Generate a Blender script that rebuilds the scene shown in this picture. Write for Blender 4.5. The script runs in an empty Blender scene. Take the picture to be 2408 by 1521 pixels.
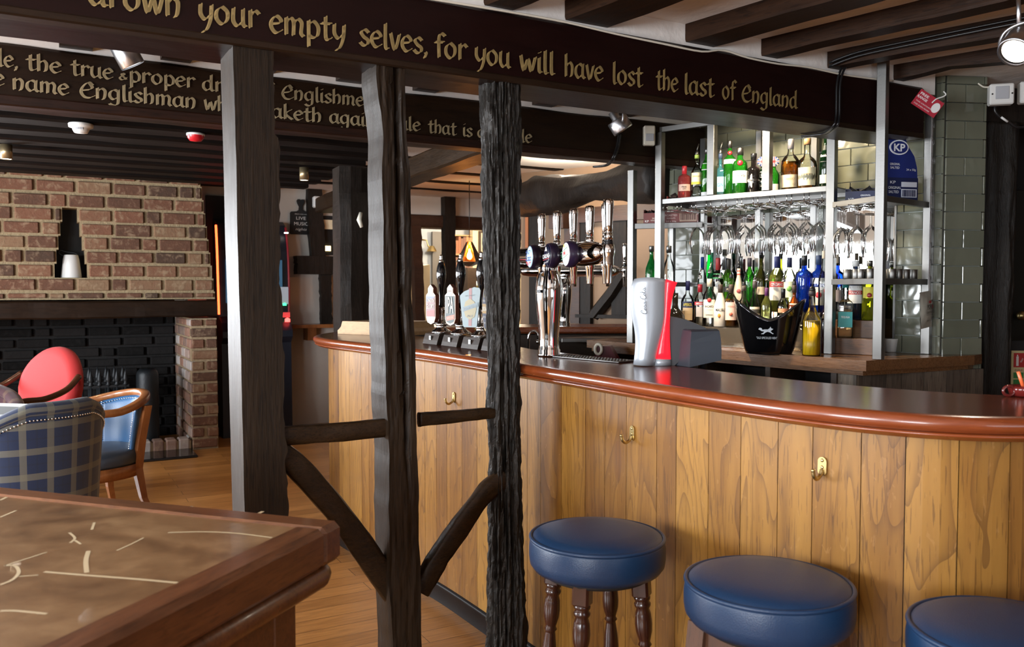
import bpy, bmesh, math, random
from mathutils import Vector, Matrix, noise
pi = math.pi
random.seed(11)
SC = bpy.context.scene
COL = SC.collection
# ------------------------------------------------------------------ camera
F, CX, CY, CAMH = 2000.0, 1204.0, 760.5, 1.42        # focal length and centre in pixels of the 2408x1521 frame
PITCH = math.atan(80.0 / F)
cd = bpy.data.cameras.new('camera')
cam = bpy.data.objects.new('camera', cd)
COL.objects.link(cam)
cam.location = (0, 0, CAMH)
cam.rotation_euler = (pi / 2 - PITCH, 0, 0)
cd.sensor_width = 36
cd.lens = 36 * F / 2408
cd.dof.use_dof = True
cd.dof.focus_distance = 3.5
cd.dof.aperture_fstop = 6.0
cd.clip_start = 0.05
SC.camera = cam
# ------------------------------------------------------------------ room frame: u along the painted beams, v away from the camera
CU, SU = math.sin(math.radians(60.9)), math.cos(math.radians(60.9))
UVROT = Matrix(((CU, -SU, 0, 0), (SU, CU, 0, 0), (0, 0, 1, 0), (0, 0, 0, 1)))
TH = math.atan2(SU, CU)
def W(u, v, z): return Vector((CU * u - SU * v, SU * u + CU * v, z))
def UV(p): return (CU * p[0] + SU * p[1], -SU * p[0] + CU * p[1], p[2])
# ------------------------------------------------------------------ world, exposure, window light
SC.view_settings.view_transform = 'Standard'
SC.view_settings.look = 'None'
SC.view_settings.gamma = 1
SC.view_settings.use_curve_mapping = False
SC.view_settings.exposure = 0.58
SC.cycles.transparent_max_bounces = 32
SC.cycles.max_bounces = 10
SC.cycles.caustics_reflective = False
SC.cycles.caustics_refractive = False
SC.cycles.sample_clamp_indirect = 6
wd = bpy.data.worlds.new('world'); SC.world = wd; wd.use_nodes = True
wb = wd.node_tree.nodes['Background']
wb.inputs[0].default_value = (0.75, 0.86, 1.0, 1); wb.inputs[1].default_value = 0.6
def area(name, p, target, sx, sy, power, col):
    d = bpy.data.lights.new(name, 'AREA'); d.shape = 'RECTANGLE'; d.size = sx; d.size_y = sy
    d.energy = power; d.color = col
    o = bpy.data.objects.new(name, d); COL.objects.link(o); o.location = p
    o.rotation_euler = (Vector(target) - Vector(p)).to_track_quat('-Z', 'Y').to_euler()
    return o
DAY = (0.90, 0.95, 1.0)
# daylight through the four windows of the left wall, an added fill window behind the camera and one left of the chimney breast
WINS = [(5.75, 7.35), (3.75, 5.05), (0.35, 2.25), (-2.3, -0.6)]
LW = -3.3
for (a, b), pw in zip(WINS, (50, 190, 150, 125)):
    area('window_daylight', W(LW + .02, (a + b) / 2, 1.45), W(LW + 4, (a + b) / 2, 1.3), b - a, 1.1, pw, DAY)
area('window_daylight', W(1.0, -2.95, 1.5), W(1.0, 2, 1.3), 1.9, 1.1, 14, DAY)  # frontal fill, set in an unseen window added for it
area('window_daylight', W(-2.0, 7.98, 1.45), W(-2.0, 4, 1.3), 1.6, 1.1, 190, DAY)
def spot(name, p, target, power, col, size=80, blend=.6, rad=.03):
    d = bpy.data.lights.new(name, 'SPOT'); d.energy = power; d.color = col; d.spot_size = math.radians(size)
    d.spot_blend = blend; d.shadow_soft_size = rad
    o = bpy.data.objects.new(name, d); COL.objects.link(o); o.location = p
    o.rotation_euler = (Vector(target) - Vector(p)).to_track_quat('-Z', 'Y').to_euler()
    return o
def point(name, p, power, col, rad=.04):
    d = bpy.data.lights.new(name, 'POINT'); d.energy = power; d.color = col; d.shadow_soft_size = rad
    o = bpy.data.objects.new(name, d); COL.objects.link(o); o.location = p
    return o
# ------------------------------------------------------------------ points from the photograph: a sight line met with a real plane
def ray(x, y):
    a, b = (x - CX) / F, -(y - CY) / F
    cp, sp = math.cos(PITCH), math.sin(PITCH)
    return Vector((a, cp + b * sp, b * cp - sp))
CAM = Vector((0, 0, CAMH))
def on_z(x, y, z): d = ray(x, y); return CAM + d * ((z - CAMH) / d.z)
def on_d(x, y, Y): d = ray(x, y); return CAM + d * (Y / d.y)
def on_plane(x, y, p0, n):
    d = ray(x, y); n = Vector(n); return CAM + d * (n.dot(Vector(p0) - CAM) / n.dot(d))
NV = Vector((-SU, CU, 0)); NU = Vector((CU, SU, 0))
def on_v(x, y, v): return on_plane(x, y, W(0, v, 0), NV)
def on_u(x, y, u): return on_plane(x, y, W(u, 0, 0), NU)
# ------------------------------------------------------------------ mesh helpers
class MB:
    def __init__(s): s.v = []; s.f = []; s.mi = []; s.sm = []; s.rn = []; s.uv = []
    def add(s, vs, fs, mi=0, sm=False, rn=0.0, uvs=None, M=None):
        o = len(s.v)
        s.v += [tuple(M @ Vector(p)) if M else tuple(p) for p in vs]
        for k, f in enumerate(fs):
            s.f.append([o + i for i in f]); s.mi.append(mi); s.sm.append(sm)
            s.rn.append(rn[k] if isinstance(rn, list) else rn)
            s.uv.append([uvs[i] for i in f] if uvs else None)
        return s
    def box(s, c, d, mi=0, M=None, rn=0.0, bev=0.0, sm=False):
        x, y, z = d[0] / 2, d[1] / 2, d[2] / 2
        cx, cy, cz = c
        if bev <= 0:
            vs = [(cx + i * x, cy + j * y, cz + k * z) for k in (-1, 1) for j in (-1, 1) for i in (-1, 1)]
            return s.add(vs, [(0, 2, 3, 1), (4, 5, 7, 6), (0, 1, 5, 4), (2, 6, 7, 3), (0, 4, 6, 2), (1, 3, 7, 5)], mi, sm, rn, None, M)
        b = min(bev, x * .98, y * .98, z * .98)
        vs = []
        idx = {}
        for k in (-1, 1):
            for j in (-1, 1):
                for i in (-1, 1):
                    for ax in range(3):
                        p = [i * (x - b), j * (y - b), k * (z - b)]
                        p[ax] = (i, j, k)[ax] * (x, y, z)[ax]
                        idx[(i, j, k, ax)] = len(vs); vs.append((cx + p[0], cy + p[1], cz + p[2]))
        fs = []
        S = (-1, 1)
        for q in S:
            fs.append([idx[(q, a, b_, 0)] for a, b_ in ((-1, -1), (1, -1), (1, 1), (-1, 1))][::q])
            fs.append([idx[(a, q, b_, 1)] for a, b_ in ((-1, -1), (1, -1), (1, 1), (-1, 1))][::-q])
            fs.append([idx[(a, b_, q, 2)] for a, b_ in ((-1, -1), (1, -1), (1, 1), (-1, 1))][::q])
            for r in S:
                fs.append([idx[(q, r, -1, 0)], idx[(q, r, -1, 1)], idx[(q, r, 1, 1)], idx[(q, r, 1, 0)]][::-q * r])
                fs.append([idx[(q, -1, r, 0)], idx[(q, -1, r, 2)], idx[(q, 1, r, 2)], idx[(q, 1, r, 0)]][::q * r])
                fs.append([idx[(-1, q, r, 1)], idx[(-1, q, r, 2)], idx[(1, q, r, 2)], idx[(1, q, r, 1)]][::-q * r])
                for t in S:
                    fs.append([idx[(q, r, t, 0)], idx[(q, r, t, 1)], idx[(q, r, t, 2)]][::q * r * t])
        return s.add(vs, fs, mi, sm, rn, None, M)
    def lathe(s, prof, n=24, mi=0, M=None, sm=True, c=(0, 0, 0), sx=1, sy=1, caps=True):
        vs = []; fs = []
        for r, z in prof:
            for k in range(n):
                a = 2 * pi * k / n
                vs.append((c[0] + sx * r * math.cos(a), c[1] + sy * r * math.sin(a), c[2] + z))
        for i in range(len(prof) - 1):
            for k in range(n):
                k2 = (k + 1) % n
                fs.append((i * n + k, i * n + k2, (i + 1) * n + k2, (i + 1) * n + k))
        if caps:
            if prof[0][0] > 1e-5: fs.append(tuple(range(n - 1, -1, -1)))
            if prof[-1][0] > 1e-5: fs.append(tuple((len(prof) - 1) * n + k for k in range(n)))
        return s.add(vs, fs, mi, sm, 0, None, M)
    def tube(s, path, r, n=8, mi=0, M=None, sm=True, closed=False):
        path = [Vector(p) for p in path]
        m = len(path); vs = []; fs = []
        rs = r if isinstance(r, (list, tuple)) else [r] * m
        prev = None
        for i, p in enumerate(path):
            if closed: t = path[(i + 1) % m] - path[i - 1]
            else: t = path[min(i + 1, m - 1)] - path[max(i - 1, 0)]
            t.normalize()
            if prev is None:
                a = Vector((0, 0, 1)) if abs(t.z) < .9 else Vector((1, 0, 0))
                nrm = (a - t * a.dot(t)).normalized()
            else: nrm = (prev - t * prev.dot(t)).normalized()
            prev = nrm; bi = t.cross(nrm)
            for k in range(n):
                an = 2 * pi * k / n
                vs.append(p + (nrm * math.cos(an) + bi * math.sin(an)) * rs[i])
        for i in range(m if closed else m - 1):
            i2 = (i + 1) % m
            for k in range(n):
                k2 = (k + 1) % n
                fs.append((i * n + k, i * n + k2, i2 * n + k2, i2 * n + k))
        if not closed:
            fs.append(tuple(range(n - 1, -1, -1))); fs.append(tuple((m - 1) * n + k for k in range(n)))
        return s.add(vs, fs, mi, sm, 0, None, M)
    def loft(s, rings, mi=0, M=None, sm=True, caps=True, closed=True, rn=0.0):
        n = len(rings[0]); vs = [p for r in rings for p in r]; fs = []
        for i in range(len(rings) - 1):
            for k in range(n if closed else n - 1):
                k2 = (k + 1) % n
                fs.append((i * n + k, i * n + k2, (i + 1) * n + k2, (i + 1) * n + k))
        if caps and closed:
            fs.append(tuple(range(n - 1, -1, -1))); fs.append(tuple((len(rings) - 1) * n + k for k in range(n)))
        return s.add(vs, fs, mi, sm, rn, None, M)
    def prism(s, poly, d, mi=0, M=None, sm=False, rn=0.0):
        """poly in the local x-z plane, thickness from y=0 to y=d"""
        n = len(poly)
        vs = [(p[0], 0, p[1]) for p in poly] + [(p[0], d, p[1]) for p in poly]
        fs = [tuple(range(n)), tuple(range(2 * n - 1, n - 1, -1))]
        fs += [(i, i + n, (i + 1) % n + n, (i + 1) % n) for i in range(n)]
        return s.add(vs, fs, mi, sm, rn, None, M)
    def quad(s, a, b, c, d, mi=0, rn=0.0, uvs=None): return s.add([a, b, c, d], [(0, 1, 2, 3)], mi, False, rn, uvs)
    def build(s, name, mats, parent=None, M=None, fix=False):
        me = bpy.data.meshes.new(name)
        me.from_pydata(s.v, [], s.f); 
        if not isinstance(mats, (list, tuple)): mats = [mats]
        for m in mats: me.materials.append(m)
        me.polygons.foreach_set('material_index', s.mi)
        me.polygons.foreach_set('use_smooth', s.sm)
        if any(s.rn):
            at = me.attributes.new('rnd', 'FLOAT', 'FACE'); at.data.foreach_set('value', s.rn)
        if any(u is not None for u in s.uv):
            ul = me.uv_layers.new(name='UVMap'); k = 0
            for u, f in zip(s.uv, s.f):
                for j in range(len(f)):
                    ul.data[k].uv = u[j] if u else (0, 0); k += 1
        me.validate(); me.update()
        if fix:
            bm = bmesh.new(); bm.from_mesh(me); bmesh.ops.recalc_face_normals(bm, faces=bm.faces); bm.to_mesh(me); bm.free()
        o = bpy.data.objects.new(name, me); COL.objects.link(o)
        if parent: o.parent = parent
        if M is not None: o.matrix_local = M
        return o
def tag(o, label=None, cat=None, group=None, kind=None):
    if label: o['label'] = label
    if cat: o['category'] = cat
    if group: o['group'] = group
    if kind: o['kind'] = kind
    return o
def thing(name, label, cat, M, group=None):
    o = bpy.data.objects.new(name, None); COL.objects.link(o); o.matrix_world = M if isinstance(M, Matrix) else Matrix.Translation(Vector(M))
    o.empty_display_size = .05
    return tag(o, label, cat, group)
def dup(o, M, label=None, group=None):
    r = o.copy(); COL.objects.link(r); r.matrix_world = M if isinstance(M, Matrix) else Matrix.Translation(Vector(M))
    if label: r['label'] = label
    if group: r['group'] = group
    for ch in list(o.children):
        c = ch.copy(); COL.objects.link(c); c.parent = r
        for g in list(ch.children):
            d = g.copy(); COL.objects.link(d); d.parent = c
    return r
def T(p, rz=0.0, s=1.0): return Matrix.Translation(Vector(p)) @ Matrix.Rotation(rz, 4, 'Z') @ Matrix.Scale(s, 4)
def frame(p, xdir, up=(0, 0, 1)):
    """matrix whose x runs along xdir, z along up as far as it can, y to the left of x"""
    x = Vector(xdir).normalized(); z = Vector(up); z = (z - x * z.dot(x)).normalized(); y = z.cross(x)
    m = Matrix((x, y, z)).transposed().to_4x4(); m.translation = Vector(p); return m
def smooth_path(pts, k=6):
    pts = [Vector(p) for p in pts]; out = []
    for i in range(len(pts) - 1):
        p0, p1, p2, p3 = pts[max(i - 1, 0)], pts[i], pts[i + 1], pts[min(i + 2, len(pts) - 1)]
        for j in range(k):
            t = j / k
            out.append(.5 * ((2 * p1) + (p2 - p0) * t + (2 * p0 - 5 * p1 + 4 * p2 - p3) * t * t + (3 * p1 - p0 - 3 * p2 + p3) * t ** 3))
    out.append(pts[-1]); return out
def fbm(p, o=4): return noise.fractal(Vector(p), 1.0, 2.0, o, noise_basis='PERLIN_ORIGINAL')
# ------------------------------------------------------------------ materials
def nt(name):
    m = bpy.data.materials.new(name); m.use_nodes = True
    return m, m.node_tree, m.node_tree.nodes['Principled BSDF']
def mat(name, col, rough=.5, metal=0.0, coat=0.0, spec=.5, emit=None, es=1.0, bump=0.0, bscale=40.0, var=0.0, sheen=0.0):
    m, t, b = nt(name)
    b.inputs['Base Color'].default_value = (*col, 1); b.inputs['Roughness'].default_value = rough
    b.inputs['Metallic'].default_value = metal; b.inputs['Coat Weight'].default_value = coat; b.inputs['Coat Roughness'].default_value = .08
    b.inputs['Specular IOR Level'].default_value = spec; b.inputs['Sheen Weight'].default_value = sheen
    if emit: b.inputs['Emission Color'].default_value = (*emit, 1); b.inputs['Emission Strength'].default_value = es
    if bump or var:
        tc = t.nodes.new('ShaderNodeTexCoord'); n = t.nodes.new('ShaderNodeTexNoise'); n.inputs['Scale'].default_value = bscale
        n.inputs['Detail'].default_value = 5
        t.links.new(tc.outputs['Object'], n.inputs['Vector'])
        if bump:
            bp = t.nodes.new('ShaderNodeBump'); bp.inputs['Strength'].default_value = bump; bp.inputs['Distance'].default_value = .01
            t.links.new(n.outputs[0], bp.inputs['Height']); t.links.new(bp.outputs[0], b.inputs['Normal'])
        if var:
            mx = t.nodes.new('ShaderNodeMix'); mx.data_type = 'RGBA'
            mx.inputs[6].default_value = (*[c * (1 - var) for c in col], 1); mx.inputs[7].default_value = (*[min(1, c * (1 + var)) for c in col], 1)
            t.links.new(n.outputs[0], mx.inputs[0]); t.links.new(mx.outputs[2], b.inputs['Base Color'])
    return m
def ramp(t, src, stops):
    r = t.nodes.new('ShaderNodeValToRGB'); e = r.color_ramp.elements
    while len(e) < len(stops): e.new(.5)
    for q, (p, c) in zip(e, stops): q.position = p; q.color = (*c, 1)
    t.links.new(src, r.inputs[0]); return r.outputs[0]
def mth(t, op, a, b=None, c=None):
    n = t.nodes.new('ShaderNodeMath'); n.operation = op
    for i, q in enumerate((a, b, c)):
        if q is None: continue
        if isinstance(q, (int, float)): n.inputs[i].default_value = q
        else: t.links.new(q, n.inputs[i])
    return n.outputs[0]
def mixc(t, f, a, b, mode='MIX'):
    n = t.nodes.new('ShaderNodeMix'); n.data_type = 'RGBA'; n.blend_type = mode
    for i, q in ((0, f), (6, a), (7, b)):
        if isinstance(q, (int, float)): n.inputs[i].default_value = q
        elif isinstance(q, tuple): n.inputs[i].default_value = (*q, 1)
        else: t.links.new(q, n.inputs[i])
    return n.outputs[2]
def coords(t, scale, src='Object', off=None):
    tc = t.nodes.new('ShaderNodeTexCoord'); mp = t.nodes.new('ShaderNodeMapping'); mp.inputs['Scale'].default_value = scale
    t.links.new(tc.outputs[src], mp.inputs['Vector'])
    if off is not None:
        at = t.nodes.new('ShaderNodeAttribute'); at.attribute_name = 'rnd'
        v = t.nodes.new('ShaderNodeCombineXYZ'); m = mth(t, 'MULTIPLY', at.outputs['Fac'], off)
        t.links.new(m, v.inputs[0]); t.links.new(m, v.inputs[1]); t.links.new(v.outputs[0], mp.inputs['Location'])
    return mp.outputs[0]
def nz(t, vec, scale, det=5, dist=0.0, rough=.55):
    n = t.nodes.new('ShaderNodeTexNoise'); n.inputs['Scale'].default_value = scale; n.inputs['Detail'].default_value = det
    n.inputs['Distortion'].default_value = dist; n.inputs['Roughness'].default_value = rough
    t.links.new(vec, n.inputs['Vector']); return n.outputs[0]
def bumpn(t, b, h, strength, dist=.01):
    bp = t.nodes.new('ShaderNodeBump'); bp.inputs['Strength'].default_value = strength; bp.inputs['Distance'].default_value = dist
    t.links.new(h, bp.inputs['Height']); t.links.new(bp.outputs[0], b.inputs['Normal'])
def wood(name, dark, light, scale=(3, 30, 30), rough=.4, bump=.25, coat=0.0, rings=0.0, src='Object', off=None, tint=0.0, streak=.35, rvar=.15, spec=.5):
    """grained timber: streaks along the axis with the small scale, optional cathedral rings, optional tint per board"""
    m, t, b = nt(name)
    v = coords(t, scale, src, off)
    fine = nz(t, v, 4.0, 8, .3, .65)
    broad = nz(t, v, .55, 3, .6)
    f = mth(t, 'ADD', mth(t, 'MULTIPLY', fine, .55), mth(t, 'MULTIPLY', broad, .5))
    if rings:
        r = mth(t, 'PINGPONG', mth(t, 'MULTIPLY', nz(t, v, .16, 1.5, .25), 11.0), 1.0)
        r = mth(t, 'POWER', r, 1.6)
        f = mth(t, 'ADD', mth(t, 'MULTIPLY', f, 1 - rings), mth(t, 'MULTIPLY', r, rings))
    c = ramp(t, f, [(.28, dark), (.74, light)])
    if streak:
        d = nz(t, v, 9.0, 2, 0, .4)
        c = mixc(t, mth(t, 'MULTIPLY', mth(t, 'LESS_THAN', d, .40), streak), c, tuple(q * .35 for q in dark))
    if tint:
        at = t.nodes.new('ShaderNodeAttribute'); at.attribute_name = 'rnd'
        hs = t.nodes.new('ShaderNodeHueSaturation')
        t.links.new(mth(t, 'ADD', 1 - tint, mth(t, 'MULTIPLY', at.outputs['Fac'], 2 * tint)), hs.inputs['Value'])
        t.links.new(mth(t, 'ADD', .49, mth(t, 'MULTIPLY', at.outputs['Fac'], .02)), hs.inputs['Hue'])
        t.links.new(c, hs.inputs['Color']); c = hs.outputs[0]
    t.links.new(c, b.inputs['Base Color'])
    t.links.new(mth(t, 'ADD', rough - rvar / 2, mth(t, 'MULTIPLY', fine, rvar)), b.inputs['Roughness'])
    b.inputs['Coat Weight'].default_value = coat; b.inputs['Coat Roughness'].default_value = .1; b.inputs['Specular IOR Level'].default_value = spec
    bumpn(t, b, f, bump)
    return m
def glass(name, col=(1, 1, 1), gloss=1.0, rough=.01, ior=1.5, dens=0.0, dcol=None):
    """thin-walled glass: tinted see-through with a fresnel reflection, and for milky or filled glass a share of diffuse body"""
    m, t, b = nt(name)
    out = t.nodes['Material Output']
    tr = t.nodes.new('ShaderNodeBsdfTransparent'); tr.inputs[0].default_value = (*col, 1)
    gl = t.nodes.new('ShaderNodeBsdfGlossy'); gl.inputs['Roughness'].default_value = rough; gl.inputs[0].default_value = (gloss, gloss, gloss, 1)
    fr = t.nodes.new('ShaderNodeFresnel'); fr.inputs[0].default_value = ior
    base = tr.outputs[0]
    if dens:
        df = t.nodes.new('ShaderNodeBsdfDiffuse'); df.inputs[0].default_value = (*(dcol or col), 1)
        mx = t.nodes.new('ShaderNodeMixShader'); mx.inputs[0].default_value = dens
        t.links.new(base, mx.inputs[1]); t.links.new(df.outputs[0], mx.inputs[2]); base = mx.outputs[0]
    mx = t.nodes.new('ShaderNodeMixShader')
    t.links.new(fr.outputs[0], mx.inputs[0]); t.links.new(base, mx.inputs[1]); t.links.new(gl.outputs[0], mx.inputs[2])
    t.links.new(mx.outputs[0], out.inputs[0]); return m
# timbers
M_POST = wood('dark_oak_post', (.005, .0028, .0014), (.026, .0145, .007), (26, 26, 1.6), .45, .4, 0, streak=.5, spec=.2)
M_BARK = wood('black_barked_post', (.004, .0032, .0026), (.024, .018, .013), (30, 30, 5.5), .33, 1.0, 0, streak=.6, spec=.30)
M_BRACE = wood('dark_brace', (.007, .004, .002), (.034, .017, .007), (3, 30, 30), .40, .3, streak=.4, spec=.16)
M_BEAM = wood('maroon_black_beam', (.007, .0022, .0020), (.013, .0038, .003), (1.2, 10, 10), .40, .12, 0, streak=.1, spec=.12)
M_BEAM2 = wood('brown_black_beam', (.008, .0045, .003), (.024, .012, .006), (1.4, 12, 12), .42, .2, 0, streak=.2, spec=.14)
M_JOIST = wood('brown_joist', (.008, .0035, .002), (.045, .020, .009), (14, 1.4, 14), .5, .3, streak=.4)
M_BEAMJ = wood('brown_joist_along', (.008, .0032, .0016), (.040, .017, .0075), (1.4, 14, 14), .5, .3, streak=.4, spec=.15)
M_DARKCEIL = wood('black_ceiling_board', (.004, .0028, .0024), (.010, .006, .0045), (1.2, 14, 14), .55, .15, streak=.2, spec=.12)
M_BACKTIM = wood('background_timber', (.005, .0036, .0028), (.025, .0175, .013), (14, 14, 2.2), .5, .6, spec=.2)
M_REDTIM2 = wood('red_black_edge', (.008, .0032, .002), (.034, .012, .006), (1.4, 14, 14), .45, .25, spec=.25)
M_REDTIM = wood('red_brown_timber', (.02, .008, .004), (.07, .026, .012), (2, 16, 16), .5, .2)
def oak_boards():
    """quarter- and crown-cut oak: tone per board, contour grain, pores, ray fleck and the odd knot"""
    m, t, b = nt('oak_bar_boards')
    at = t.nodes.new('ShaderNodeAttribute'); at.attribute_name = 'rnd'; R = at.outputs['Fac']
    v = coords(t, (1, 1, 1), 'UV', 37.0)
    def sc(x, y):
        mp = t.nodes.new('ShaderNodeMapping'); mp.inputs['Scale'].default_value = (x, y, 1); t.links.new(v, mp.inputs['Vector']); return mp.outputs[0]
    broad = nz(t, sc(9, .8), 1.0, 3, .4)
    body = nz(t, sc(26, 1.6), 1.0, 6, .5, .6)
    warp = nz(t, sc(5.5, .85), 1.0, 2.0, .35, .45)
    ring = mth(t, 'FRACT', mth(t, 'MULTIPLY', warp, 17.0))
    line_ = mth(t, 'POWER', ring, 5.0)
    pores = mth(t, 'LESS_THAN', nz(t, sc(260, 9), 1.0, 2, 0, .5), .375)
    fleck = mth(t, 'GREATER_THAN', nz(t, sc(46, 17), 1.0, 3, .8, .6), .66)
    kn = t.nodes.new('ShaderNodeTexVoronoi'); t.links.new(sc(6.5, 2.2), kn.inputs['Vector']); kn.inputs['Scale'].default_value = 1.0
    sepc = t.nodes.new('ShaderNodeSeparateColor'); t.links.new(kn.outputs['Color'], sepc.inputs[0])
    near = mth(t, 'MULTIPLY', mth(t, 'LESS_THAN', kn.outputs['Distance'], .16), mth(t, 'GREATER_THAN', sepc.outputs[0], .80))
    core = mth(t, 'MULTIPLY', mth(t, 'LESS_THAN', kn.outputs['Distance'], mth(t, 'MULTIPLY', body, .11)), mth(t, 'GREATER_THAN', sepc.outputs[0], .80))
    tone = mth(t, 'ADD', mth(t, 'ADD', mth(t, 'MULTIPLY', broad, .55), mth(t, 'MULTIPLY', body, .45)), mth(t, 'MULTIPLY', R, .36))
    c = ramp(t, tone, [(.36, (.082, .029, .005)), (.60, (.185, .080, .0135)), (.88, (.290, .142, .027))])
    c = mixc(t, mth(t, 'MULTIPLY', line_, .55), c, (.060, .021, .005))
    c = mixc(t, mth(t, 'MULTIPLY', pores, .50), c, (.050, .018, .005))
    c = mixc(t, mth(t, 'MULTIPLY', fleck, .22), c, (.38, .20, .07))
    c = mixc(t, mth(t, 'MULTIPLY', near, .45), c, (.13, .05, .014))
    c = mixc(t, mth(t, 'MULTIPLY', core, .9), c, (.020, .010, .005))
    t.links.new(c, b.inputs['Base Color']); b.inputs['Roughness'].default_value = .40; b.inputs['Specular IOR Level'].default_value = .35
    bumpn(t, b, mth(t, 'SUBTRACT', mth(t, 'MULTIPLY', body, .6), mth(t, 'ADD', mth(t, 'MULTIPLY', pores, .4), mth(t, 'MULTIPLY', core, 2.0))), .16, .006)
    return m
M_OAKBAR = oak_boards()
M_MAHOG = wood('mahogany_top', (.062, .014, .006), (.115, .028, .009), (6, 40, 1), .19, .03, 0, src='UV', streak=.12, rvar=.06, spec=.24)
M_NOSE = wood('mahogany_nosing', (.13, .025, .007), (.24, .056, .014), (4, 30, 1), .26, .03, .35, src='UV', streak=.1, rvar=.08)
M_NOSE2 = wood('mahogany_far', (.12, .028, .010), (.24, .06, .018), (4, 20, 20), .28, .03, .3, streak=.1)
M_BACKTOP = wood('oak_back_counter', (.10, .042, .015), (.24, .115, .045), (3, 34, 34), .28, .08, .3, streak=.35)
M_CHAIRW = wood('orange_chair_wood', (.16, .050, .014), (.34, .125, .038), (12, 12, 2.5), .3, .05, .25, streak=.1)
M_REDW = wood('dark_chair_wood', (.03, .010, .005), (.085, .03, .013), (12, 12, 2.5), .3, .05, .25, streak=.1)
M_STOOLW = wood('stool_walnut', (.05, .022, .012), (.12, .058, .034), (20, 20, 2.2), .4, .12, streak=.4)
M_TURNED = wood('turned_dark_mahogany', (.018, .005, .003), (.045, .012, .006), (20, 20, 3), .22, .03, .3, streak=.1)
M_TABLEEDGE = wood('table_edge', (.040, .012, .004), (.17, .062, .020), (3, 22, 22), .33, .1, .1, streak=.3)
M_LTOAK = wood('light_oak', (.32, .18, .075), (.52, .33, .16), (3, 24, 24), .5, .08, streak=.25)
M_RECLAIM = wood('reclaimed_boards', (.05, .038, .028), (.20, .165, .13), (24, 24, 1.6), .6, .25, tint=.5, streak=.45, off=5.0)
M_BOARD = wood('blackish_shelf', (.02, .012, .008), (.06, .035, .02), (3, 20, 20), .5, .1)
# floor boards laid along u
def floor_mat():
    m, t, b = nt('oak_floor_boards')
    v = coords(t, (1, 1, 1))
    br = t.nodes.new('ShaderNodeTexBrick'); br.offset = .37; br.inputs['Scale'].default_value = 1
    br.inputs['Brick Width'].default_value = 1.35; br.inputs['Row Height'].default_value = .115; br.inputs['Mortar Size'].default_value = .0016
    br.inputs['Mortar Smooth'].default_value = .2; br.inputs['Bias'].default_value = 0
    br.inputs['Color1'].default_value = (.30, .130, .034, 1); br.inputs['Color2'].default_value = (.46, .215, .064, 1); br.inputs['Mortar'].default_value = (.05, .022, .009, 1)
    t.links.new(v, br.inputs['Vector'])
    g = coords(t, (2.0, 26, 1)); n = nz(t, g, 3.0, 7, .6)
    c = mixc(t, .75, br.outputs[0], ramp(t, n, [(.25, (.42, .36, .3)), (.7, (1.12, 1.08, 1.0))]), 'MULTIPLY')
    t.links.new(c, b.inputs['Base Color']); b.inputs['Roughness'].default_value = .33; b.inputs['Coat Weight'].default_value = .12; b.inputs['Coat Roughness'].default_value = .2
    bumpn(t, b, mth(t, 'SUBTRACT', mth(t, 'MULTIPLY', n, .25), br.outputs[1]), .25, .004)
    return m
M_FLOOR = floor_mat()
def plaster(name, c, b_=.35, sc=9, rough=.85, var=.12):
    m, t, b = nt(name); v = coords(t, (1, 1, 1)); n = nz(t, v, sc, 6, .3); n2 = nz(t, v, 2.0, 3)
    col = mixc(t, n2, tuple(q * (1 - var) for q in c), tuple(min(1, q * (1 + var)) for q in c))
    t.links.new(col, b.inputs['Base Color']); b.inputs['Roughness'].default_value = rough
    bumpn(t, b, n, b_, .02); return m
M_CEIL = plaster('white_ceiling_plaster', (.80, .77, .74))
M_WALLW = plaster('white_wall_plaster', (.62, .59, .54), .3, 6)
M_WALLT = plaster('tan_wall_plaster', (.30, .20, .13), .3, 6)
M_WALLP = plaster('pale_blue_wall', (.50, .54, .58), .1, 6)
M_DARKROOM = plaster('brown_panelled_wall', (.10, .06, .04), .2, 5)
M_CREAM = plaster('cream_wall', (.78, .66, .44), .1, 6)
M_MORTAR = plaster('lime_mortar', (.33, .25, .145), .6, 40, .95, .2)
M_MORTARR = plaster('sandy_mortar', (.34, .25, .15), .6, 40, .95, .2)
M_SOOTM = plaster('sooty_mortar', (.012, .011, .011), .5, 30, .95, .3)
def brickmat(name, stops, rough=.85):
    m, t, b = nt(name)
    at = t.nodes.new('ShaderNodeAttribute'); at.attribute_name = 'rnd'
    v = coords(t, (1, 1, 1)); n = nz(t, v, 22, 6, .4); n2 = nz(t, v, 70, 4)
    f = mth(t, 'ADD', mth(t, 'MULTIPLY', at.outputs['Fac'], .75), mth(t, 'MULTIPLY', n, .35))
    c = ramp(t, f, stops)
    c = mixc(t, mth(t, 'MULTIPLY', mth(t, 'SMOOTH_MIN', mth(t, 'MULTIPLY', mth(t, 'MAXIMUM', mth(t, 'SUBTRACT', n, .52), 0.0), 3.0), .5, .1), .7), c, (.44, .34, .22))
    t.links.new(c, b.inputs['Base Color']); b.inputs['Roughness'].default_value = rough
    bumpn(t, b, mth(t, 'ADD', n, mth(t, 'MULTIPLY', n2, .4)), .5, .012); return m
M_BRICK = brickmat('old_red_brick', [(.18, (.065, .036, .022)), (.45, (.135, .058, .032)), (.70, (.185, .080, .044)), (.92, (.22, .135, .075))])
M_SOOT = brickmat('sooty_brick', [(.1, (.006, .006, .006)), (.9, (.018, .017, .017))])
M_SOOT.node_tree.nodes['Principled BSDF'].inputs['Specular IOR Level'].default_value = .12
M_SOOT.node_tree.nodes['Mix'].inputs[7].default_value = (.022, .022, .023, 1)
M_PIERIN = brickmat('whitewashed_brick', [(.15, (.16, .13, .12)), (.5, (.30, .15, .10)), (.9, (.50, .46, .44))])
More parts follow.
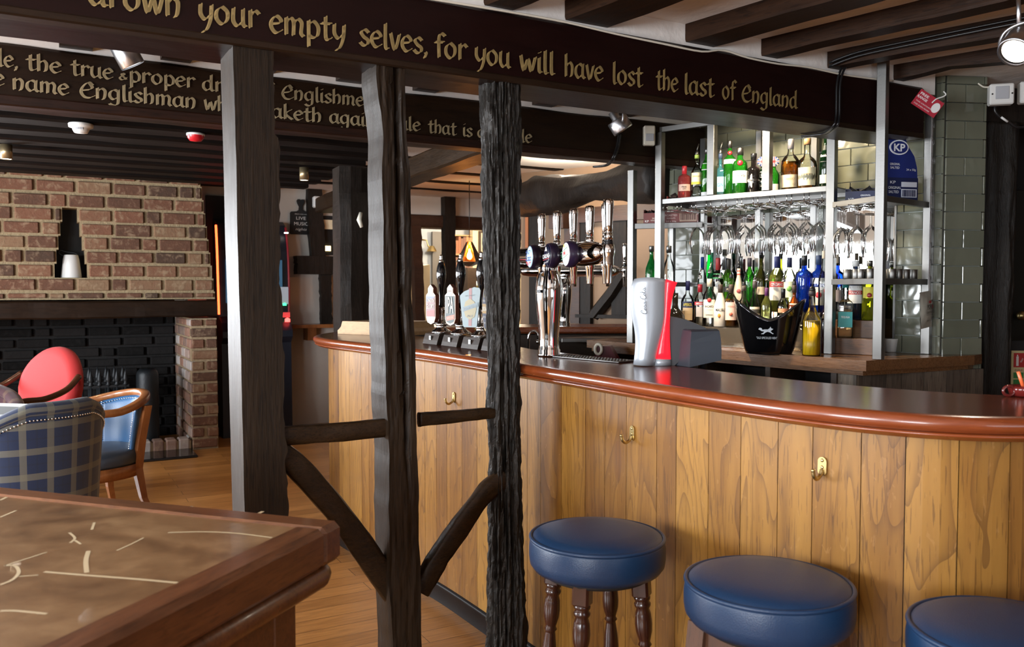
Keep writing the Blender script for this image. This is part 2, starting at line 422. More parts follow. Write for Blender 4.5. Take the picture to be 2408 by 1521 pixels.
# metals, glass, cloth
M_STEEL = mat('brushed_steel', (.19, .187, .18), .38, 1.0, bump=.03, bscale=120)
M_CHROME = mat('chrome', (.86, .86, .86), .05, 1.0)
M_ALU = mat('silver_lamp_metal', (.62, .63, .66), .32, 1.0)
M_BRASS = mat('aged_brass', (.55, .42, .19), .32, 1.0)
M_GOLDB = mat('bronze_lamp', (.36, .28, .16), .35, .8)
M_BLACK = mat('black_plastic', (.008, .008, .009), .3)
M_BLACKG = mat('black_gloss', (.004, .004, .005), .08, coat=.5)
M_BLACKM = mat('matt_black', (.012, .012, .013), .7)
M_BLACKSK = mat('black_painted_skirting', (.006, .006, .007), .4, spec=.25)
M_IRON = mat('cast_iron', (.018, .022, .026), .45, .3, bump=.2, bscale=60)
M_WHITE = mat('white_plastic', (.72, .72, .70), .4)
M_CREAMP = mat('cream_plastic', (.70, .66, .56), .4)
M_GREYP = mat('grey_lens_plastic', (.42, .43, .46), .35)
M_CHARC = mat('charcoal_plastic', (.045, .053, .068), .42, .2, bump=.06, bscale=300)
M_CHARC2 = mat('dark_charcoal_plastic', (.022, .023, .028), .45, .1)
M_SILVER = mat('silver_painted_plastic', (.46, .50, .55), .38, .35, bump=.03, bscale=200)
M_RED = mat('red_lit_panel', (.75, .01, .02), .25, emit=(1, .01, .02), es=1.3)
M_MAROONP = mat('maroon_plastic', (.09, .008, .015), .3)
M_BLUEL = mat('blue_vinyl', (.0075, .033, .090), .36, bump=.12, bscale=350, spec=.5)
M_BLUEC = mat('blue_chair_leather', (.036, .12, .27), .34, bump=.1, bscale=200)
M_GREYL = mat('slate_chair_leather', (.045, .065, .095), .38, bump=.1, bscale=200)
M_REDF = mat('coral_red_upholstery', (.40, .030, .032), .75, bump=.15, bscale=250, sheen=.05, spec=.2)
M_GOLDP = mat('old_gold_paint', (.37, .265, .105), .5, var=.18, bscale=30)
M_GOLDP2 = mat('pale_gold_paint', (.46, .37, .215), .55, var=.18, bscale=30)
M_PAPER = mat('newsprint', (.62, .66, .68), .7)
M_SLATE = mat('black_hearth_slab', (.01, .011, .013), .12)
M_NAIL = mat('bright_nail_heads', (.85, .84, .82), .2, 1.0)
M_GOUT = mat('grout', (.42, .45, .42), .6)
M_GLASS = glass('clear_glass', (.985, .99, .99), .95)
M_WINE = glass('wine_glass', (.985, .99, .99), 1.0, ior=1.30)
M_MIRROR = mat('mirror', (.88, .90, .89), .015, 1.0)
def tilemat():
    m, t, b = nt('sage_glazed_tile')
    at = t.nodes.new('ShaderNodeAttribute'); at.attribute_name = 'rnd'
    c = ramp(t, at.outputs['Fac'], [(0, (.105, .112, .082)), (1, (.145, .150, .110))])
    t.links.new(c, b.inputs['Base Color']); b.inputs['Roughness'].default_value = .12; b.inputs['Coat Weight'].default_value = .4
    bumpn(t, b, nz(t, coords(t, (1, 1, 1)), 7, 2, .3), .35, .02); return m
M_TILE = tilemat()
def tartan(name, ground, band, scale=1.0):
    """woven check: soft pale bands over a blue ground with thin over-checks, from the UV map in metres"""
    m, t, b = nt(name)
    tc = t.nodes.new('ShaderNodeTexCoord'); sp = t.nodes.new('ShaderNodeSeparateXYZ'); t.links.new(tc.outputs['UV'], sp.inputs[0])
    def bandf(src, per, wd, off=0.0):
        q = mth(t, 'PINGPONG', mth(t, 'ADD', src, off), per / 2)
        return mth(t, 'LESS_THAN', q, wd / 2)
    P = .115 * scale
    fu, fv = bandf(sp.outputs[0], P, .030 * scale), bandf(sp.outputs[1], P, .030 * scale)
    gu, gv = bandf(sp.outputs[0], P, .008 * scale, P / 2), bandf(sp.outputs[1], P, .008 * scale, P / 2)
    c = mixc(t, mth(t, 'MULTIPLY', mth(t, 'ADD', gu, gv), .25), ground, (.006, .008, .014))
    c = mixc(t, mth(t, 'MULTIPLY', fu, .55), c, band); c = mixc(t, mth(t, 'MULTIPLY', fv, .55), c, band)
    n = nz(t, coords(t, (1, 1, 1), 'UV'), 600, 2)
    c = mixc(t, .35, c, ramp(t, n, [(.3, (.55, .55, .55)), (.7, (1.3, 1.3, 1.3))]), 'MULTIPLY')
    t.links.new(c, b.inputs['Base Color']); b.inputs['Roughness'].default_value = .85; b.inputs['Sheen Weight'].default_value = .25
    bumpn(t, b, n, .2, .002); return m
M_TARTAN = tartan('navy_tartan_wool', (.004, .0135, .050), (.16, .150, .105))
M_TARTAN2 = tartan('plum_tartan_wool', (.045, .008, .016), (.12, .07, .04))
def tabletop_mat():
    m, t, b = nt('worn_table_leather_brown')
    v = coords(t, (1, 1, 1)); n = nz(t, v, 5.5, 5, .8); n2 = nz(t, v, 17, 4, .4)
    c = ramp(t, mth(t, 'ADD', mth(t, 'MULTIPLY', n, .7), mth(t, 'MULTIPLY', n2, .3)), [(.32, (.085, .040, .016)), (.5, (.19, .105, .048)), (.68, (.30, .185, .092))])
    t.links.new(c, b.inputs['Base Color']); b.inputs['Roughness'].default_value = .3
    b.inputs['Coat Weight'].default_value = .2; bumpn(t, b, n2, .06); return m
M_TABLETOP = tabletop_mat()
_cm = {}
def plain(c, rough=.5, metal=0.0, emit=0.0):
    k = (c, rough, metal, emit)
    if k not in _cm: _cm[k] = mat('colour_%d' % len(_cm), c, rough, metal, emit=c if emit else None, es=emit)
    return _cm[k]
# ------------------------------------------------------------------ lettering
_tc = {}
def text_geo(s, shear=0.0, bold=0.0):
    """flat outline of a string at height 1 (capitals about .73), left aligned at 0"""
    k = (s, shear, bold)
    if k not in _tc:
        c = bpy.data.curves.new('lettering', 'FONT'); c.body = s; c.size = 1; c.shear = shear; c.offset = bold; c.resolution_u = 3
        o = bpy.data.objects.new('lettering', c); COL.objects.link(o)
        bpy.context.view_layer.update()
        me = o.evaluated_get(bpy.context.evaluated_depsgraph_get()).to_mesh()
        vs = [tuple(q.co) for q in me.vertices]; fs = [tuple(p.vertices) for p in me.polygons]
        o.evaluated_get(bpy.context.evaluated_depsgraph_get()).to_mesh_clear()
        bpy.data.objects.remove(o); bpy.data.curves.remove(c)
        x0 = min([q[0] for q in vs], default=0); x1 = max([q[0] for q in vs], default=1)
        _tc[k] = ([(q[0] - x0, q[1]) for q in vs], fs, x1 - x0)
    return _tc[k]
def put_text(mb, s, h, x=0, z=0, w=None, mi=0, M=None, align='C', y=0.0, shear=0.0, bold=0.0, wrap=None, rot=0.0):
    """write s in the local x-z plane, capital height h, optionally squeezed to width w, optionally wrapped round a cylinder of radius wrap about the z axis (front = -y)"""
    vs, fs, wd = text_geo(s, shear, bold)
    k = h / .73; kx = (w / wd) if w else k
    ox = -wd * kx / 2 if align == 'C' else 0
    out = []
    for a, b in vs:
        px, pz = ox + a * kx, b * k - h / 2
        if rot: px, pz = px * math.cos(rot) - pz * math.sin(rot), px * math.sin(rot) + pz * math.cos(rot)
        px += x; pz += z
        if wrap: an = px / wrap; out.append((wrap * math.sin(an), -wrap * math.cos(an), pz))
        else: out.append((px, y, pz))
    mb.add(out, fs, mi, False, 0, None, M)
GLY = {
 'a': (.92, [[(.66, .86), (.40, 1.0), (.12, .72), (.10, .25), (.34, 0), (.62, .28)], [(.68, 1.0), (.66, .2), (.84, .02)]]),
 'd': (.92, [[(.66, .86), (.40, 1.0), (.12, .72), (.10, .25), (.34, 0), (.62, .28)], [(.68, 1.6), (.66, .2), (.84, .02)]]),
 'e': (.80, [[(.10, .50), (.62, .64), (.60, .86), (.36, 1.0), (.10, .66), (.12, .26), (.36, 0), (.66, .18)]]),
 'f': (.66, [[(.70, 1.42), (.46, 1.56), (.30, 1.25), (.30, 0)], [(.04, .96), (.60, 1.0)]]),
 'g': (.92, [[(.66, .86), (.40, 1.0), (.12, .72), (.10, .3), (.34, .06), (.62, .3)], [(.68, 1.0), (.66, -.1), (.56, -.42), (.30, -.52), (.06, -.38)]]),
 'h': (.86, [[(.14, 1.55), (.14, 0)], [(.14, .66), (.42, 1.0), (.64, .78), (.62, .2), (.52, 0)]]),
 'i': (.40, [[(.16, 1.0), (.16, .14), (.30, 0)], [(.15, 1.34), (.21, 1.40)]]),
 'k': (.82, [[(.14, 1.55), (.14, 0)], [(.60, 1.0), (.18, .52), (.70, .0)]]),
 'l': (.42, [[(.16, 1.55), (.16, .14), (.32, 0)]]),
 'm': (1.26, [[(.14, 1.0), (.14, 0)], [(.14, .7), (.38, 1.0), (.56, .78), (.54, 0)], [(.56, .7), (.80, 1.0), (1.02, .78), (.98, .18), (1.12, 0)]]),
 'n': (.90, [[(.14, 1.0), (.14, 0)], [(.14, .66), (.42, 1.0), (.66, .78), (.62, .18), (.50, -.06)]]),
 'o': (.90, [[(.42, 1.0), (.14, .74), (.12, .28), (.40, 0), (.68, .26), (.70, .72), (.42, 1.0)]]),
 'p': (.88, [[(.16, 1.0), (.16, -.55)], [(.16, .74), (.44, 1.0), (.72, .66), (.66, .14), (.38, 0), (.16, .14)]]),
 'r': (.70, [[(.16, 1.0), (.16, 0)], [(.16, .66), (.42, 1.0), (.64, .84)]]),
 's': (.70, [[(.58, .84), (.36, 1.0), (.13, .80), (.28, .54), (.54, .36), (.52, .10), (.28, 0), (.06, .16)]]),
 't': (.66, [[(.28, 1.38), (.28, .15), (.44, 0), (.58, .12)], [(.02, .96), (.58, .99)]]),
 'u': (.90, [[(.14, 1.0), (.12, .28), (.34, 0), (.62, .28)], [(.66, 1.0), (.66, .16), (.80, 0)]]),
 'v': (.74, [[(.08, 1.0), (.34, 0), (.64, 1.0)]]),
 'w': (1.12, [[(.08, 1.0), (.28, 0), (.54, .82), (.76, 0), (1.02, 1.0)]]),
 'y': (.86, [[(.14, 1.0), (.14, .44), (.38, .16), (.66, .46)], [(.72, 1.0), (.66, .2), (.44, -.42), (.20, -.56)]]),
 ',': (.34, [[(.12, .10), (.18, .02), (.06, -.26)]]),
 'E': (1.10, [[(.74, .78), (.18, .62)], [(.92, 1.22), (.66, 1.46), (.30, 1.06), (.14, .52), (.34, .06), (.72, 0), (1.0, .2)], [(.66, 1.46), (.90, 1.0), (.72, .78)]]),
 '&': (.85, [[(.70, .12), (.30, .74), (.36, 1.0), (.54, .86), (.14, .34), (.20, 0), (.44, .02), (.70, .40)]]),
}
def pen_word(mb, word, p0, p1, xh, nib=.115, ang=.62, lift=None, wob=.0):
    """write a word with a broad pen from p0 to p1 (baseline ends in the local frame (x, z)); y is fixed by the caller"""
    adv = sum(GLY[c][0] for c in word)
    dx, dz = p1[0] - p0[0], p1[1] - p0[1]
    kx = dx / adv
    n1 = (math.cos(ang) * nib, math.sin(ang) * nib); n2 = (-math.sin(ang) * .028, math.cos(ang) * .028)
    cx = 0.0
    for c in word:
        a, strokes = GLY[c]
        for st in strokes:
            pts = [Vector((q[0], q[1], 0)) for q in st]
            sm = smooth_path(pts, 6) if len(pts) > 2 else pts
            for i in range(len(sm) - 1):
                A, B = sm[i], sm[i + 1]
                for q1, q2 in (((n1[0] + n2[0], n1[1] + n2[1]), (-n1[0] - n2[0], -n1[1] - n2[1])), ((n1[0] - n2[0], n1[1] - n2[1]), (-n1[0] + n2[0], -n1[1] + n2[1])), ((n2[0] + n1[0], n2[1] + n1[1]), (n1[0] - n2[0], n1[1] - n2[1]))):
                    quad = [(A.x + q1[0], A.y + q1[1]), (A.x + q2[0], A.y + q2[1]), (B.x + q2[0], B.y + q2[1]), (B.x + q1[0], B.y + q1[1])]
                    vs = []
                    for gx, gy in quad:
                        X = p0[0] + (cx + gx) * kx
                        vs.append((X, lift, p0[1] + dz * (cx + gx) / adv + gy * xh))
                    mb.add(vs, [(0, 1, 2, 3)])
        cx += a
# ------------------------------------------------------------------ the room shell
def struct(name, mb, m, M=UVROT, parent=None, fix=False):
    o = mb.build(name, m, parent, M if parent is None else None, fix)
    if parent is None: o['kind'] = 'structure'
    return o
def ub(u0, u1, v0, v1, z0, z1, mb=None, bev=0, rn=0.0):
    mb = mb or MB()
    return mb.box(((u0 + u1) / 2, (v0 + v1) / 2, (z0 + z1) / 2), (u1 - u0, v1 - v0, z1 - z0), 0, None, rn, bev)
def pu(x, y, v): return UV(on_v(x, y, v))
CEILZ = 2.462
struct('floor', ub(-9, 9, -3.2, 13, -.1, 0), M_FLOOR)
struct('ceiling', ub(-9, 9, -3.2, 13, CEILZ, CEILZ + .1), M_CEIL)
# left wall with three windows
mb = MB(); edges = [-3.2] + [q for w in sorted(WINS) for q in w] + [12.8]
ub(LW - .25, LW, -3.2, 12.8, 0, .9, mb); ub(LW - .25, LW, -3.2, 12.8, 2.0, CEILZ, mb)
for i in range(0, len(edges), 2): ub(LW - .25, LW, edges[i], edges[i + 1], .9, 2.0, mb)
struct('wall_left', mb, M_WALLW)
def window(k, a, b, along_v, base):
    name = 'window_%d' % k
    fr = MB()
    def bx(p0, p1, z0, z1):
        if along_v: ub(base - .10, base - .04, p0, p1, z0, z1, fr)
        else: ub(p0, p1, base - .10, base - .04, z0, z1, fr)
    for p in (a, b - .06): bx(p, p + .06, .9, 2.0)
    for z in (.9, 1.94): bx(a, b, z, z + .06)
    n = 3
    for i in range(1, n): p = a + (b - a) * i / n; bx(p - .025, p + .025, .9, 2.0)
    w = struct('window_%d' % k, fr, M_WHITE)
    g = MB()
    if along_v: ub(base - .075, base - .07, a, b, .9, 2.0, g)
    else: ub(a, b, base - .075, base - .07, .9, 2.0, g)
    g.build('pane', M_GLASS, w)
for k, (a, b) in enumerate(WINS): window(k + 1, a, b, True, LW)
mb = MB(); ub(-9, 9, -3.25, -3.0, 0, .9, mb); ub(-9, 9, -3.25, -3.0, 2.0, CEILZ, mb); ub(-9, .02, -3.25, -3, .9, 2.0, mb); ub(1.98, 9, -3.25, -3, .9, 2, mb)
struct('wall_front', mb, M_DARKROOM); window(5, .02, 1.98, False, -3.0)  # unseen window behind the camera, added to carry the frontal fill
mb = MB(); ub(LW, -2.85, 8.02, 8.25, 0, CEILZ, mb); ub(-2.85, -1.15, 8.02, 8.25, 0, .9, mb); ub(-2.85, -1.15, 8.02, 8.25, 2.0, CEILZ, mb); ub(-1.15, -.985, 8.02, 8.25, 0, CEILZ, mb)
struct('wall_hearth', mb, M_WALLW); window(6, -2.85, -1.15, False, 8.16)
struct('wall_right', ub(7.6, 7.8, -3, 12.8, 0, CEILZ), M_DARKROOM)
struct('wall_far', ub(-9, 9, 12.8, 13, 0, CEILZ), M_WALLP)
# ------------------------------------------------------------------ beams with their painted lines
V0, V1, BZ, BT = 2.61, 3.89, 2.14, 2.378
def rough_beam(u0, u1, v0, v1, z0, z1, seed, n=60, amp=.006, sag=None):
    """a hewn timber along u: chamfered section with uneven faces"""
    rings = []
    c = .012
    sec = []
    for (a, b) in (((v0 + c, z0), (v1 - c, z0)), ((v1, z0 + c), (v1, z1 - c)), ((v1 - c, z1), (v0 + c, z1)), ((v0, z1 - c), (v0, z0 + c))):
        for t in (0, .33, .67, 1): sec.append((a[0] + (b[0] - a[0]) * t, a[1] + (b[1] - a[1]) * t))
    for i in range(n + 1):
        u = u0 + (u1 - u0) * i / n
        dz = sag(u) if sag else 0
        rings.append([(u, v + amp * fbm((u * 2.2, v * 5 + seed, z * 5), 3), z + dz + amp * fbm((u * 2.2, v * 5, z * 5 + seed + 9), 3)) for v, z in sec])
    return MB().loft(rings, sm=False)
def thingmesh(name, mb, m, label, cat, group=None, M=UVROT, kind='thing', fix=False):
    return tag(mb.build(name, m, None, M, fix), label, cat, group, kind)
fb = thingmesh('lettered_beam', rough_beam(-3.2, 3.69, V0, V0 + .25, BZ, BT, 3, 90, .003), M_BEAM,
               'dark maroon ceiling beam with a gold line ending in England, resting on three posts', 'ceiling beam')
L = MB()
def line(mb, words, v, xh):
    for w, x0, y0, x1, y1 in words:
        a, b = pu(x0, y0, v), pu(x1, y1, v)
        pen_word(mb, w, (a[0], a[2]), (b[0], b[2]), xh, lift=v)
VL = V0 - .0045
line(L, [('drown', 208, 9, 430, 41), ('your', 466, 50, 612, 67), ('empty', 634, 75, 815, 99), ('selves,', 845, 105, 1008, 128),
         ('for', 1022, 133, 1100, 141), ('you', 1116, 146, 1202, 160), ('will', 1222, 164, 1306, 175), ('have', 1327, 178, 1420, 191),
         ('lost', 1440, 195, 1512, 204), ('the', 1543, 209, 1596, 216), ('last', 1609, 219, 1680, 228), ('of', 1698, 231, 1730, 236)], VL, .050)
line(L, [('England', 1743, 237, 1876, 255)], VL, .046)
ub(-3.2, 3.69, V0 - .006, V0 + .05, BZ - .003, BZ + .022, None, .005).build('moulded_edge', M_BEAM2, fb)
tag(L.build('lettering', M_GOLDP, fb), 'gold hand-painted lettering')
bb = thingmesh('lettered_beam', rough_beam(-3.2, 3.47, V1, V1 + .14, BZ, BT, 8, 90, .006), M_BEAM2,
               'black-brown beam further back with two lines of pale gold writing, behind the posts', 'ceiling beam')
L = MB(); VL = V1 - .0075
line(L, [('ale,', -32, 150, 44, 160), ('the', 62, 163, 146, 173), ('true', 167, 175, 268, 187), ('proper', 304, 191, 460, 207), ('drink', 476, 211, 592, 224), ('of', 606, 226, 644, 230),
         ('Englishmen', 661, 231, 880, 252), ('the', -66, 193, 12, 203), ('name', 29, 209, 164, 224), ('Englishman', 186, 227, 464, 255), ('who', 480, 257, 560, 265),
         ('speaketh', 566, 268, 758, 288), ('against', 775, 288, 918, 302), ('ale', 938, 304, 990, 308), ('that', 1007, 311, 1074, 318), ('is', 1088, 319, 1112, 322),
         ('good', 1123, 323, 1196, 330), ('ale', 1207, 331, 1252, 336)], VL, .042)
line(L, [('&', 279, 186, 301, 189)], VL, .026)
ub(-3.2, 3.46, V1 - .010, V1 + .05, BZ - .003, BZ + .040, None, .006).build('lower_edge', M_REDTIM2, bb)
tag(L.build('lettering', M_GOLDP2, bb), 'pale gold hand-painted lettering')
# plaster closing the gap over each beam
struct('trim_1', ub(-3.2, 3.80, V0 + .02, V0 + .22, BT - .02, CEILZ), M_CEIL)
struct('trim_2', ub(-3.2, 3.46, V1 + .02, V1 + .12, BT - .02, CEILZ), M_CEIL)
# white cable along the top edge of the front beam
pts = [(940, -14), (1090, 10), (1200, 28), (1330, 52), (1450, 80), (1560, 103), (1650, 121), (1700, 118), (1760, 136), (1830, 150), (1900, 158), (1980, 175), (2060, 186), (2100, 190)]
tag(MB().tube(smooth_path([on_v(x, y, V0 - .012) for x, y in pts], 4), .0042, 6).build('power_cable', M_CREAMP), 'thin white cable clipped along the top of the maroon beam', 'cable')
# ceiling joists of the near bay; each runs on its own line towards the camera
for (x, y, vpx, w, k, lab) in ((1168, 10, -330, .115, 0, 'brown ceiling joist nearest the long painted words empty selves'), (1371, 62, -330, .19, 1, 'split brown ceiling joist above the painted word have'),
                            (1640, 92, -395, .15, 2, 'brown ceiling joist above the painted word last'), (1805, 130, -590, .095, 3, 'brown ceiling joist above the painted word England'),
                            (1955, 158, -880, .085, 4, 'brown ceiling joist carrying two black cables along its side'), (2108, 186, -980, .075, 5, 'wavy brown ceiling joist beside the red hanging tag')):
    p = on_v(x, y, V0 + .03); p.z = 0
    d = Vector(((vpx - CX) / F, 1, 0)).normalized()
    M = frame((p.x, p.y, 0), -d)
    rings = []
    for i in range(41):
        s = 4.6 * i / 40
        sh = .010 * fbm((s * 1.4 + k * 7, .3, 0), 3)
        z0 = 2.393 + .010 * fbm((s * 2.0, k * 5.0, 1), 3)
        if k == 5: z0 += .02 * math.exp(-((s - .25) / .12) ** 2)
        e = .004
        rings.append([(s, -w / 2 + sh + e, z0), (s, w / 2 + sh - e, z0), (s, w / 2 + sh, z0 + .01), (s, w / 2 + sh, CEILZ + .005), (s, -w / 2 + sh, CEILZ + .005), (s, -w / 2 + sh, z0 + .01)])
    tag(MB().loft(rings, sm=False).build('ceiling_joist', M_BEAMJ, None, M), lab, 'ceiling joist', 'joists of the near ceiling', 'thing')
# joists between the two painted beams
gap = [(180, 120, 'dark joist end beside the silver spotlight at far left'), (418, 148, 'dark joist end left of the tallest square post'), (620, 170, 'dark joist end behind the square post top'), (830, 195, 'dark joist end left of the cracked post'), (1010, 215, 'dark joist end right of the cracked post'), (1290, 255, 'dark joist end between the barked post and the silver spotlight'), (1480, 282, 'dark joist end above the silver spotlight with a cable')]
for x, y, lab in gap:
    a = UV(on_v(x, y, V1 - .05))
    d = MB(); ub(a[0] - .06, a[0] + .06, V0 + .2, V1 + .02, 2.392, CEILZ + .01, d)
    tag(d.build('ceiling_joist', M_JOIST, None, UVROT), lab, 'ceiling joist', 'short joists between the painted beams', 'thing')
# boarded black ceiling over the fireplace, with joists
CB = 2.34
struct('trim_3', ub(-6.5, 2.15, V1 + .1, 8.85, CB + .10, CB + .12), M_DARKCEIL)
for i in range(10):
    v = V1 + .38 + i * .385
    tag(rough_beam(-6.0, 2.15, v - .10, v + .10, CB, CB + .11, i * 3, 40, .006).build('ceiling_joist', M_DARKCEIL, None, UVROT),
        'black joist of the low ceiling over the fireplace', 'ceiling joist', 'black joists over the fireplace', 'thing')
# cross beam at the edge of that ceiling and the pale ceiling strips beyond it
a, b = UV(on_v(1155, 392, V1 + .3)), UV(on_v(960, 425, 5.6))
ang = frame(W(a[0], a[1], 0), W(b[0], b[1], 0) - W(a[0], a[1], 0))
tag(rough_beam(-.08, 3.9, -.09, .09, 2.16, 2.30, 77, 40, .008).build('ceiling_beam', M_BRACE, None, ang), 'brown cross beam at the edge of the black ceiling, above the hand pumps', 'ceiling beam', None, 'thing')
for i in range(7):
    v = V1 + .55 + i * .62
    tag(rough_beam(2.3, 5.4, v - .05, v + .05, 2.45, CEILZ + .01, 40 + i, 24, .006).build('ceiling_joist', M_DARKCEIL, None, UVROT),
        'thin dark joist in the white ceiling beyond the taps', 'ceiling joist', 'thin joists beyond the taps', 'thing')
# heavy crooked beam behind the beer taps
p0, p1 = on_d(1215, 470, 7.2), on_d(1500, 426, 5.55)
M = frame(p0, (p1 - p0))
ln = (p1 - p0).length; rings = []
for i in range(-8, 47):
    s = ln * i / 40
    r = .135 + .030 * math.sin(i * .16) + .012 * fbm((s * 2, 3, 1), 2)
    rings.append([(s, r * .8 * math.cos(q) + .02 * fbm((s * 2, math.cos(q) * 2, math.sin(q) * 2 + 4), 3), r * math.sin(q) * .95 + .025 * fbm((s * 2, math.cos(q) * 2, math.sin(q) * 2), 3)) for q in [2 * pi * k / 20 for k in range(20)]])
tag(MB().loft(rings).build('ceiling_beam', M_BACKTIM, None, M), 'crooked grey-black beam behind the beer taps under the white ceiling', 'ceiling beam', None, 'thing')
# ------------------------------------------------------------------ posts standing under the front beam
def post(name, top, bot, vtop, sec, m, seed, label, amp=.006, rough=None, n=170, taper=None, M=None):
    """top/bot: pixel centres of the front face; sec(t, k) gives the section (du, dv) polygon"""
    A = on_v(top[0], top[1], vtop); B = on_v(bot[0], bot[1], vtop)
    zt, zb = BZ + .004, 0.0
    k0 = (zt - A.z) / (B.z - A.z); k1 = (zb - A.z) / (B.z - A.z)
    P0, P1 = A + (B - A) * k0, A + (B - A) * k1
    rings = []
    for i in range(n + 1):
        t = i / n
        P = P0 + (P1 - P0) * t; c = UV(P)
        ring = []
        for (du, dv, j) in sec(t):
            z = P.z
            g = amp * fbm((du * 14 + seed, dv * 14, z * 3.0), 4)
            if rough: g += rough(du, dv, z, j)
            l = math.hypot(du, dv) or 1
            ring.append((c[0] + du * (1 + g / l), c[1] + dv, z) if abs(du) > abs(dv) * 3 else (c[0] + du * (1 + g / l), c[1] + dv * (1 + g / l), z))
        rings.append(ring)
    rings.reverse()
    o = MB().loft(rings, sm=False).build(name, m, None, UVROT)
    return tag(o, label, 'timber post', None, 'thing')
def rect(w, d, nn=9, wav=None):
    base = []
    for (a, b) in (((-w / 2, 0), (w / 2, 0)), ((w / 2, 0), (w / 2, d)), ((w / 2, d), (-w / 2, d)), ((-w / 2, d), (-w / 2, 0))):
        for q in range(nn): base.append((a[0] + (b[0] - a[0]) * q / nn, a[1] + (b[1] - a[1]) * q / nn))
    def f(t):
        out = []
        for j, (du, dv) in enumerate(base):
            x = du
            if wav: x += wav(t, du, dv)
            out.append((x, dv - .0 if dv else 0.0, j))
        return out
    return f
def waney(t, du, dv):
    # the right edge is eaten away in places
    if du < .02: return 0
    e = .012 * fbm((3.1, t * 14, 1.7), 4) + .006 * fbm((1.1, t * 45, 2.7), 3)
    return (du / .064) * (e - (.012 if t < .12 else 0))
post('timber_post', (600, 125), (626, 1190), V0 + .004, rect(.128, .19, 10, waney), M_POST, 1, 'thick square dark oak post with a pale lit left face, beside the brown table', .003)
def waney2(t, du, dv):
    e = .014 * fbm((6.1 + (du > 0) * 4, t * 6, .7), 4)
    crack = -.030 * math.exp(-((du - .012) / .006) ** 2) if dv < .001 else 0
    return e
def crack(du, dv, z, j): return -.020 * math.exp(-((du - .014 - .004 * math.sin(z * 3)) / .0045) ** 2) if dv < .02 and z > .95 else 0
def sec2(t):
    w = .092 + .018 * t; out = []
    for (du, dv, j) in rect(w, .14, 12, waney2)(t):
        z = BZ * (1 - t)
        dd = .024 * math.exp(-((du - .016 - .005 * math.sin(z * 3)) / .006) ** 2) * min(1, max(0, (z - .7) / .4)) if dv < .001 else 0
        out.append((du, dv + dd + .003 * fbm((du * 60, z * 5, 3), 3), j))
    return out
post('timber_post', (922, 175), (958, 1500), V0 + .004, sec2, M_POST, 20, 'dark oak post split by a long crack, standing where the two braces meet', .005)
def sec3(t):
    out = []; z = BZ * (1 - t)
    r = .060 + .007 * math.sin(t * 7 + 1) + .004 * t
    for j in range(96):
        a = 2 * pi * j / 96
        g = .010 * fbm((math.cos(a) * 5, math.sin(a) * 5, z * 1.1), 5)
        gr = noise.noise(Vector((math.cos(a) * 13, math.sin(a) * 13, z * 1.6)))
        g -= .011 * max(0, .22 - abs(gr)) / .22
        g += .004 * fbm((math.cos(a) * 22, math.sin(a) * 22, z * 9), 3)
        g += .007 * fbm((math.cos(a) * 9, math.sin(a) * 9, z * 16), 4)
        rr = r + g + .016 * math.exp(-((z - .98) / .10) ** 2) * max(0, math.cos(a - 3.6))
        out.append((rr * math.cos(a) * 1.02, .062 + rr * math.sin(a), j))
    return out
post('timber_post', (1196, 210), (1212, 1500), V0 + .004, sec3, M_BARK, 40, 'round black post with deeply furrowed bark, in front of the beer taps', .002, n=260)
# rails and curved braces between the posts
def brace(name, px, v, half, thick, label, cat, seed, flat=1.0):
    pts = smooth_path([on_v(x, y, v) for x, y in px], 10); m = len(pts); rings = []
    hs = [half[0] + (half[1] - half[0]) * i / (m - 1) for i in range(m)]
    for i, p in enumerate(pts):
        t = (pts[min(i + 1, m - 1)] - pts[max(i - 1, 0)]).normalized(); n_ = NV.cross(t).normalized()
        ring = []
        for k in range(16):
            a = 2 * pi * k / 16
            cx, cy = math.cos(a), math.sin(a)
            sx = math.copysign(abs(cx) ** .55, cx); sy = math.copysign(abs(cy) ** .55, cy)
            w_ = .004 * fbm((i * .13 + seed, cx * 2, cy * 2), 3)
            ring.append(p + n_ * (hs[i] * sx + w_) + NV * (thick * sy + w_))
        rings.append(ring)
    return tag(MB().loft(rings).build(name, M_BRACE), label, cat, None, 'thing')
brace('timber_rail', [(655, 1024), (740, 1020), (830, 1013), (926, 1002)], V0 + .045, (.030, .031), .022, 'dark rail between the square post and the cracked post', 'timber rail', 1)
brace('timber_rail', [(985, 987), (1060, 980), (1130, 973), (1192, 968)], V0 + .045, (.024, .018), .018, 'thinner dark rail between the cracked post and the barked post', 'timber rail', 2)
brace('timber_brace', [(655, 1062), (700, 1098), (800, 1212), (880, 1325), (936, 1402)], V0 + .05, (.036, .044), .026, 'curved dark brace from the square post down to the cracked post', 'timber brace', 3)
brace('timber_brace', [(1188, 1120), (1140, 1160), (1070, 1255), (1020, 1330), (985, 1390)], V0 + .05, (.034, .036), .026, 'curved dark brace from the barked post down to the cracked post', 'timber brace', 4)
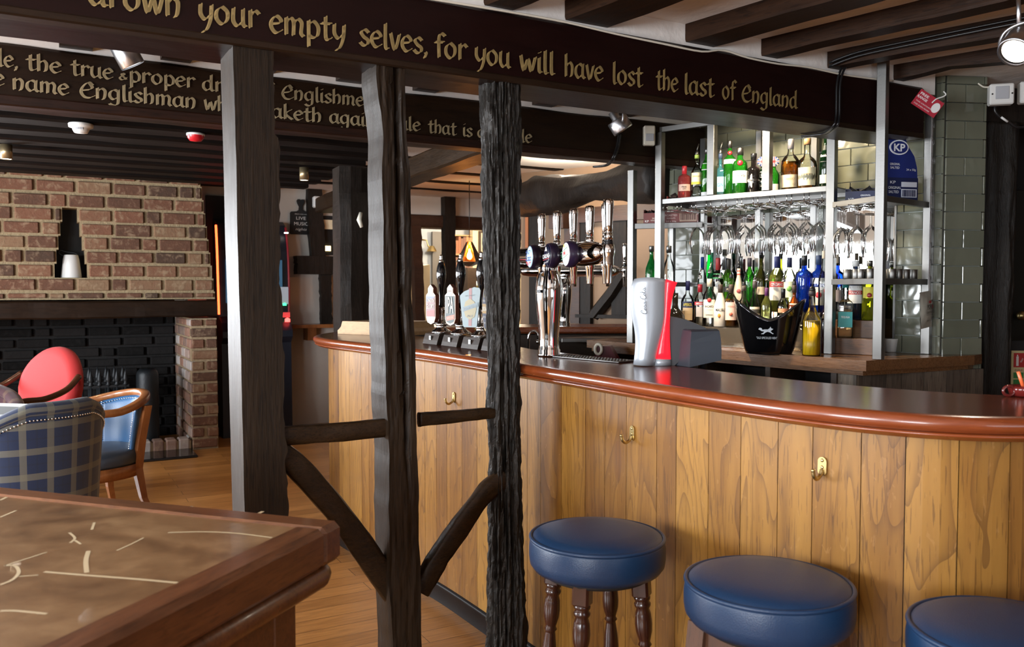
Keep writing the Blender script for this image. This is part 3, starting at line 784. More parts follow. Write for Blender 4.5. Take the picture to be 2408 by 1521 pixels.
# ------------------------------------------------------------------ brick chimney breast
VB = 7.9
def bricks(mb, rows, u_edges, depth, v, seed, lo=.25, hi=.30, proud=.012, mort=.028, holes=None):
    """lay bricks course by course on the plane v; u_edges(z) -> list of (u0, u1) solid intervals"""
    rr = random.Random(seed)
    for (z0, z1) in rows:
        for (a, b) in u_edges((z0 + z1) / 2):
            u = a - rr.random() * .12
            while u < b:
                w = rr.uniform(lo, hi) * (.5 if rr.random() < .16 else 1)
                q0, q1 = max(u, a), min(u + w, b)
                if q1 - q0 > .035:
                    j = lambda s: rr.uniform(-s, s)
                    mb.box(((q0 + q1) / 2, v + .03 - proud / 2 + j(.005), (z0 + z1) / 2 + j(.002)), (q1 - q0 - mort, .06 + proud, z1 - z0 - mort * .85 + j(.006)), 0, Matrix.Rotation(0, 4, 'X'), max(.01, rr.random()), .007)
                u += w
ZM0, ZM1 = pu(300, 748, VB)[2], pu(300, 704, VB)[2]
ur = lambda z: pu(507, 704, VB)[0] + (pu(470, 420, VB)[0] - pu(507, 704, VB)[0]) * (z - ZM1) / (2.42 - ZM1)
UL = pu(-260, 600, VB)[0]
nz0, nz1 = pu(165, 653, VB)[2], pu(165, 492, VB)[2]
nl0, nr0, nl1, nr1 = pu(126, 653, VB)[0], pu(209, 653, VB)[0], pu(148, 495, VB)[0], pu(180, 495, VB)[0]
def solid(z):
    e = ur(z)
    if nz0 < z < nz1:
        t = (z - nz0) / (nz1 - nz0)
        return [(UL, nl0 + (nl1 - nl0) * t), (nr0 + (nr1 - nr0) * t, e)]
    return [(UL, e)]
rows = [(ZM1, ZM1 + .066)]
z = ZM1 + .066
k = (nz0 - z) / round((nz0 - z) / .096)
while z < 2.44: rows.append((z, z + k)); z += k
mortar = MB()
for (z0, z1) in rows:
    for a, b in solid((z0 + z1) / 2): ub(a, b, VB + .012, VB + .30, z0, z1, mortar)
ub(nl0 - .1, nr0 + .1, VB + .25, VB + .3, nz0 - .02, nz1 + .02, mortar)
cb = tag(mortar.build('chimney_breast', M_MORTAR, None, UVROT), 'old red brick chimney breast with a tapering niche above the black mantel beam', 'chimney breast', None, 'thing')
B = MB(); bricks(B, rows, solid, .06, VB, 5); B.build('brickwork', M_BRICK, cb)
ub_ = MB(); ub(nl0 - .12, nr0 + .12, VB + .22, VB + .25, nz0 - .03, nz1 + .03, ub_); tag(ub_.build('niche_back', M_BLACKM, cb), 'black inside of the niche')
# mantel beam
um = pu(507, 720, VB)[0]
tag(rough_beam(UL, um, VB - .07, VB + .28, ZM0 + .004, ZM1 - .013, 31, 60, .010).build('mantel_beam', M_BEAM2, None, UVROT), 'black timber mantel beam over the fireplace opening', 'mantel beam', None, 'thing')
# right-hand pier, firebox, kerb and slab
pl, pr = pu(449, 900, VB)[0], pu(514, 900, VB)[0]
prow = []; z = .005
while z < ZM0 - .03: prow.append((z, min(z + .0985, ZM0 - .012))); z += .0985
P = MB(); ub(pl + .012, pr - .008, VB + .012, VB + .93, 0, ZM0 - .012, P)
pier = tag(P.build('fireplace_pier', M_MORTARR, None, UVROT), 'red brick pier at the right of the fireplace', 'brick pier', None, 'thing')
P = MB(); rr = random.Random(4)
for i, (z0, z1) in enumerate(prow):
    w = pr - pl
    parts = [(pl, pr)] if i % 2 == 0 else [(pl, pl + w * .52), (pl + w * .52, pr)]
    for a, b in parts:
        P.box(((a + b) / 2 + rr.uniform(-.006, .006), VB + .03 - .006, (z0 + z1) / 2), (b - a - .022, .07 + rr.uniform(-.01, .006), z1 - z0 - .022), 0, None, rr.uniform(.05, 1), .008)
P.build('brickwork', M_BRICK, pier)
P = MB()
for i, (z0, z1) in enumerate(prow):
    v = VB + .10 - (i % 2) * .11
    while v < VB + .80:
        P.box((pl + .022, v + .11, (z0 + z1) / 2), (.05, .20, z1 - z0 - .018), 0, None, rr.uniform(.05, 1), .007); v += .225
tag(P.build('inner_brickwork', M_PIERIN, pier), 'whitewashed and sooty inner face')
S = MB(); ub(UL, pl + .002, VB + .955, VB + 1.05, 0, ZM0 + .2, S)
fbx = tag(S.build('firebox', M_SOOTM, None, UVROT), 'soot-black brick back of the fireplace', 'firebox', None, 'thing')
S = MB(); bricks(S, [(i * .098, i * .098 + .098) for i in range(13)], lambda z: [(UL, pl - .004)], .06, VB + .925, 9); S.build('brickwork', M_SOOT, fbx)
S = MB(); ub(UL, pl + .002, VB + .303, VB + 1.0, ZM0 + .15, ZM0 + .2, S); tag(S.build('flue_ceiling', M_SOOTM, fbx), 'black underside of the flue')
K = MB(); kz = .105
ub(pl - 1.6, pl + .0, VB + .03, VB + .16, 0, kz - .02, K)
kerb = tag(K.build('hearth_kerb', M_MORTARR, None, UVROT), 'low whitewashed brick kerb across the hearth', 'hearth kerb', None, 'thing')
K = MB(); u = pl - 1.58
while u < pl - .06: K.box((u + .05, VB + .09, .055), (.09, .15, .10), 0, None, rr.uniform(.1, 1), .012); u += .105
K.build('brickwork', M_PIERIN, kerb)
h = on_z(466, 1070, .02); hu, hv, _ = UV(h)
tag(ub(hu - 2.2, hu, hv, VB - .0, 0, .022, None, .006).build('hearth_slab', M_SLATE, None, UVROT), 'polished black slab on the floor before the fireplace', 'hearth slab', None, 'thing')
# ------------------------------------------------------------------ far wall with its timbers
VW = 8.85
def strip(x0, x1, y0, y1, v=VW, d=.12):
    a, b = pu(x0, (y0 + y1) / 2, v), pu(x1, (y0 + y1) / 2, v)
    return a[0], b[0], pu((x0 + x1) / 2, y1, v)[2], pu((x0 + x1) / 2, y0, v)[2]
def panel(x0, x1, y0, y1, v, d, mb=None):
    a, b, z0, z1 = strip(x0, x1, y0, y1, v)
    return ub(a, b, v, v + d, z0, z1, mb)
mb = MB()
uA, uB, uC, uD = pu(440, 600, VW)[0], pu(846, 600, VW)[0], pu(1060, 600, VW)[0], pu(1180, 600, VW)[0]
zb0, zb1 = pu(1000, 535, VW)[2], pu(1000, 505, VW)[2]
ub(uA, uB, VW, VW + .15, 0, CEILZ, mb)
ub(uB, uD + .6, VW, VW + .15, zb1, CEILZ, mb); ub(uB, uD + .6, VW, VW + .15, 0, .92, mb)
struct('wall_back', mb, M_WALLW)
struct('trim_4', rough_beam(uB - .05, uD + .6, VW - .05, VW + .16, zb0, zb1, 12, 40, .008), M_REDTIM)
# ------------------------------------------------------------------ things on and in front of the far wall
def vthing(name, mb, m, label, cat, group=None): return thingmesh(name, mb, m, label, cat, group)
def wall_post(px, v, d, label, seed=0, m=None, cat='wall timber'):
    """upright or leaning timber on a wall plane from pixel edges [(xl, xr, y), ...] top to bottom"""
    rings = []
    P = px
    k = 24
    for i in range(k + 1):
        t = i / k * (len(P) - 1); j = min(int(t), len(P) - 2); t -= j
        xl, xr, y = [P[j][q] + (P[j + 1][q] - P[j][q]) * t for q in range(3)]
        a, b = pu(xl, y, v), pu(xr, y, v); g = .012 * fbm((i * .5, seed, 0), 3); h = .012 * fbm((i * .5, seed + 5, 0), 3)
        z = a[2]
        rings.append([(a[0] + g, v, z), (b[0] + h, v, z), (b[0] + h, v + d, z), (a[0] + g, v + d, z)])
    rings.reverse()
    return vthing('wall_timber', MB().loft(rings, sm=False), m or M_BACKTIM, label, cat)
# dark doorway beside the chimney breast
a, b, z0, z1 = strip(487, 566, 462, 1010, VW - .01)
mb = ub(a, b, VW - .05, VW - .004, 0, z1)
struct('door_1', mb, M_BLACKM)
wall_post([(724, 757, 432), (726, 762, 520), (733, 766, 600), (738, 770, 632)], VW - .10, .086, 'dark leaning timber on the far wall, left of the big grey post', 3)
wall_post([(753, 779, 640), (755, 780, 700), (756, 782, 765)], VW - .08, .066, 'lower dark timber on the far wall above the little shelf', 4)
wall_post([(698, 806, 601), (700, 806, 622), (699, 806, 644)], VW - .16, .14, 'stubby horizontal timber crossing the leaning timber on the far wall', 6)
a, b, z0, z1 = strip(760, 797, 508, 600, VW)
hatch = vthing('wall_hatch', ub(a, b, VW - .02, VW - .006, z0, z1), M_BLACKM, 'dark hatch in the far wall under a cream blind, beside the big grey post', 'hatch')
a, b, z0, z1 = strip(760, 797, 517, 539, VW - .06); ub(a, b, VW - .06, VW - .045, z0, z1).build('blind', M_CREAM, hatch)
a, b, z0, z1 = strip(788, 797, 541, 590, VW - .04); ub(a, b, VW - .04, VW - .02, z0, z1).build('side_frame', plain((.35, .10, .03)), hatch)
a, b, z0, z1 = strip(764, 778, 578, 590, VW - .04); ub(a, b, VW - .04, VW - .025, z0, z1).build('lamp', plain((1.0, .80, .40), .5, 0, 2.0), hatch)
# chalk board with a heart-topped handle
def heart_board():
    s = pu(706, 520, VW)
    o = thing('chalkboard', 'black paddle-shaped board reading LIVE MUSIC nights, hung on the far wall', 'chalkboard', UVROT @ Matrix.Translation((s[0], VW - .03, s[2])))
    w = (pu(730, 520, VW)[0] - pu(681, 520, VW)[0]) / 2; sc = w / .11
    poly = [(-.11, -.13), (-.10, -.14), (.10, -.14), (.11, -.13), (.11, .08), (.10, .095), (.045, .10), (.02, .115), (.016, .15), (.034, .185), (.04, .21), (.03, .226), (.014, .226), (0, .214), (-.014, .226), (-.03, .226), (-.04, .21), (-.034, .185), (-.016, .15), (-.02, .115), (-.045, .10), (-.10, .095), (-.11, .08)]
    MB().prism([(x * sc, z * sc) for x, z in poly], .024).build('board', M_BLACKM, o)
    t = MB()
    for s_, h, z, sh, wd in (('LIVE', .034, .030, 0, .10), ('MUSIC', .036, -.028, 0, .145), ('nights', .028, -.085, .3, .12), ("Don't miss our", .012, .072, .2, .13)):
        put_text(t, s_, h * sc, 0, z * sc, wd * sc, y=-.002, shear=sh)
    t.build('lettering', plain((.75, .74, .72)), o)
heart_board()
def small_box(name, label, cat, x0, x1, y0, y1, v, d, m, lens=None):
    a, b, z0, z1 = strip(x0, x1, y0, y1, v)
    o = vthing(name, ub(a, b, v, v + d, z0, z1, None, .012), m, label, cat)
    if lens: ub(a + (b - a) * .15, b - (b - a) * .15, v - .006, v + .01, z0 + (z1 - z0) * lens[0], z0 + (z1 - z0) * lens[1], None, .004).build('lens', M_GREYP, o)
    return o
small_box('motion_sensor', 'white alarm sensor on the leaning dark timber of the far wall', 'alarm sensor', 738, 755, 461, 488, VW - .17, .07, M_WHITE, (.18, .55))
# little bracket shelf on the far wall
a, b, z0, z1 = strip(686, 800, 763, 771, VW - .25)
o = vthing('wall_shelf', ub(a, b, VW - .26, VW - .002, z0, z1), M_CHAIRW, 'narrow wooden wall shelf on a bracket, left of the bar end', 'shelf')
a, b, z0, z1 = strip(722, 742, 771, 800, VW - .15); ub(a, b, VW - .18, VW - .01, z0, z1).build('bracket', M_CHAIRW, o)
# big grey post carrying the cross beam
c0, c1 = UV(on_d(802, 600, 6.15)), UV(on_d(868, 600, 6.15))
rings = []
for i in range(60):
    z = 2.30 * i / 59; ring = []
    for j, (q, r_) in enumerate([(-.13, -.10), (-.04, -.12), (.06, -.11), (.13, -.09), (.13, .09), (.05, .11), (-.05, .11), (-.12, .10)]):
        g = .012 * fbm((z * 2.5, j * 2.3, 5), 3)
        ring.append(((c0[0] + c1[0]) / 2 + q * .85 + g, (c0[1] + c1[1]) / 2 + .1 + r_ + g, z))
    rings.append(ring)
bp = vthing('timber_post', MB().loft(rings, sm=False), M_BACKTIM, 'large weathered grey post behind the left end of the bar', 'timber post')
q = UV(on_d(842, 519, 6.0)); m_ = MB().tube([(q[0], q[1] - .06, q[2] + .05), (q[0] - .02, q[1] - .08, q[2]), (q[0], q[1] - .075, q[2] - .05)], [.012, .018, .012], 8)
m_.build('bone_cleat', M_CREAMP, bp)
# timber frame with openings into the back room
wall_post([(968, 990, 530), (975, 996, 640), (978, 1000, 790)], VW - .10, .098, 'red-brown jagged timber in the far frame, right of the cracked post', 9, M_REDTIM)
wall_post([(1046, 1071, 455), (1048, 1072, 620), (1048, 1072, 790)], VW - .11, .108, 'black upright of the far frame, left of the amber lampshade', 10)
wall_post([(1143, 1166, 530), (1145, 1166, 660), (1146, 1166, 790)], VW - .10, .098, 'dark red upright of the far frame, right of the amber lampshade', 11, M_REDTIM)
wall_post([(862, 878, 440), (864, 880, 640), (866, 882, 790)], VW - .10, .098, 'black upright of the far frame, left of the bookcase opening', 13)
# back room
VR = 11.6
a, b, z0, z1 = strip(1112, 1190, 500, 800, VR - .3); struct('wall_rear', ub(a, b + 2.0, VR - .3, VR - .2, 0, CEILZ), M_CREAM)
pf = vthing('picture_frame', panel(1128, 1150, 543, 632, VR - .36, .04), M_BOARD, 'dark frame with a bright mount on the cream wall of the back room', 'picture frame')
a, b, z0, z1 = strip(1132, 1150, 548, 628, VR - .37); ub(a, b, VR - .37, VR - .35, z0, z1).build('mount', M_CREAM, pf)
vthing('side_cabinet', panel(1100, 1160, 630, 900, VR - .9, .4), M_BOARD, 'dark cabinet against the cream wall of the back room', 'cabinet')
vthing('room_door', panel(1018, 1048, 545, 900, VR - .1, .05), plain((.13, .12, .11)), 'grey door in the pale wall of the back room', 'door')
struct('wall_rear_left', ub(pu(940, 600, VR)[0], pu(1114, 600, VR)[0], VR, VR + .1, 0, CEILZ), M_WALLP)
# bookcases
def bookcase(x0, x1, y0, v, label, seed, n=26):
    a, b, z0, z1 = strip(x0, x1, y0, 800, v)
    o = thing('bookcase', label, 'bookcase', UVROT @ Matrix.Translation((a, v, 0)))
    w = b - a; h = z1
    ub(0, w, .24, .26, 0, h).build('back', M_LTOAK, o)
    k = 0
    zz = []
    z = h - .30
    while z > .7: zz.append(z); z -= .30
    for z in zz + [h - .02]: ub(0, w, 0, .24, z, z + .02).build('shelf', M_LTOAK, o)
    for u in (0, w - .02): ub(u, u + .02, -.005, .25, 0, h).build('side_panel', M_LTOAK, o)
    rr = random.Random(seed); cols = [(.30, .12, .06), (.42, .24, .12), (.20, .10, .07), (.36, .30, .22), (.24, .16, .14), (.45, .22, .10)]
    for z in zz:
        u = .025
        while u < w - .06:
            bw = rr.uniform(.03, .055); bh = rr.uniform(.19, .26)
            bk = ub(a + u, a + u + bw - .003, v + .03, v + .2, z + .021, z + .02 + bh).build('book', plain(rr.choice(cols), .7), None, UVROT)
            tag(bk, 'upright book with a faded spine on the back-room bookcases', 'book', 'books in the back room'); u += bw
bookcase(870, 905, 566, VR - .3, 'bookcase of old books seen left of the cracked post', 3)
bookcase(1066, 1118, 552, VR - .28, 'shadowed bookcase in the back room behind the amber lamp', 4)
# wall light and cream seat edge in the back room
q = on_v(1000, 585, VR - .06); o = thing('wall_light', 'small swan-neck wall light on the pale wall of the back room', 'wall light', Matrix.Translation(q) @ UVROT)
MB().tube([(-.10, 0, .10), (-.08, -.06, .13), (-.02, -.10, .12), (0, -.10, .04), (.04, -.10, .01)], .012, 8).build('arm', M_BRASS, o)
MB().lathe([(.03, .03), (.05, 0), (.075, -.05)], 16, c=(.06, -.10, .01), caps=False).build('shade', M_BRASS, o)
MB().lathe([(.001, .05), (.045, .02), (.045, -.02), (.001, -.05)], 14, c=(-.11, 0, .04)).build('wall_plate', M_BRASS, o)
q = on_v(1003, 690, VR - 1.3); rings = []
for i in range(9):
    a = pi * .5 * i / 8
    rings.append([(-.06 + .10 * math.sin(a) * 0, 0, 0)] )
sf = MB(); prof = [(-.28, -.6), (-.28, .10), (-.26, .22), (-.20, .30), (-.10, .36), (.05, .38), (.05, -.6)]
sf.prism(prof, .5); tag(sf.build('armchair', M_CREAM, None, Matrix.Translation(q) @ UVROT), 'cream high-backed seat in the back room, left of the hand pumps', 'armchair')
# amber pendant lamp
q = on_d(1104, 598, 8.2); sc = .105
o = thing('pendant_lamp', 'amber wire pendant lamp with a glowing bulb above the hand pumps', 'pendant lamp', Matrix.Translation(q))
M_AMBER = glass('amber_shade', (.90, .50, .18), .5, .15, dens=.22, dcol=(.50, .17, .03))
MB().lathe([(.014, .125), (.030, .118), (.128, -.070), (.128, -.075), (.02, -.115)], 6, sm=False, caps=False).build('shade', M_AMBER, o)
cg = MB()
for k in range(6):
    a = 2 * pi * k / 6; cg.tube([(.02 * math.cos(a), .02 * math.sin(a), .108), (.129 * math.cos(a), .129 * math.sin(a), -.072), (.02 * math.cos(a), .02 * math.sin(a), -.115)], .0025, 5)
cg.tube([(.129 * math.cos(2 * pi * k / 6), .129 * math.sin(2 * pi * k / 6), -.072) for k in range(6)], .0025, 5, closed=True); cg.build('wire_cage', M_BRASS, o)
MB().lathe([(.001, .055), (.010, .05), (.012, .03), (.026, -.005), (.028, -.025), (.018, -.045), (.001, -.052)], 14, c=(0, 0, 0)).build('bulb', plain((1.0, .62, .22), .5, 0, 25.0), o)
MB().tube([(0, 0, .105), (0, 0, CEILZ - q.z)], .004, 6).build('cord', M_BLACK, o)
point('pendant_light', q + Vector((0, 0, .078)), 7, (1.0, .58, .25), .012)
point('back_room_fill', W(pu(1090, 600, VR)[0], VR - 1.4, 2.3), 55, (1.0, .80, .55), .1)  # fill point added to brighten the back room, no fitting here
point('back_room_fill', W(pu(960, 600, VR)[0], VR - 1.2, 2.2), 30, (1.0, .88, .72), .1)  # second added fill point, towards the pale wall
# ------------------------------------------------------------------ plaster wall with timbers behind the taps
RW0, RWD = Vector((1.35, 6.75, 0)), Vector((-.81, .59, 0)).normalized()
RWN = Vector((RWD.y, -RWD.x, 0)); RWN = RWN if RWN.y < 0 else -RWN        # faces the camera
RM = frame(RW0, -RWD); RMI = RM.inverted()
def rp(x, y, off=0.0): return RMI @ on_plane(x, y, RW0 + RWN * off, RWN)
def rb(x0, x1, y0, y1, off, d, mb=None, bev=0.0):
    a, b = rp(x0, (y0 + y1) / 2, off), rp(x1, (y0 + y1) / 2, off); z0, z1 = rp((x0 + x1) / 2, y1, off).z, rp((x0 + x1) / 2, y0, off).z
    # local y runs away from the viewer or towards, so give the thickness on both sides of the plane
    sgn = 1 if (RM.to_3x3() @ Vector((0, 1, 0))).dot(RWN) < 0 else -1
    y = a.y
    return (mb or MB()).box(((a.x + b.x) / 2, y + sgn * d / 2, (z0 + z1) / 2), (abs(b.x - a.x), d, z1 - z0), 0, None, 0.0, bev)
mb = rb(1225, 1640, 380, 1100, 0, .12); struct('wall_back_right', mb, M_WALLT, RM)
def rthing(name, mb, m, label, cat): return tag(mb.build(name, m, None, RM), label, cat, None, 'thing')
rthing('wall_timber', rb(1330, 1560, 483, 519, .07, .069), M_REDTIM, 'red-brown rail across the plaster wall behind the tap handles', 'wall timber')
rthing('wall_timber', rb(1326, 1362, 519, 760, .06, .059), M_REDTIM, 'reddish upright under the rail behind the tap handles', 'wall timber')
rthing('wall_timber', rb(1363, 1388, 519, 770, .05, .049), M_BACKTIM, 'black upright behind the middle tap handles', 'wall timber')
rthing('wall_timber', rb(1438, 1472, 515, 745, .05, .049), M_BACKTIM, 'black upright behind the last tap handle', 'wall timber')
rthing('wall_timber', rb(1244, 1266, 480, 770, .05, .049), M_BACKTIM, 'black upright just right of the barked post', 'wall timber')
rthing('wall_timber', rb(1290, 1324, 487, 537, .16, .089), M_REDTIM, 'brown beam end jutting out above the tap font', 'wall timber')
rthing('wall_timber', rb(1352, 1480, 740, 748, .08, .029), M_BACKTIM, 'black sill rail behind the far counter', 'wall timber')
a, b = rp(1396, 742, .05), rp(1475, 630, .05)
d = MB(); d.tube([a, (a + b) / 2 + Vector((.01, 0, -.01)), b], .055, 6, sm=False); rthing('timber_brace', d, M_BACKTIM, 'diagonal black brace in the plaster wall behind the spouts', 'timber brace')
rthing('wall_timber', rb(1235, 1242, 480, 640, .03, .029), plain((.45, .14, .03)), 'narrow orange-lit timber edge beside the barked post', 'wall timber')  # the orange light on this edge is put into its base colour
# far counter with its rail
c0, c1 = on_z(640, 786, 1.15), on_z(1560, 779, 1.15)
c0 = on_z(985, 772, 1.15); c1 = on_z(1492, 771, 1.15); dr = (c1 - c0).normalized(); M = frame((c0.x, c0.y, 0), dr)
ln = (c1 - c0).length
fc = thing('far_bar_counter', 'mahogany counter on the far side of the bar carrying the second tap font', 'bar counter', M)
mb = MB(); mb.box((ln / 2 - .1, .26, 1.135), (ln + .4, .55, .045), 0, None, 0, .012); mb.build('worktop', M_NOSE2, fc)
mb = MB(); mb.box((ln / 2 - .1, .30, .55), (ln + .3, .42, 1.10)); mb.build('front_panel', M_BOARD, fc)
mb = MB(); a = M.inverted() @ on_z(1300, 788, 1.08); b = M.inverted() @ on_z(1468, 787, 1.08)
mb.box(((a.x + b.x) / 2, -.14, 1.08), (b.x - a.x, .26, .03), 0, None, 0, .004); tag(mb.build('steel_rail', M_STEEL, fc), 'steel shelf rail along the counter')

point('far_bar_fill', W(3.6, 5.6, 2.28), 26, (1.0, .84, .66), .08)  # fill point added to brighten the ceiling beyond the taps
# ------------------------------------------------------------------ the bar
NOSE = [(1.86, 5.50), (1.69, 5.34), (1.49, 5.08), (1.385, 4.84), (1.365, 4.55), (1.405, 4.20), (1.45, 3.86), (1.492, 3.50), (1.508, 3.15), (1.515, 2.80), (1.522, 2.50), (1.526, 2.22),
        (1.528, 1.98), (1.537, 1.72), (1.555, 1.50), (1.588, 1.33), (1.637, 1.205), (1.708, 1.105), (1.80, 1.032), (1.98, .95), (2.30, .88)]
NP = [Vector((p.x, p.y, 0)) for p in smooth_path([(u, v, 0) for u, v in NOSE], 6)]
TN = []
for i in range(len(NP)):
    t = (NP[min(i + 1, len(NP) - 1)] - NP[max(i - 1, 0)]).normalized(); TN.append(Vector((-t.y, t.x, 0)))      # inward normal
if TN[len(TN) // 2].x < 0: TN = [-t for t in TN]
CS = [0.0]
for i in range(1, len(NP)): CS.append(CS[-1] + (NP[i] - NP[i - 1]).length)
ZC = 1.15
bar = thing('bar_counter', 'oak-boarded bar with a glossy mahogany top, curving along behind the posts and stools', 'bar counter', UVROT)
def sweep(prof, s0=0, s1=None, uvs=True):
    """prof: (inward offset, z) list"""
    mb = MB(); I = range(s0, s1 or len(NP)); k = len(prof)
    acc = [0]
    for i in range(1, k): acc.append(acc[-1] + math.hypot(prof[i][0] - prof[i - 1][0], prof[i][1] - prof[i - 1][1]))
    vs = []; uv = []
    for i in I:
        for (o, z), w in zip(prof, acc):
            p = NP[i] + TN[i] * o; vs.append((p.x, p.y, z)); uv.append((CS[i], w))
    fs = []
    for a in range(len(I) - 1):
        for j in range(k - 1): fs.append((a * k + j, (a + 1) * k + j, (a + 1) * k + j + 1, a * k + j + 1))
    mb.add(vs, fs, 0, True, 0, uv); return mb
def wid(i): return .50 if CS[i] > 2.2 else .56
# top
TAIL = [Vector((p.x, p.y, 0)) for p in smooth_path([(1.965, 2.25, 0), (1.96, 1.98, 0), (1.985, 1.70, 0), (2.06, 1.43, 0), (2.18, 1.25, 0), (2.36, 1.16, 0), (2.60, 1.13, 0)], 5)]
vs = []; uv = []; fs = []
BK = []
for i in range(len(NP)):
    w = .55 if NP[i].y > 3.7 else .44 + .11 * max(0, (NP[i].y - 3.3) / .4)
    q = NP[i] + TN[i] * w
    if NP[i].y < 2.25:
        k = next(j for j in range(len(NP)) if NP[j].y < 2.25 and j > 10); f_ = (CS[i] - CS[k]) / (CS[-1] - CS[k]) * (len(TAIL) - 1)
        q = TAIL[min(int(f_), len(TAIL) - 2)].lerp(TAIL[min(int(f_), len(TAIL) - 2) + 1], f_ - min(int(f_), len(TAIL) - 2))
    if NP[i].y > 4.7: q = Vector((1.95, 4.85, 0))
    BK.append(q)
    p = NP[i] + TN[i] * .018
    vs += [(p.x, p.y, ZC), (q.x, q.y, ZC), (q.x, q.y, ZC - .04), (p.x, p.y, ZC - .04)]
    uv += [(CS[i], 0), (CS[i], w), (CS[i], w + .04), (CS[i], 0)]
for i in range(len(NP) - 1):
    a, b = i * 4, i * 4 + 4
    fs += [(a, b, b + 1, a + 1), (a + 1, b + 1, b + 2, a + 2), (a + 2, b + 2, b + 3, a + 3)]
MB().add(vs, fs, 0, False, 0, uv).build('worktop', M_MAHOG, bar, None, True)
prof = [(.020, ZC + .0005)] + [(.018 - .022 * math.sin(a), ZC - .019 + .0195 * math.cos(a)) for a in [pi * k / 10 for k in range(1, 11)]] + [(.011, ZC - .038), (.006, ZC - .040), (.005, ZC - .044), (.009, ZC - .046), (.018, ZC - .050), (.024, ZC - .055), (.030, ZC - .056), (.088, ZC - .057)]
tag(sweep(prof).build('nosing', M_NOSE, bar, None, True), 'polished orange-red rounded edge')
# boarded front
PO = .082
P3 = [NP[i] + TN[i] * PO for i in range(len(NP))]
PS = [0.0]
for i in range(1, len(P3)): PS.append(PS[-1] + (P3[i] - P3[i - 1]).length)
def at_s(s, off=0.0):
    s = max(0, min(PS[-1] - 1e-6, s))
    for i in range(len(PS) - 1):
        if PS[i + 1] >= s:
            t = (s - PS[i]) / (PS[i + 1] - PS[i]); return P3[i].lerp(P3[i + 1], t) - TN[i].lerp(TN[i + 1], t) * off
    return P3[-1]
mb = MB(); rr = random.Random(21); s = 0.0
while s < PS[-1] - .01:
    w = min(rr.uniform(.085, .150), PS[-1] - s); e = .0011; r_ = rr.uniform(.02, 1)
    n = 3; vs = []; uv = []
    for j in range(n + 1):
        q = s + e + (w - 2 * e) * j / n; p = at_s(q, .0)
        for z in (0, ZC - .06): vs.append((p.x, p.y, z)); uv.append((q, z))
    k = len(vs)
    for q in (s + e, s + w - e):
        p = at_s(q, -.008)
        for z in (0, ZC - .06): vs.append((p.x, p.y, z)); uv.append((q, z))
    fs = [(2 * j, 2 * j + 2, 2 * j + 3, 2 * j + 1) for j in range(n)] + [(k, 0, 1, k + 1), (2 * n, k + 2, k + 3, 2 * n + 1)]
    mb.add(vs, fs, 0, False, r_, uv); s += w
pan = mb.build('front_panel', M_OAKBAR, bar, None, False)
tag(sweep([(PO + .009, 0), (PO + .009, ZC - .05)]).build('panel_backing', M_BLACKM, bar), None)
tag(sweep([(PO + .012, .085), (PO - .016, .085), (PO - .016, .075), (PO - .012, .07), (PO - .012, 0)]).build('skirting', M_BLACKSK, bar), 'black skirting along the foot of the bar')
vs = []; fs = []
for i in range(len(NP)):
    q = NP[i].lerp(BK[i], .86); vs += [(q.x, q.y, 0), (q.x, q.y, ZC - .04)]
fs = [(2 * i, 2 * i + 2, 2 * i + 3, 2 * i + 1) for i in range(len(NP) - 1)]
MB().add(vs, fs).build('rear_panel', M_BLACKM, bar)
def on_panel(x, y, off=0.0):
    d = UVROT.inverted().to_3x3() @ ray(x, y); best = None
    for i in range(len(P3) - 1):
        A, Bp = P3[i] - TN[i] * off, P3[i + 1] - TN[i + 1] * off
        e = Bp - A; den = d.x * e.y - d.y * e.x
        if abs(den) < 1e-9: continue
        t = (A.x * e.y - A.y * e.x) / den; s_ = (A.x * d.y - A.y * d.x) / den
        if t > 0 and -.001 <= s_ <= 1.001 and (best is None or t < best[0]): best = (t, Vector((d.x * t, d.y * t, CAMH + d.z * t)), TN[i])
    return best[1], best[2]
def hook(x, y):
    p, n = on_panel(x, y, .001); M = frame(p, Vector((-n.y, n.x, 0)))
    sg = -1 if (M.to_3x3() @ Vector((0, 1, 0))).dot(n) > 0 else 1           # local y towards the room
    h = MB()
    oval = [(.011 * math.cos(a), .012 * math.sin(a) + (.010 if math.sin(a) > 0 else -.010)) for a in [2 * pi * k / 20 for k in range(20)]]
    h.prism(oval, .004 * sg)
    for z in (.014, -.002): h.lathe([(.0045, 0), (.003, .002)], 8, M=Matrix.Translation((0, sg * .004, z)) @ Matrix.Rotation(-sg * pi / 2, 4, 'X'))
    path = smooth_path([(0, sg * .004, -.008), (0, sg * .012, -.020), (0, sg * .026, -.026), (0, sg * .038, -.018), (0, sg * .042, -.002)], 5)
    h.tube(path, [.0048] * (len(path) - 4) + [.0045, .0045, .005, .0055], 8)
    h.build('coat_hook', M_BRASS, bar, M @ Matrix.Scale(1.05, 4))
for x, y in ((1068, 934), (1488, 1018), (1935, 1096), (898, 903)): hook(x, y)
# ------------------------------------------------------------------ light oak plinth on the bar end
q = on_z(794, 785, ZC); dr = on_z(895, 789, ZC) - q; M = frame(q, dr)
o = MB(); pr = [(0, 0), (.50, 0), (.50, .022), (.478, .04), (.47, .072), (.47, .078), (.04, .078), (.035, .066), (.028, .045), (.012, .030), (0, .022)]
o.prism(pr, .34); tag(o.build('counter_plinth', M_LTOAK, None, M @ Matrix.Translation((0, .0, .0006))), 'light oak plinth with a moulded end on the left end of the bar', 'plinth')
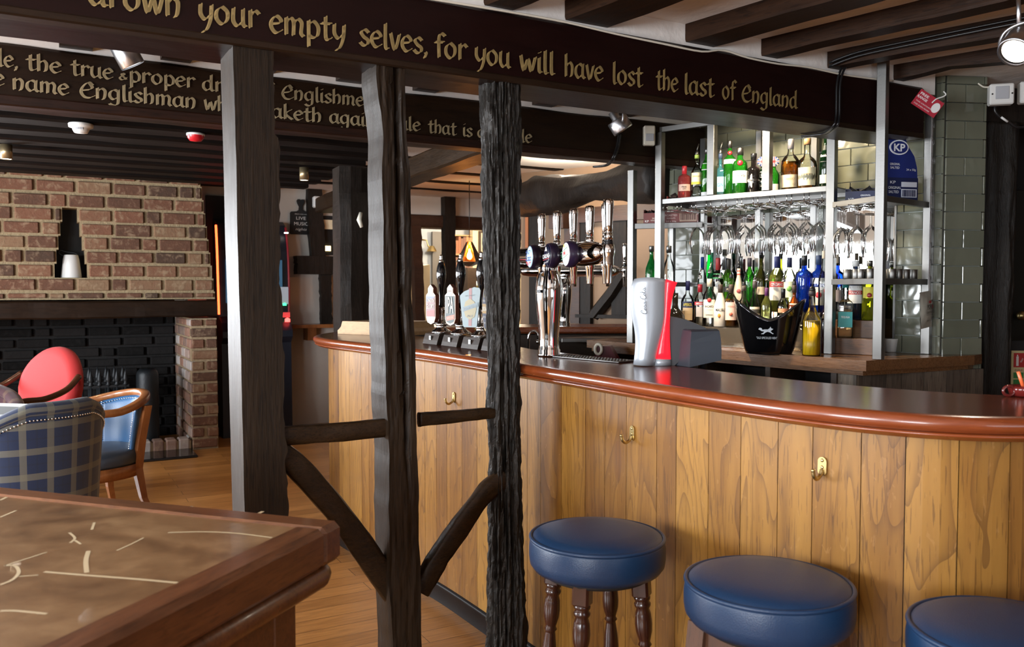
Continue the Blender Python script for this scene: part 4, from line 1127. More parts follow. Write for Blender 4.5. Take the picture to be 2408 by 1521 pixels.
# ------------------------------------------------------------------ hand pumps
PD = (on_z(1110, 820, ZC) - on_z(1015, 809, ZC)).normalized()
def pump(x, y, first=None, clip=None, label=''):
    p = on_z(x, y, ZC); M = frame(p + Vector((0, 0, .0008)), PD)
    if first is not None:
        o = first.copy(); COL.objects.link(o); o.matrix_world = M; o['label'] = label
        for ch in list(first.children):
            if ch.name.startswith('pump_clip'): continue
            c = ch.copy(); COL.objects.link(c); c.parent = o
            for g in ch.children: g2 = g.copy(); COL.objects.link(g2); g2.parent = c
    else:
        o = thing('hand_pump', label, 'hand pump', M, 'hand pumps on the bar')
        b = MB(); pr = [(-.012, 0), (.10, 0), (.10, .050), (.022, .056), (.004, .050), (-.006, .020)]
        b.prism([(a_, z_) for a_, z_ in pr], .150, M=Matrix.Translation((-.075, 0, 0)) @ Matrix.Rotation(0, 4, 'Z') @ Matrix(((0, 1, 0, 0), (1, 0, 0, 0), (0, 0, 1, 0), (0, 0, 0, 1))))
        bx = b.build('pump_box', M_TURNED2, o, None, True)
        s_ = MB(); s_.box((0, -.0075, .031), (.020, .004, .020), M=Matrix.Rotation(0, 4, 'X')); s_.build('badge', M_STEEL, bx)
        s_ = MB(); s_.box((0, -.0102, .034), (.013, .002, .0035)); s_.box((0, -.0102, .027), (.013, .002, .0035)); s_.build('badge_marks', M_BLACK, bx)
        c = (0, .055, .056)
        MB().lathe([(.052, 0), (.052, .004), (.046, .010), (.030, .020), (.024, .030), (.028, .036), (.028, .046), (.022, .052), (.017, .060), (.0155, .085), (.019, .110), (.021, .118), (.014, .126)], 28, c=c).build('pump_base', M_CHROME, o)
        MB().lathe([(.010, .126), (.0125, .135), (.0105, .150), (.0105, .185), (.014, .22), (.0225, .262), (.0255, .285), (.0245, .305), (.019, .330), (.0135, .345), (.011, .350)], 28, c=c).build('handle', M_BLACKG, o)
        MB().lathe([(.0125, .349), (.0125, .354), (.009, .357), (.006, .361), (.009, .366), (.006, .371), (.008, .376), (.0065, .382), (.001, .387)], 20, c=c).build('finial', M_CHROME, o)
        MB().tube([(0, .055, .185), (0, .0, .185)], .005, 8).build('clip_arm', M_CHROME, o)
    return o
M_TURNED2 = wood('black_pump_box', (.010, .006, .005), (.035, .022, .016), (4, 30, 30), .3, .06, .2, streak=.3)
p1 = pump(1015, 809, None, None, 'hand pump nearest the cracked post, with a London Glory clip')
p2 = pump(1060, 814, p1, None, 'hand pump with the brown-edged IPA clip')
p3 = pump(1108, 820, p1, None, 'hand pump with the pale blue wedge-shaped clip')
p4 = pump(1157, 826, p1, None, 'hand pump half hidden by the barked post, with a narrow oval clip')
def clip_mesh(p, poly, base, rim, rot, draw, edge=.016, inset=.90, dx=0.0, dz=.195):
    M = Matrix.Translation((dx, -.012, dz)) @ Matrix.Rotation(rot, 4, 'Z')
    c = MB().prism(poly, edge).build('pump_clip', rim, p, M)
    cx = sum(q[0] for q in poly) / len(poly); cz = sum(q[1] for q in poly) / len(poly)
    f = MB(); f.prism([(cx + (x - cx) * inset, cz + (z - cz) * (inset + .04 * (inset < 1))) for x, z in poly], -.0012); f.build('clip_face', base, c)
    draw(c)
    return c
SHIELD = [(-.042, -.055), (-.030, -.078), (0, -.088), (.030, -.078), (.042, -.055), (.042, .055), (.024, .068), (.024, .090), (0, .108), (-.024, .090), (-.024, .068), (-.042, .055)]
M_CLIPBR = plain((.11, .03, .015), .4)
def mk(c, items):
    by = {}
    for it in items: by.setdefault(it[0], []).append(it[1:])
    for col, its in by.items():
        t = MB()
        for it in its:
            if it[0] == 'T': put_text(t, it[1], it[2], it[3], it[4], it[5], y=-.0030 - .0006 * (it[6] if len(it) > 6 else 0), bold=it[7] if len(it) > 7 else .0, rot=it[8] if len(it) > 8 else 0)
            else:
                pl = it[1]; t.add([(x, -.0022 - .0006 * (it[2] if len(it) > 2 else 0), z) for x, z in pl], [tuple(range(len(pl)))])
        t.build('clip_art', plain(col, .45), c)
def ell(cx, cz, a, b, n=24): return [(cx + a * math.cos(2 * pi * k / n), cz + b * math.sin(2 * pi * k / n)) for k in range(n)]
CRM = (.78, .62, .50)
def art_glory(c):
    mk(c, [((0.396, 0.330, 0.275), 'P', ell(0, .078, .021, .026)), ((0.165, 0.055, 0.066), 'P', [(-.036, -.05), (.036, -.05), (.036, .05), (-.036, .05)]), ((0.099, 0.121, 0.198), 'P', [(-.036, .02), (.036, .045), (.036, .05), (-.036, .05)], 1),
           ((0.440, 0.385, 0.319), 'T', 'LONDON', .021, 0, .030, .066, 2, .01), ((0.440, 0.385, 0.319), 'T', 'GLORY', .026, 0, .002, .066, 2, .01), ((0.303, 0.028, 0.022), 'P', [(-.034, -.048), (.034, -.048), (.034, -.016), (-.034, -.024)], 1), ((0.385, 0.363, 0.341), 'T', 'GREENE KING', .005, 0, .078, .034, 2)])
def art_ipa(c):
    mk(c, [((0.396, 0.330, 0.275), 'P', ell(0, .078, .021, .026)), ((0.007, 0.025, 0.025), 'P', [(-.036, -.052), (-.026, -.07), (0, -.078), (.026, -.07), (.036, -.052), (.036, .052), (-.036, .052)]),
           ((0.468, 0.396, 0.330), 'T', 'IPA', .080, .002, .012, .056, 2, .012), ((0.341, 0.088, 0.044), 'P', [(-.030, -.046), (.034, -.034), (.034, -.056), (-.024, -.066)], 1), ((0.468, 0.396, 0.330), 'T', 'GREENE KING', .007, .003, -.05, .05, 2, 0, .15), ((0.110, 0.066, 0.055), 'T', 'GREENE', .006, 0, .076, .030, 2)])
def art_blue(c):
    mk(c, [((0.341, 0.187, 0.187), 'P', [(-.008, -.082), (.008, -.082), (.010, .090), (-.004, .088)]), ((0.363, 0.319, 0.198), 'P', ell(0, -.006, .032, .048, 8), 1), ((0.220, 0.286, 0.319), 'P', [(-.036, -.018), (.040, .006), (.040, .026), (-.036, .002)], 2),
           ((0.363, 0.407, 0.429), 'T', 'New Sales', .013, 0, .004, .064, 4, 0, .3), ((0.231, 0.275, 0.286), 'T', 'BREWERY', .006, 0, .056, .05, 2, 0, .1), ((0.220, 0.253, 0.275), 'T', 'ALE', .010, 0, -.036, .03, 3)])
def art_oval(c):
    mk(c, [((0.009, 0.013, 0.041), 'P', ell(0, .0, .034, .090)), ((0.248, 0.149, 0.044), 'P', [(-.037, -.022), (.037, -.022), (.037, .020), (-.037, .020)], 1), ((0.484, 0.468, 0.413), 'T', 'ORIGINAL', .020, 0, -.001, .066, 3, .01),
           ((0.413, 0.396, 0.358), 'T', 'MORLAND', .009, 0, .034, .046, 3), ((0.385, 0.369, 0.330), 'T', 'BITTER', .009, 0, -.038, .040, 3), ((0.248, 0.198, 0.055), 'P', [(-.008, .048), (.008, .048), (.010, .062), (0, .076), (-.010, .062)], 2), ((0.413, 0.396, 0.358), 'P', [(-.006, -.06), (.006, -.06), (0, -.07)], 2)])
clip_mesh(p1, SHIELD, plain((.42, .34, .27), .45), M_CLIPBR, .12, art_glory, .020, .96, .016, .186)
clip_mesh(p2, SHIELD, plain((.42, .34, .27), .45), M_CLIPBR, .15, art_ipa, .020, .96, .018, .186)
clip_mesh(p3, [(-.030, -.088), (.030, -.088), (.034, -.08), (.052, .078), (.046, .090), (.020, .094), (-.030, .074), (-.050, .056), (-.050, .044), (-.036, -.08)], plain((.25, .32, .34), .4), plain((.25, .32, .34), .4), .62, art_blue, .006, 1.0, .012, .186)
clip_mesh(p4, ell(0, 0, .042, .100, 28), plain((.26, .20, .11), .4), plain((.28, .25, .20), .4), -.22, art_oval, .008, .95, -.034, .186)
# ------------------------------------------------------------------ beer font with five taps
BD = Vector((.45, -.893, 0))                                           # along the bar, to the right in the photo
FP = on_z(1291, 838, ZC)
M_PURP = mat('dark_purple_ring', (.022, .012, .035), .3)
def tap_font(M, label, lenses, grip=True):
    o = thing('beer_font', label, 'beer font', M, 'chrome beer fonts')
    MB().lathe([(.047, 0), (.047, .010), (.044, .014), (.0455, .026), (.0415, .032), (.0395, .050), (.040, .085), (.0435, .125), (.0495, .175), (.0545, .230), (.0555, .262), (.053, .295), (.046, .325), (.0375, .342), (.0365, .346), (.0365, .366), (.040, .372)], 40).build('column', M_CHROME, o)
    bz = .402
    prof = [(.001, -.33), (.018, -.327), (.034, -.30), (.041, -.26), (.043, -.20)] + [(.043, x) for x in (-.1, .1, .2)] + [(.0455, .26), (.0455, .30), (.041, .345), (.030, .378), (.018, .392), (.014, .396), (.014, .410)]
    MB().lathe(prof, 36, M=Matrix.Translation((0, 0, bz)) @ Matrix.Rotation(pi / 2, 4, 'Y')).build('barrel', M_CHROME, o)
    badge = MB(); badge.box((.016, -.0558, .262), (.034, .004, .013), bev=.002); badge.build('maker_plate', M_CHARC2, o)
    for t in (-.20, -.068, .063, .186, .301, .431):
        arm = t > .4; z = bz - (.0 if arm else 0); y = .0 if arm else .075
        tp = MB()
        if arm: tp.tube([(.39, 0, bz), (t, 0, bz)], [.012, .0085], 12)
        else: tp.tube([(t, .03, bz), (t, y, bz)], .009, 12)
        tp.lathe([(.0115, -.112), (.0125, -.110), (.0145, -.06), (.018, -.05), (.0195, -.040), (.0195, -.018), (.0225, -.006), (.024, .010), (.0205, .026), (.016, .030)], 20, c=(t, y, bz))
        tb = tp.build('tap', M_CHROME, o)
        MB().lathe([(.0175, .030), (.0175, .040)], 16, c=(t, y, bz)).build('collar_ring', M_BLACK, tb)
        MB().lathe([(.0155, .040), (.0155, .066), (.013, .068), (.013, .073), (.0145, .075), (.0150, .10), (.0185, .165), (.0190, .180), (.015, .188), (.006, .190)], 20, c=(t, y, bz)).build('tap_handle', M_CHROME, tb)
    for (t, art, face) in lenses:
        Ml = Matrix.Translation((t, -.030, bz - .002)) @ Matrix.Rotation(-.18, 4, 'Z')
        r = MB().lathe([(.034, 0), (.048, .012), (.0495, .030), (.0465, .042), (.0455, .044)], 36, M=Ml @ Matrix.Rotation(pi / 2, 4, 'X') @ Matrix.Diagonal((.93, 1.0, 1, 1)))
        ring = r.build('lens_badge', M_PURP, o)
        d = MB(); d.lathe([(.0445, .0435), (.030, .0475), (.001, .049)], 36, M=Ml @ Matrix.Rotation(pi / 2, 4, 'X') @ Matrix.Diagonal((.93, 1.0, 1, 1))); d.build('lens_face', face, ring)
        by = {}
        for it in art: by.setdefault(it[0], []).append(it)
        for col, its in by.items():
            tt = MB()
            for it in its:
                if it[1] == 'T': put_text(tt, it[2], it[3], it[4], it[5], it[6], y=-.0508, bold=it[7] if len(it) > 7 else 0, rot=it[8] if len(it) > 8 else 0, shear=it[9] if len(it) > 9 else 0)
                else: tt.add([(x, -.0502, z) for x, z in it[2]], [tuple(range(len(it[2])))])
            tt.build('lens_art', plain(col, .4), ring, Ml)
    return o
NAVY, RD, WH = (.02, .07, .30), (.55, .03, .04), (.85, .85, .85)
M_LB = mat('lit_pale_blue_lens', (.55, .78, .88), .3, emit=(.55, .8, .95), es=.55)
M_LN = mat('navy_lens', (.010, .012, .035), .2)
M_LWH = mat('lit_white_lens', (.9, .9, .88), .3, emit=(1, 1, 1), es=.8)
east = [(NAVY, 'T', 'EAST', .017, 0, .018, .050, .02), (NAVY, 'T', 'Coast', .026, 0, -.004, .070, .02), (RD, 'T', 'IPA', .015, 0, -.028, .026, .02), (RD, 'P', [(-.032, -.020), (-.016, -.020), (-.016, -.032)]), (RD, 'P', [(.016, -.020), (.032, -.020), (.016, -.032)]), (NAVY, 'P', [(-.036, .017), (-.029, .017), (-.029, .020), (-.036, .020)]), (NAVY, 'P', [(.029, .017), (.036, .017), (.036, .020), (.029, .020)])]
carl = [(WH, 'T', 'CARLING', .016, 0, -.002, .076, .02, .06), (WH, 'T', 'Extra Cold', .007, .002, -.026, .050, .0, .12), (RD, 'P', [(-.034, -.0165), (.034, -.010), (.034, -.0125), (-.034, -.0185)]), (WH, 'P', ell(0, .025, .008, .008, 6)), (WH, 'P', ell(-.009, .019, .004, .004, 6)), (WH, 'P', ell(.009, .019, .004, .004, 6))]
GRN = (.02, .22, .09)
sanm = [(RD, 'T', 'M', .019, .0, .004, .020, .02, .28), (GRN, 'T', 'San', .012, -.023, -.004, .022, .0, .28), (GRN, 'T', 'iguel', .012, .024, .011, .030, 0, .28), (GRN, 'P', [(-.038, .004), (.034, .024), (.034, .027), (-.038, .007)]), (GRN, 'P', [(-.034, -.022), (.038, -.002), (.038, .001), (-.034, -.019)]), ((.55, .5, .1), 'P', ell(-.004, .030, .007, .007, 7))]
f1 = tap_font(frame(FP + Vector((0, 0, .0008)), BD), 'chrome beer font with three round lens badges and tall handles, on the near bar', [(-.02, east, M_LB), (.125, carl, M_LN), (.265, sanm, M_LWH)])
p = on_z(1327, 769, ZC)
f2 = tap_font(frame(p + Vector((0, 0, .0008)), Vector((.97, -.24, 0))), 'second chrome beer font on the far counter, seen behind the near one', [])
# perforated drip tray at the back of the bar
a, b = on_z(1325, 836, ZC), on_z(1496, 851, ZC)
M = frame(a + Vector((0, 0, .0008)), b - a); tr = MB().box(((b - a).length / 2, -.045, .003), ((b - a).length, .10, .006), bev=.002)
dt = tag(tr.build('drip_tray', M_STEEL, None, M), 'narrow perforated steel drip tray between the near beer font and the drinks dispenser', 'drip tray')
hl = MB(); n = int((b - a).length / .016)
for i in range(n):
    for j in range(5): hl.box((.012 + i * .016, -.083 + j * .018, .0065), (.007, .009, .0012))
hl.build('drain_holes', M_BLACK, dt)
# ------------------------------------------------------------------ back bar: tiled wall, pillar, mirror
PB, PA, PC, PDp, PE = Vector((1.577, 4.218, 0)), Vector((.843, 4.873, 0)), Vector((1.675, 3.88, 0)), Vector((2.053, 4.21, 0)), Vector((.717, 5.095, 0))
BX = (PA - PB).normalized(); BN = Vector((-BX.y, BX.x, 0)); BN = BN if BN.y > 0 else -BN
BM = frame(PB, -BX)                       # x to the right along the shelf front, y into the wall
def row(x, y, off): return on_plane(x, y, PB + BN * off, BN)
ZB, ZS = 1.10, 1.932
KX = Vector((2.117, 4.191, 0)); KD = Vector((-.703, .711, 0)).normalized(); KN = Vector((-KD.y, KD.x, 0)); KN = KN if KN.y > 0 else -KN
def tiles(mb, p, d, n, ln, z0, z1, seed, tw=.185, th=.0885):
    rr = random.Random(seed); M = frame(p, d); sg = 1 if (M.to_3x3() @ Vector((0, 1, 0))).dot(n) > 0 else -1
    i = 0; z = z0
    while z < z1 - .01:
        x = -(tw / 2 if i % 2 else 0)
        while x < ln - .003:
            a, b = max(0, x), min(ln, x + tw); t = min(z + th, z1)
            if b - a > .01: mb.box(((a + b) / 2, -sg * (.004 + rr.uniform(0, .0012)), (z + t) / 2), (b - a - .003, .010, t - z - .003), 0, M, rr.uniform(.02, 1), .002)
            x += tw
        z += th; i += 1
wl = 1.62
mb = MB(); M = frame(KX, KD); sg = 1 if (M.to_3x3() @ Vector((0, 1, 0))).dot(KN) > 0 else -1
mb.box((wl / 2, sg * .08, CEILZ / 2), (wl, .14, CEILZ))
bw = struct('wall_bar', mb, M_GOUT, M)
PR = on_z(2306, 832, ZB); PR.z = 0; PL = (PR - KX)
mb = MB(); mb.box((PL.length / 2, .10, CEILZ / 2), (PL.length, .18, CEILZ), M=Matrix.Identity(4))
M2 = frame(KX + Vector((0, .012, 0)), PL)
pil = struct('pillar', mb, M_GOUT, M2)
t = MB(); tiles(t, KX, KD, KN, wl, ZB, CEILZ, 3); t.build('tiling', M_TILE, bw, M.inverted())
t = MB(); tiles(t, KX, PL.normalized(), Vector((0, 1, 0)), PL.length, ZB - .45, CEILZ, 4, .20); t.build('tiling', M_TILE, pil, M2.inverted())
t = MB(); t.box((0, -.004, (ZB + CEILZ) / 2), (.014, .014, CEILZ - ZB)); t.build('corner_strip', M_STEEL, pil)
mb = MB(); mb.box((.80, -sg * .0105, 1.48), (1.14, .004, .75)); mr = tag(mb.build('back_bar_mirror', M_MIRROR, None, frame(KX, KD)), 'long mirror on the tiled wall behind the spirit bottles', 'mirror', None, 'thing')
fr = MB()
for x in (.225, 1.375): fr.box((x, -sg * .010, 1.48), (.010, .008, .76))
fr.build('mirror_edge', M_STEEL, mr)
# worktop of the back bar
fe0, fc_, fe1 = on_z(1380, 799, ZB), on_z(2037, 848, ZB), on_z(2292, 835, ZB)
poly = [fe0, fc_, fe1, KX + KN * .02 + PL * .9, KX + KD * 1.62 - KN * .0, fe0 + BN * .25]
wt = thing('back_bar_counter', 'oak back counter of two layers carrying the spirits and the ice bucket', 'counter', Matrix.Identity(4))
def slab(poly, z0, z1):
    n = len(poly); m = MB(); m.add([(p.x, p.y, z0) for p in poly] + [(p.x, p.y, z1) for p in poly], [tuple(range(n - 1, -1, -1)), tuple(range(n, 2 * n))] + [(i, (i + 1) % n, (i + 1) % n + n, i + n) for i in range(n)]); return m
OM = frame((0, 0, 0), fc_ - fe0); OMI = OM.inverted()
def slabM(poly, z0, z1): return slab([OMI @ p for p in poly], z0, z1)
poly = [Vector((p.x, p.y, 0)) for p in poly]
KXg = KX - KN * .014
poly[3] = KX - Vector((0, .012, 0)) + PL * 1.0; poly[4] = KX + KD * 1.62 - KN * .014; poly.insert(4, KX - KN * .014)
slabM(poly, ZB - .048, ZB).build('worktop', M_BACKTOP, wt, OM, True)
cen = sum(poly, Vector()) / len(poly)
in_ = [p + (cen - p) * .03 for p in poly]
slabM(in_, ZB - .070, ZB - .0485).build('lower_layer', M_BACKTOP, wt, OM, True)
# cupboards below: reclaimed boards to the right, dark open shelves to the left
rr = random.Random(8)
c0 = fc_ + (cen - fc_) * .09; c0.z = 0; c1 = on_d(2316, 880, 4.17); c1.z = 0
M = frame(c0, c1 - c0); ln = (c1 - c0).length; m_ = MB(); x = 0
while x < ln - .01:
    w = min(rr.choice((.05, .09, .12, .14)), ln - x); m_.box((x + w / 2, .012 + rr.uniform(0, .006), .515), (w - .003, .02, 1.03), 0, None, rr.uniform(.02, 1)); x += w
tag(m_.build('end_cladding', M_RECLAIM, wt, M), 'patchwork of old grey, brown and black boards')
d0 = fe0 + (cen - fe0) * .08; d0.z = 0; dr = (c0 - d0); M = frame(d0, dr); ln = dr.length
m_ = MB(); m_.box((ln / 2, .30, .51), (ln, .02, 1.02)); m_.build('cupboard_back', M_BLACKM, wt, M)
for z in (.30, .66):
    m_ = MB(); m_.box((ln / 2, .16, z), (ln, .30, .025)); m_.build('shelf', M_BOARD, wt, M)
for x in (.02, ln * .45, ln * .72, ln - .12):
    m_ = MB(); m_.box((x, .15, .515), (.03, .30, 1.03)); m_.build('upright', M_BOARD, wt, M)
m_ = MB(); m_.box((ln - .06, .02, .515), (.12, .02, 1.03), 0, None, .9); tag(m_.build('front_board', M_RECLAIM, wt, M), 'pale grey board')
# ------------------------------------------------------------------ steel shelf frame
S4 = .042
sf = thing('shelf_frame', 'brushed steel frame with shelves for spirits, hanging glasses and snack boxes', 'shelf unit', BM)
BMI = BM.inverted()
def pole(p, z0, z1, s=S4, name='upright'):
    q = BMI @ p; m = MB(); m.box((q.x, q.y, (z0 + z1) / 2), (s, s, z1 - z0), bev=.002); return m.build(name, M_STEEL, sf)
def rail(p, q, z, h=.028, w=.022, name='rail', s=0.0):
    a, b = BMI @ p, BMI @ q; a.z = b.z = 0; d = (b - a); l = d.length; m = MB(); m.box((l / 2, 0, z), (l - s, w, h), bev=.0015)
    return m.build(name, M_STEEL, sf, frame((a.x, a.y, 0), d))
ZP = ZB + .0008
pole(PA, ZP, 2.31); pole(PB, ZP, 2.34); pole(PC, ZP, 2.455); pole(PDp, ZP, 2.455); pole(PE, ZP, 2.128)
tag(sf, None)
for x in (1674, 1804): q = row(x, 440, 0); q.z = 0; pole(q, ZS, 2.31)
for x, o in ((1655, .335), (1786, .33), (1916, .32)): q = row(x, 400, o); q.z = 0; pole(q, ZP, 2.31, .034)
q = row(1581, 600, .30); q.z = 0; pole(q, ZP, 1.80, .03)
rail(PA, PB, ZS - .014); rail(PA, PB, 2.325, .030); rail(PA, PA + BN * .31, ZS - .014)
rail(PA + BN * .31, PB + BN * .31, ZS - .014)
rail(PB, PC, 1.834); rail(PC, PDp, 1.834); rail(PB, PC, 1.457); rail(PC, PDp, 1.457); rail(PA + BN * .31, row(1786, 660, .31), 1.45, .026)
G = Vector((1.108, 4.97, 0)); rail(PE, G, 1.796, .032); rail(PA, PA + BN * .3, 1.45, .026)
def shelf(pts, z, th=.006, m=None, name='shelf'):
    slab([BMI @ p for p in pts], z - th, z).build(name, m or M_STEEL, sf, None, True)
shelf([PA + BN * .01, PB + BN * .01, PB + BN * .31, PA + BN * .31], ZS)
shelf([PB + BX * .02, PC + BN * .012, PDp, PB + BN * .30], 1.848)
shelf([PB + BX * .02, PC + BN * .012, PDp, PB + BN * .30], 1.470)
shelf([PE, G, G + BN * .13, PE + BN * .25], 1.812)
# wire rack under the shelf
wr = MB(); L = (PB - PA).length; ns = 10
for k in range(ns + 1):
    x = -L + .035 + k * (L - .07) / ns
    for dx in (-.013, .013):
        wr.tube([(x + dx, .0, ZS - .028), (x + dx, .0, ZS - .060), (x + dx, .012, ZS - .066), (x + dx, .29, ZS - .066)], .0026, 6)
for y in (.02, .15, .28): wr.tube([(-L + .02, y, ZS - .061), (-.02, y, ZS - .061)], .0022, 6)
wr.build('glass_rack', M_CHROME, sf)
# ------------------------------------------------------------------ wine glasses hanging upside down
def wineglass():
    prof = [(.036, .0), (.034, .002), (.012, .006), (.0042, .014), (.0038, .030), (.0036, .090), (.006, .102), (.022, .114), (.036, .135), (.0425, .165), (.0430, .185), (.040, .215), (.0345, .248), (.0335, .250)]
    return MB().lathe([(r, -z) for r, z in prof], 28, caps=False)
g0 = None
def hang(x, off, z, lab, grp):
    global g0
    p = row(x, 540, off); p.z = z
    if g0 is None:
        g0 = wineglass().build('wine_glass', M_WINE, None, Matrix.Translation(p)); o = g0
    else: o = g0.copy(); COL.objects.link(o); o.matrix_world = Matrix.Translation(p)
    tag(o, lab, 'wine glass', grp, 'thing')
for k, x in enumerate((1640, 1675, 1710, 1748, 1785, 1823, 1860, 1896, 1932)):
    for j, off in enumerate((.05, .14, .235)):
        if (k == 0 and j) or (k in (3, 7) and j == 2): continue
        xx = x + j * (4 if k % 2 else -5)
        if k == 0: hang(xx, off, ZS - .063, 'clear wine glass hanging alone at the left end of the rack', None)
        elif j == 0: hang(xx, off, ZS - .063, 'clear wine glass in the front row of the rack, %s from the left' % ('first', 'second', 'third', 'fourth', 'fifth', 'sixth', 'seventh', 'eighth', 'ninth')[k], 'wine glasses in the rack')
        else: hang(xx, off, ZS - .063, 'clear wine glass hanging in the rack behind the front row of glasses', 'wine glasses in the rack')
for x in (1980, 2014, 2047):
    for off in (-.06, .06, .2)[:2]: hang(x, off + (.05 if x < 2000 else .0), 1.848 - .006 - .018, 'clear wine glass hanging upside down under the snack boxes', 'wine glasses under the snack shelf')
wr = MB()
for x in (1966, 1994, 2000, 2028, 2033, 2061):
    a, b = BMI @ row(x, 540, -.10), BMI @ row(x, 540, .25)
    wr.tube([(a.x, a.y, 1.824), (b.x, b.y, 1.824)], .0026, 6)
wr.build('glass_rack', M_CHROME, sf)
# ------------------------------------------------------------------ bottles
PROF = {  # radius fractions of half width, heights as fractions of the body+neck height (without cap)
 'round': [(.92, 0), (1, .012), (1, .60), (.93, .66), (.62, .74), (.36, .80), (.30, .86), (.30, .97), (.36, .975), (.36, 1)],
 'slim': [(.92, 0), (1, .012), (1, .56), (.95, .61), (.70, .69), (.42, .76), (.34, .82), (.33, 1)],
 'sloped': [(.94, 0), (1, .012), (1, .40), (.92, .50), (.62, .66), (.38, .78), (.33, .86), (.33, 1)],
 'square': [(.95, 0), (1, .01), (1, .62), (.97, .665), (.80, .70), (.42, .74), (.33, .78), (.33, 1)],
 'bulb': [(.80, 0), (.92, .02), (1, .25), (1, .50), (.94, .58), (.66, .66), (.36, .71), (.28, .78), (.30, 1)],
 'squat': [(.96, 0), (1, .012), (1, .60), (.97, .66), (.82, .71), (.50, .745), (.40, .77), (.40, 1)],
 'waist': [(.94, 0), (1, .02), (.97, .12), (1, .42), (.93, .52), (.60, .68), (.40, .78), (.34, .84), (.34, 1)],
}
_gm = {}
def gm(c, dens=.0, dc=None):
    k = (c, dens, dc)
    if k not in _gm: _gm[k] = glass('bottle_glass_%d' % len(_gm), c, .95, .02, 1.5, dens, dc)
    return _gm[k]
def at_h(pr, t):
    for (r0, h0), (r1, h1) in zip(pr, pr[1:]):
        if h0 <= t <= h1: return r0 + (r1 - r0) * (t - h0) / max(1e-6, h1 - h0)
    return pr[-1][0]
def bottle(p, w, h, kind, g, lab, liquid=None, fill=.55, cap=None, caph=.03, label=None, texts=(), pour=None, sq=False, extra=None, seal=None, body='bottle', face=None, group=None, neck=None):
    """a bottle of width w and height h (to the cap) standing at p; its parts are liquid, cap, front label, pourer"""
    face = face if face is not None else math.atan2(p.y, p.x) + pi / 2 - pi           # front (-y) towards the room
    M = Matrix.Translation(p) @ Matrix.Rotation(math.atan2(-p.x, p.y), 4, 'Z')
    pr = PROF[kind]; R = w / 2; n = 4 if sq else 24
    def rot(m): return m
    def sweep_(prof, nn=24, top=True):
        if not sq: return MB().lathe(prof, nn)
        m = MB(); rings = []
        for r, z in prof:
            k = 1.0 if r > R * .6 else 0.0; ring = []
            for q in range(24):
                a = 2 * pi * (q + .5) / 24; c_, s_ = math.cos(a), math.sin(a)
                e = .25 if k else 1.0
                ring.append((r * math.copysign(abs(c_) ** e, c_) * (.86 if k else 1), r * math.copysign(abs(s_) ** e, s_) * (.86 if k else 1), z))
            rings.append(ring)
        return m.loft(rings)
    o = sweep_([(R * r, h * t) for r, t in pr]).build(body, g, None, M); tag(o, lab, 'bottle', group, 'thing')
    if liquid:
        lp = [(R * .93 * r, .004 + h * t) for r, t in pr if t < fill] ; rf = at_h(pr, fill) * R * .93; lp += [(rf, h * fill), (.001, h * fill)]
        sweep_(lp).build('liquid', liquid, o)
    if cap:
        rc = R * pr[-1][0] * 1.12
        cz = h - (caph if neck else caph * .3)
        MB().lathe([(rc, cz), (rc * 1.02, cz + caph * .9), (rc * .9, cz + caph), (.001, cz + caph)], 18).build('cap', cap, o)
    if pour:
        top = h + (caph * .7 if cap else 0)
        m = MB(); m.lathe([(R * .34, 0), (R * .36, .006), (R * .30, .012), (R * .30, .018), (.0035, .022)], 14, c=(0, 0, top)); m.tube([(0, 0, top + .02), (.002, -.002, top + .035), (.010, -.006, top + .062)], .0034, 8)
        m.build('pourer', pour, o)
    if label:
        for (c, z0, z1, ang) in label:
            m = MB(); vs = []; fs = []; nn = 14
            for k in range(nn + 1):
                a = -ang + 2 * ang * k / nn
                for z in (z0, z1):
                    rr_ = R * at_h(pr, z) * 1.012 + .0004
                    if sq: q = (R * .90 * math.sin(a) / math.sin(ang) * .86, -(R * .862 + .0012), h * z)
                    else: q = (rr_ * math.sin(a), -rr_ * math.cos(a), h * z)
                    vs.append(q)
            fs = [(2 * k, 2 * k + 2, 2 * k + 3, 2 * k + 1) for k in range(nn)]
            m.add(vs, fs, 0, True); m.build('bottle_label', plain(c, .55), o)
    if texts:
        by = {}
        for (s_, c, hh, z, ww, *rest) in texts:
            m = by.setdefault(c, MB())
            rr_ = R * at_h(pr, z) * 1.02 + .0010
            if sq: put_text(m, s_, hh, 0, h * z, ww, y=-(R * .862 + .0026), bold=.01)
            else: put_text(m, s_, hh, (rest[0] if rest else 0), h * z, ww, wrap=rr_, bold=.01)
        for c, m in by.items(): m.build('label_lettering', plain(c, .5), o)
    if seal:
        c, z, rad = seal; rr_ = R * at_h(pr, z) + .001
        MB().lathe([(rad, 0), (rad * .9, .003), (.001, .0035)], 16, M=Matrix.Translation((0, -rr_, h * z)) @ Matrix.Rotation(pi / 2, 4, 'X')).build('wax_seal', plain(c, .35), o)
    if extra: extra(o, R, h, pr)
    return o
PXS = lambda p: F / p.y
def bshelf(x, wpx, ytop, off, z, *a, **k):
    if abs(z - 1.2128) < 1e-6: off += .055
    if abs(z - 1.3008) < 1e-6: off += .012
    p = row(x, 600, off); s = PXS(p); p.z = z
    h = CAMH + (680 - ytop) / s - z
    return bottle(p, wpx / s, h, *a, **k)
RDk, CRMk, WHk, BKk, YLk = (.45, .02, .03), (.72, .62, .42), (.74, .74, .72), (.012, .012, .012), (.75, .60, .05)
GR = gm((.24, .72, .16), .18, (.02, .26, .02)); GRD = gm((.04, .16, .05), .30, (.006, .03, .010)); CL = gm((.93, .95, .94)); AQ = gm((.45, .80, .88), .12, (.12, .40, .50)); PINK = gm((.62, .12, .10), .45, (.32, .05, .05))
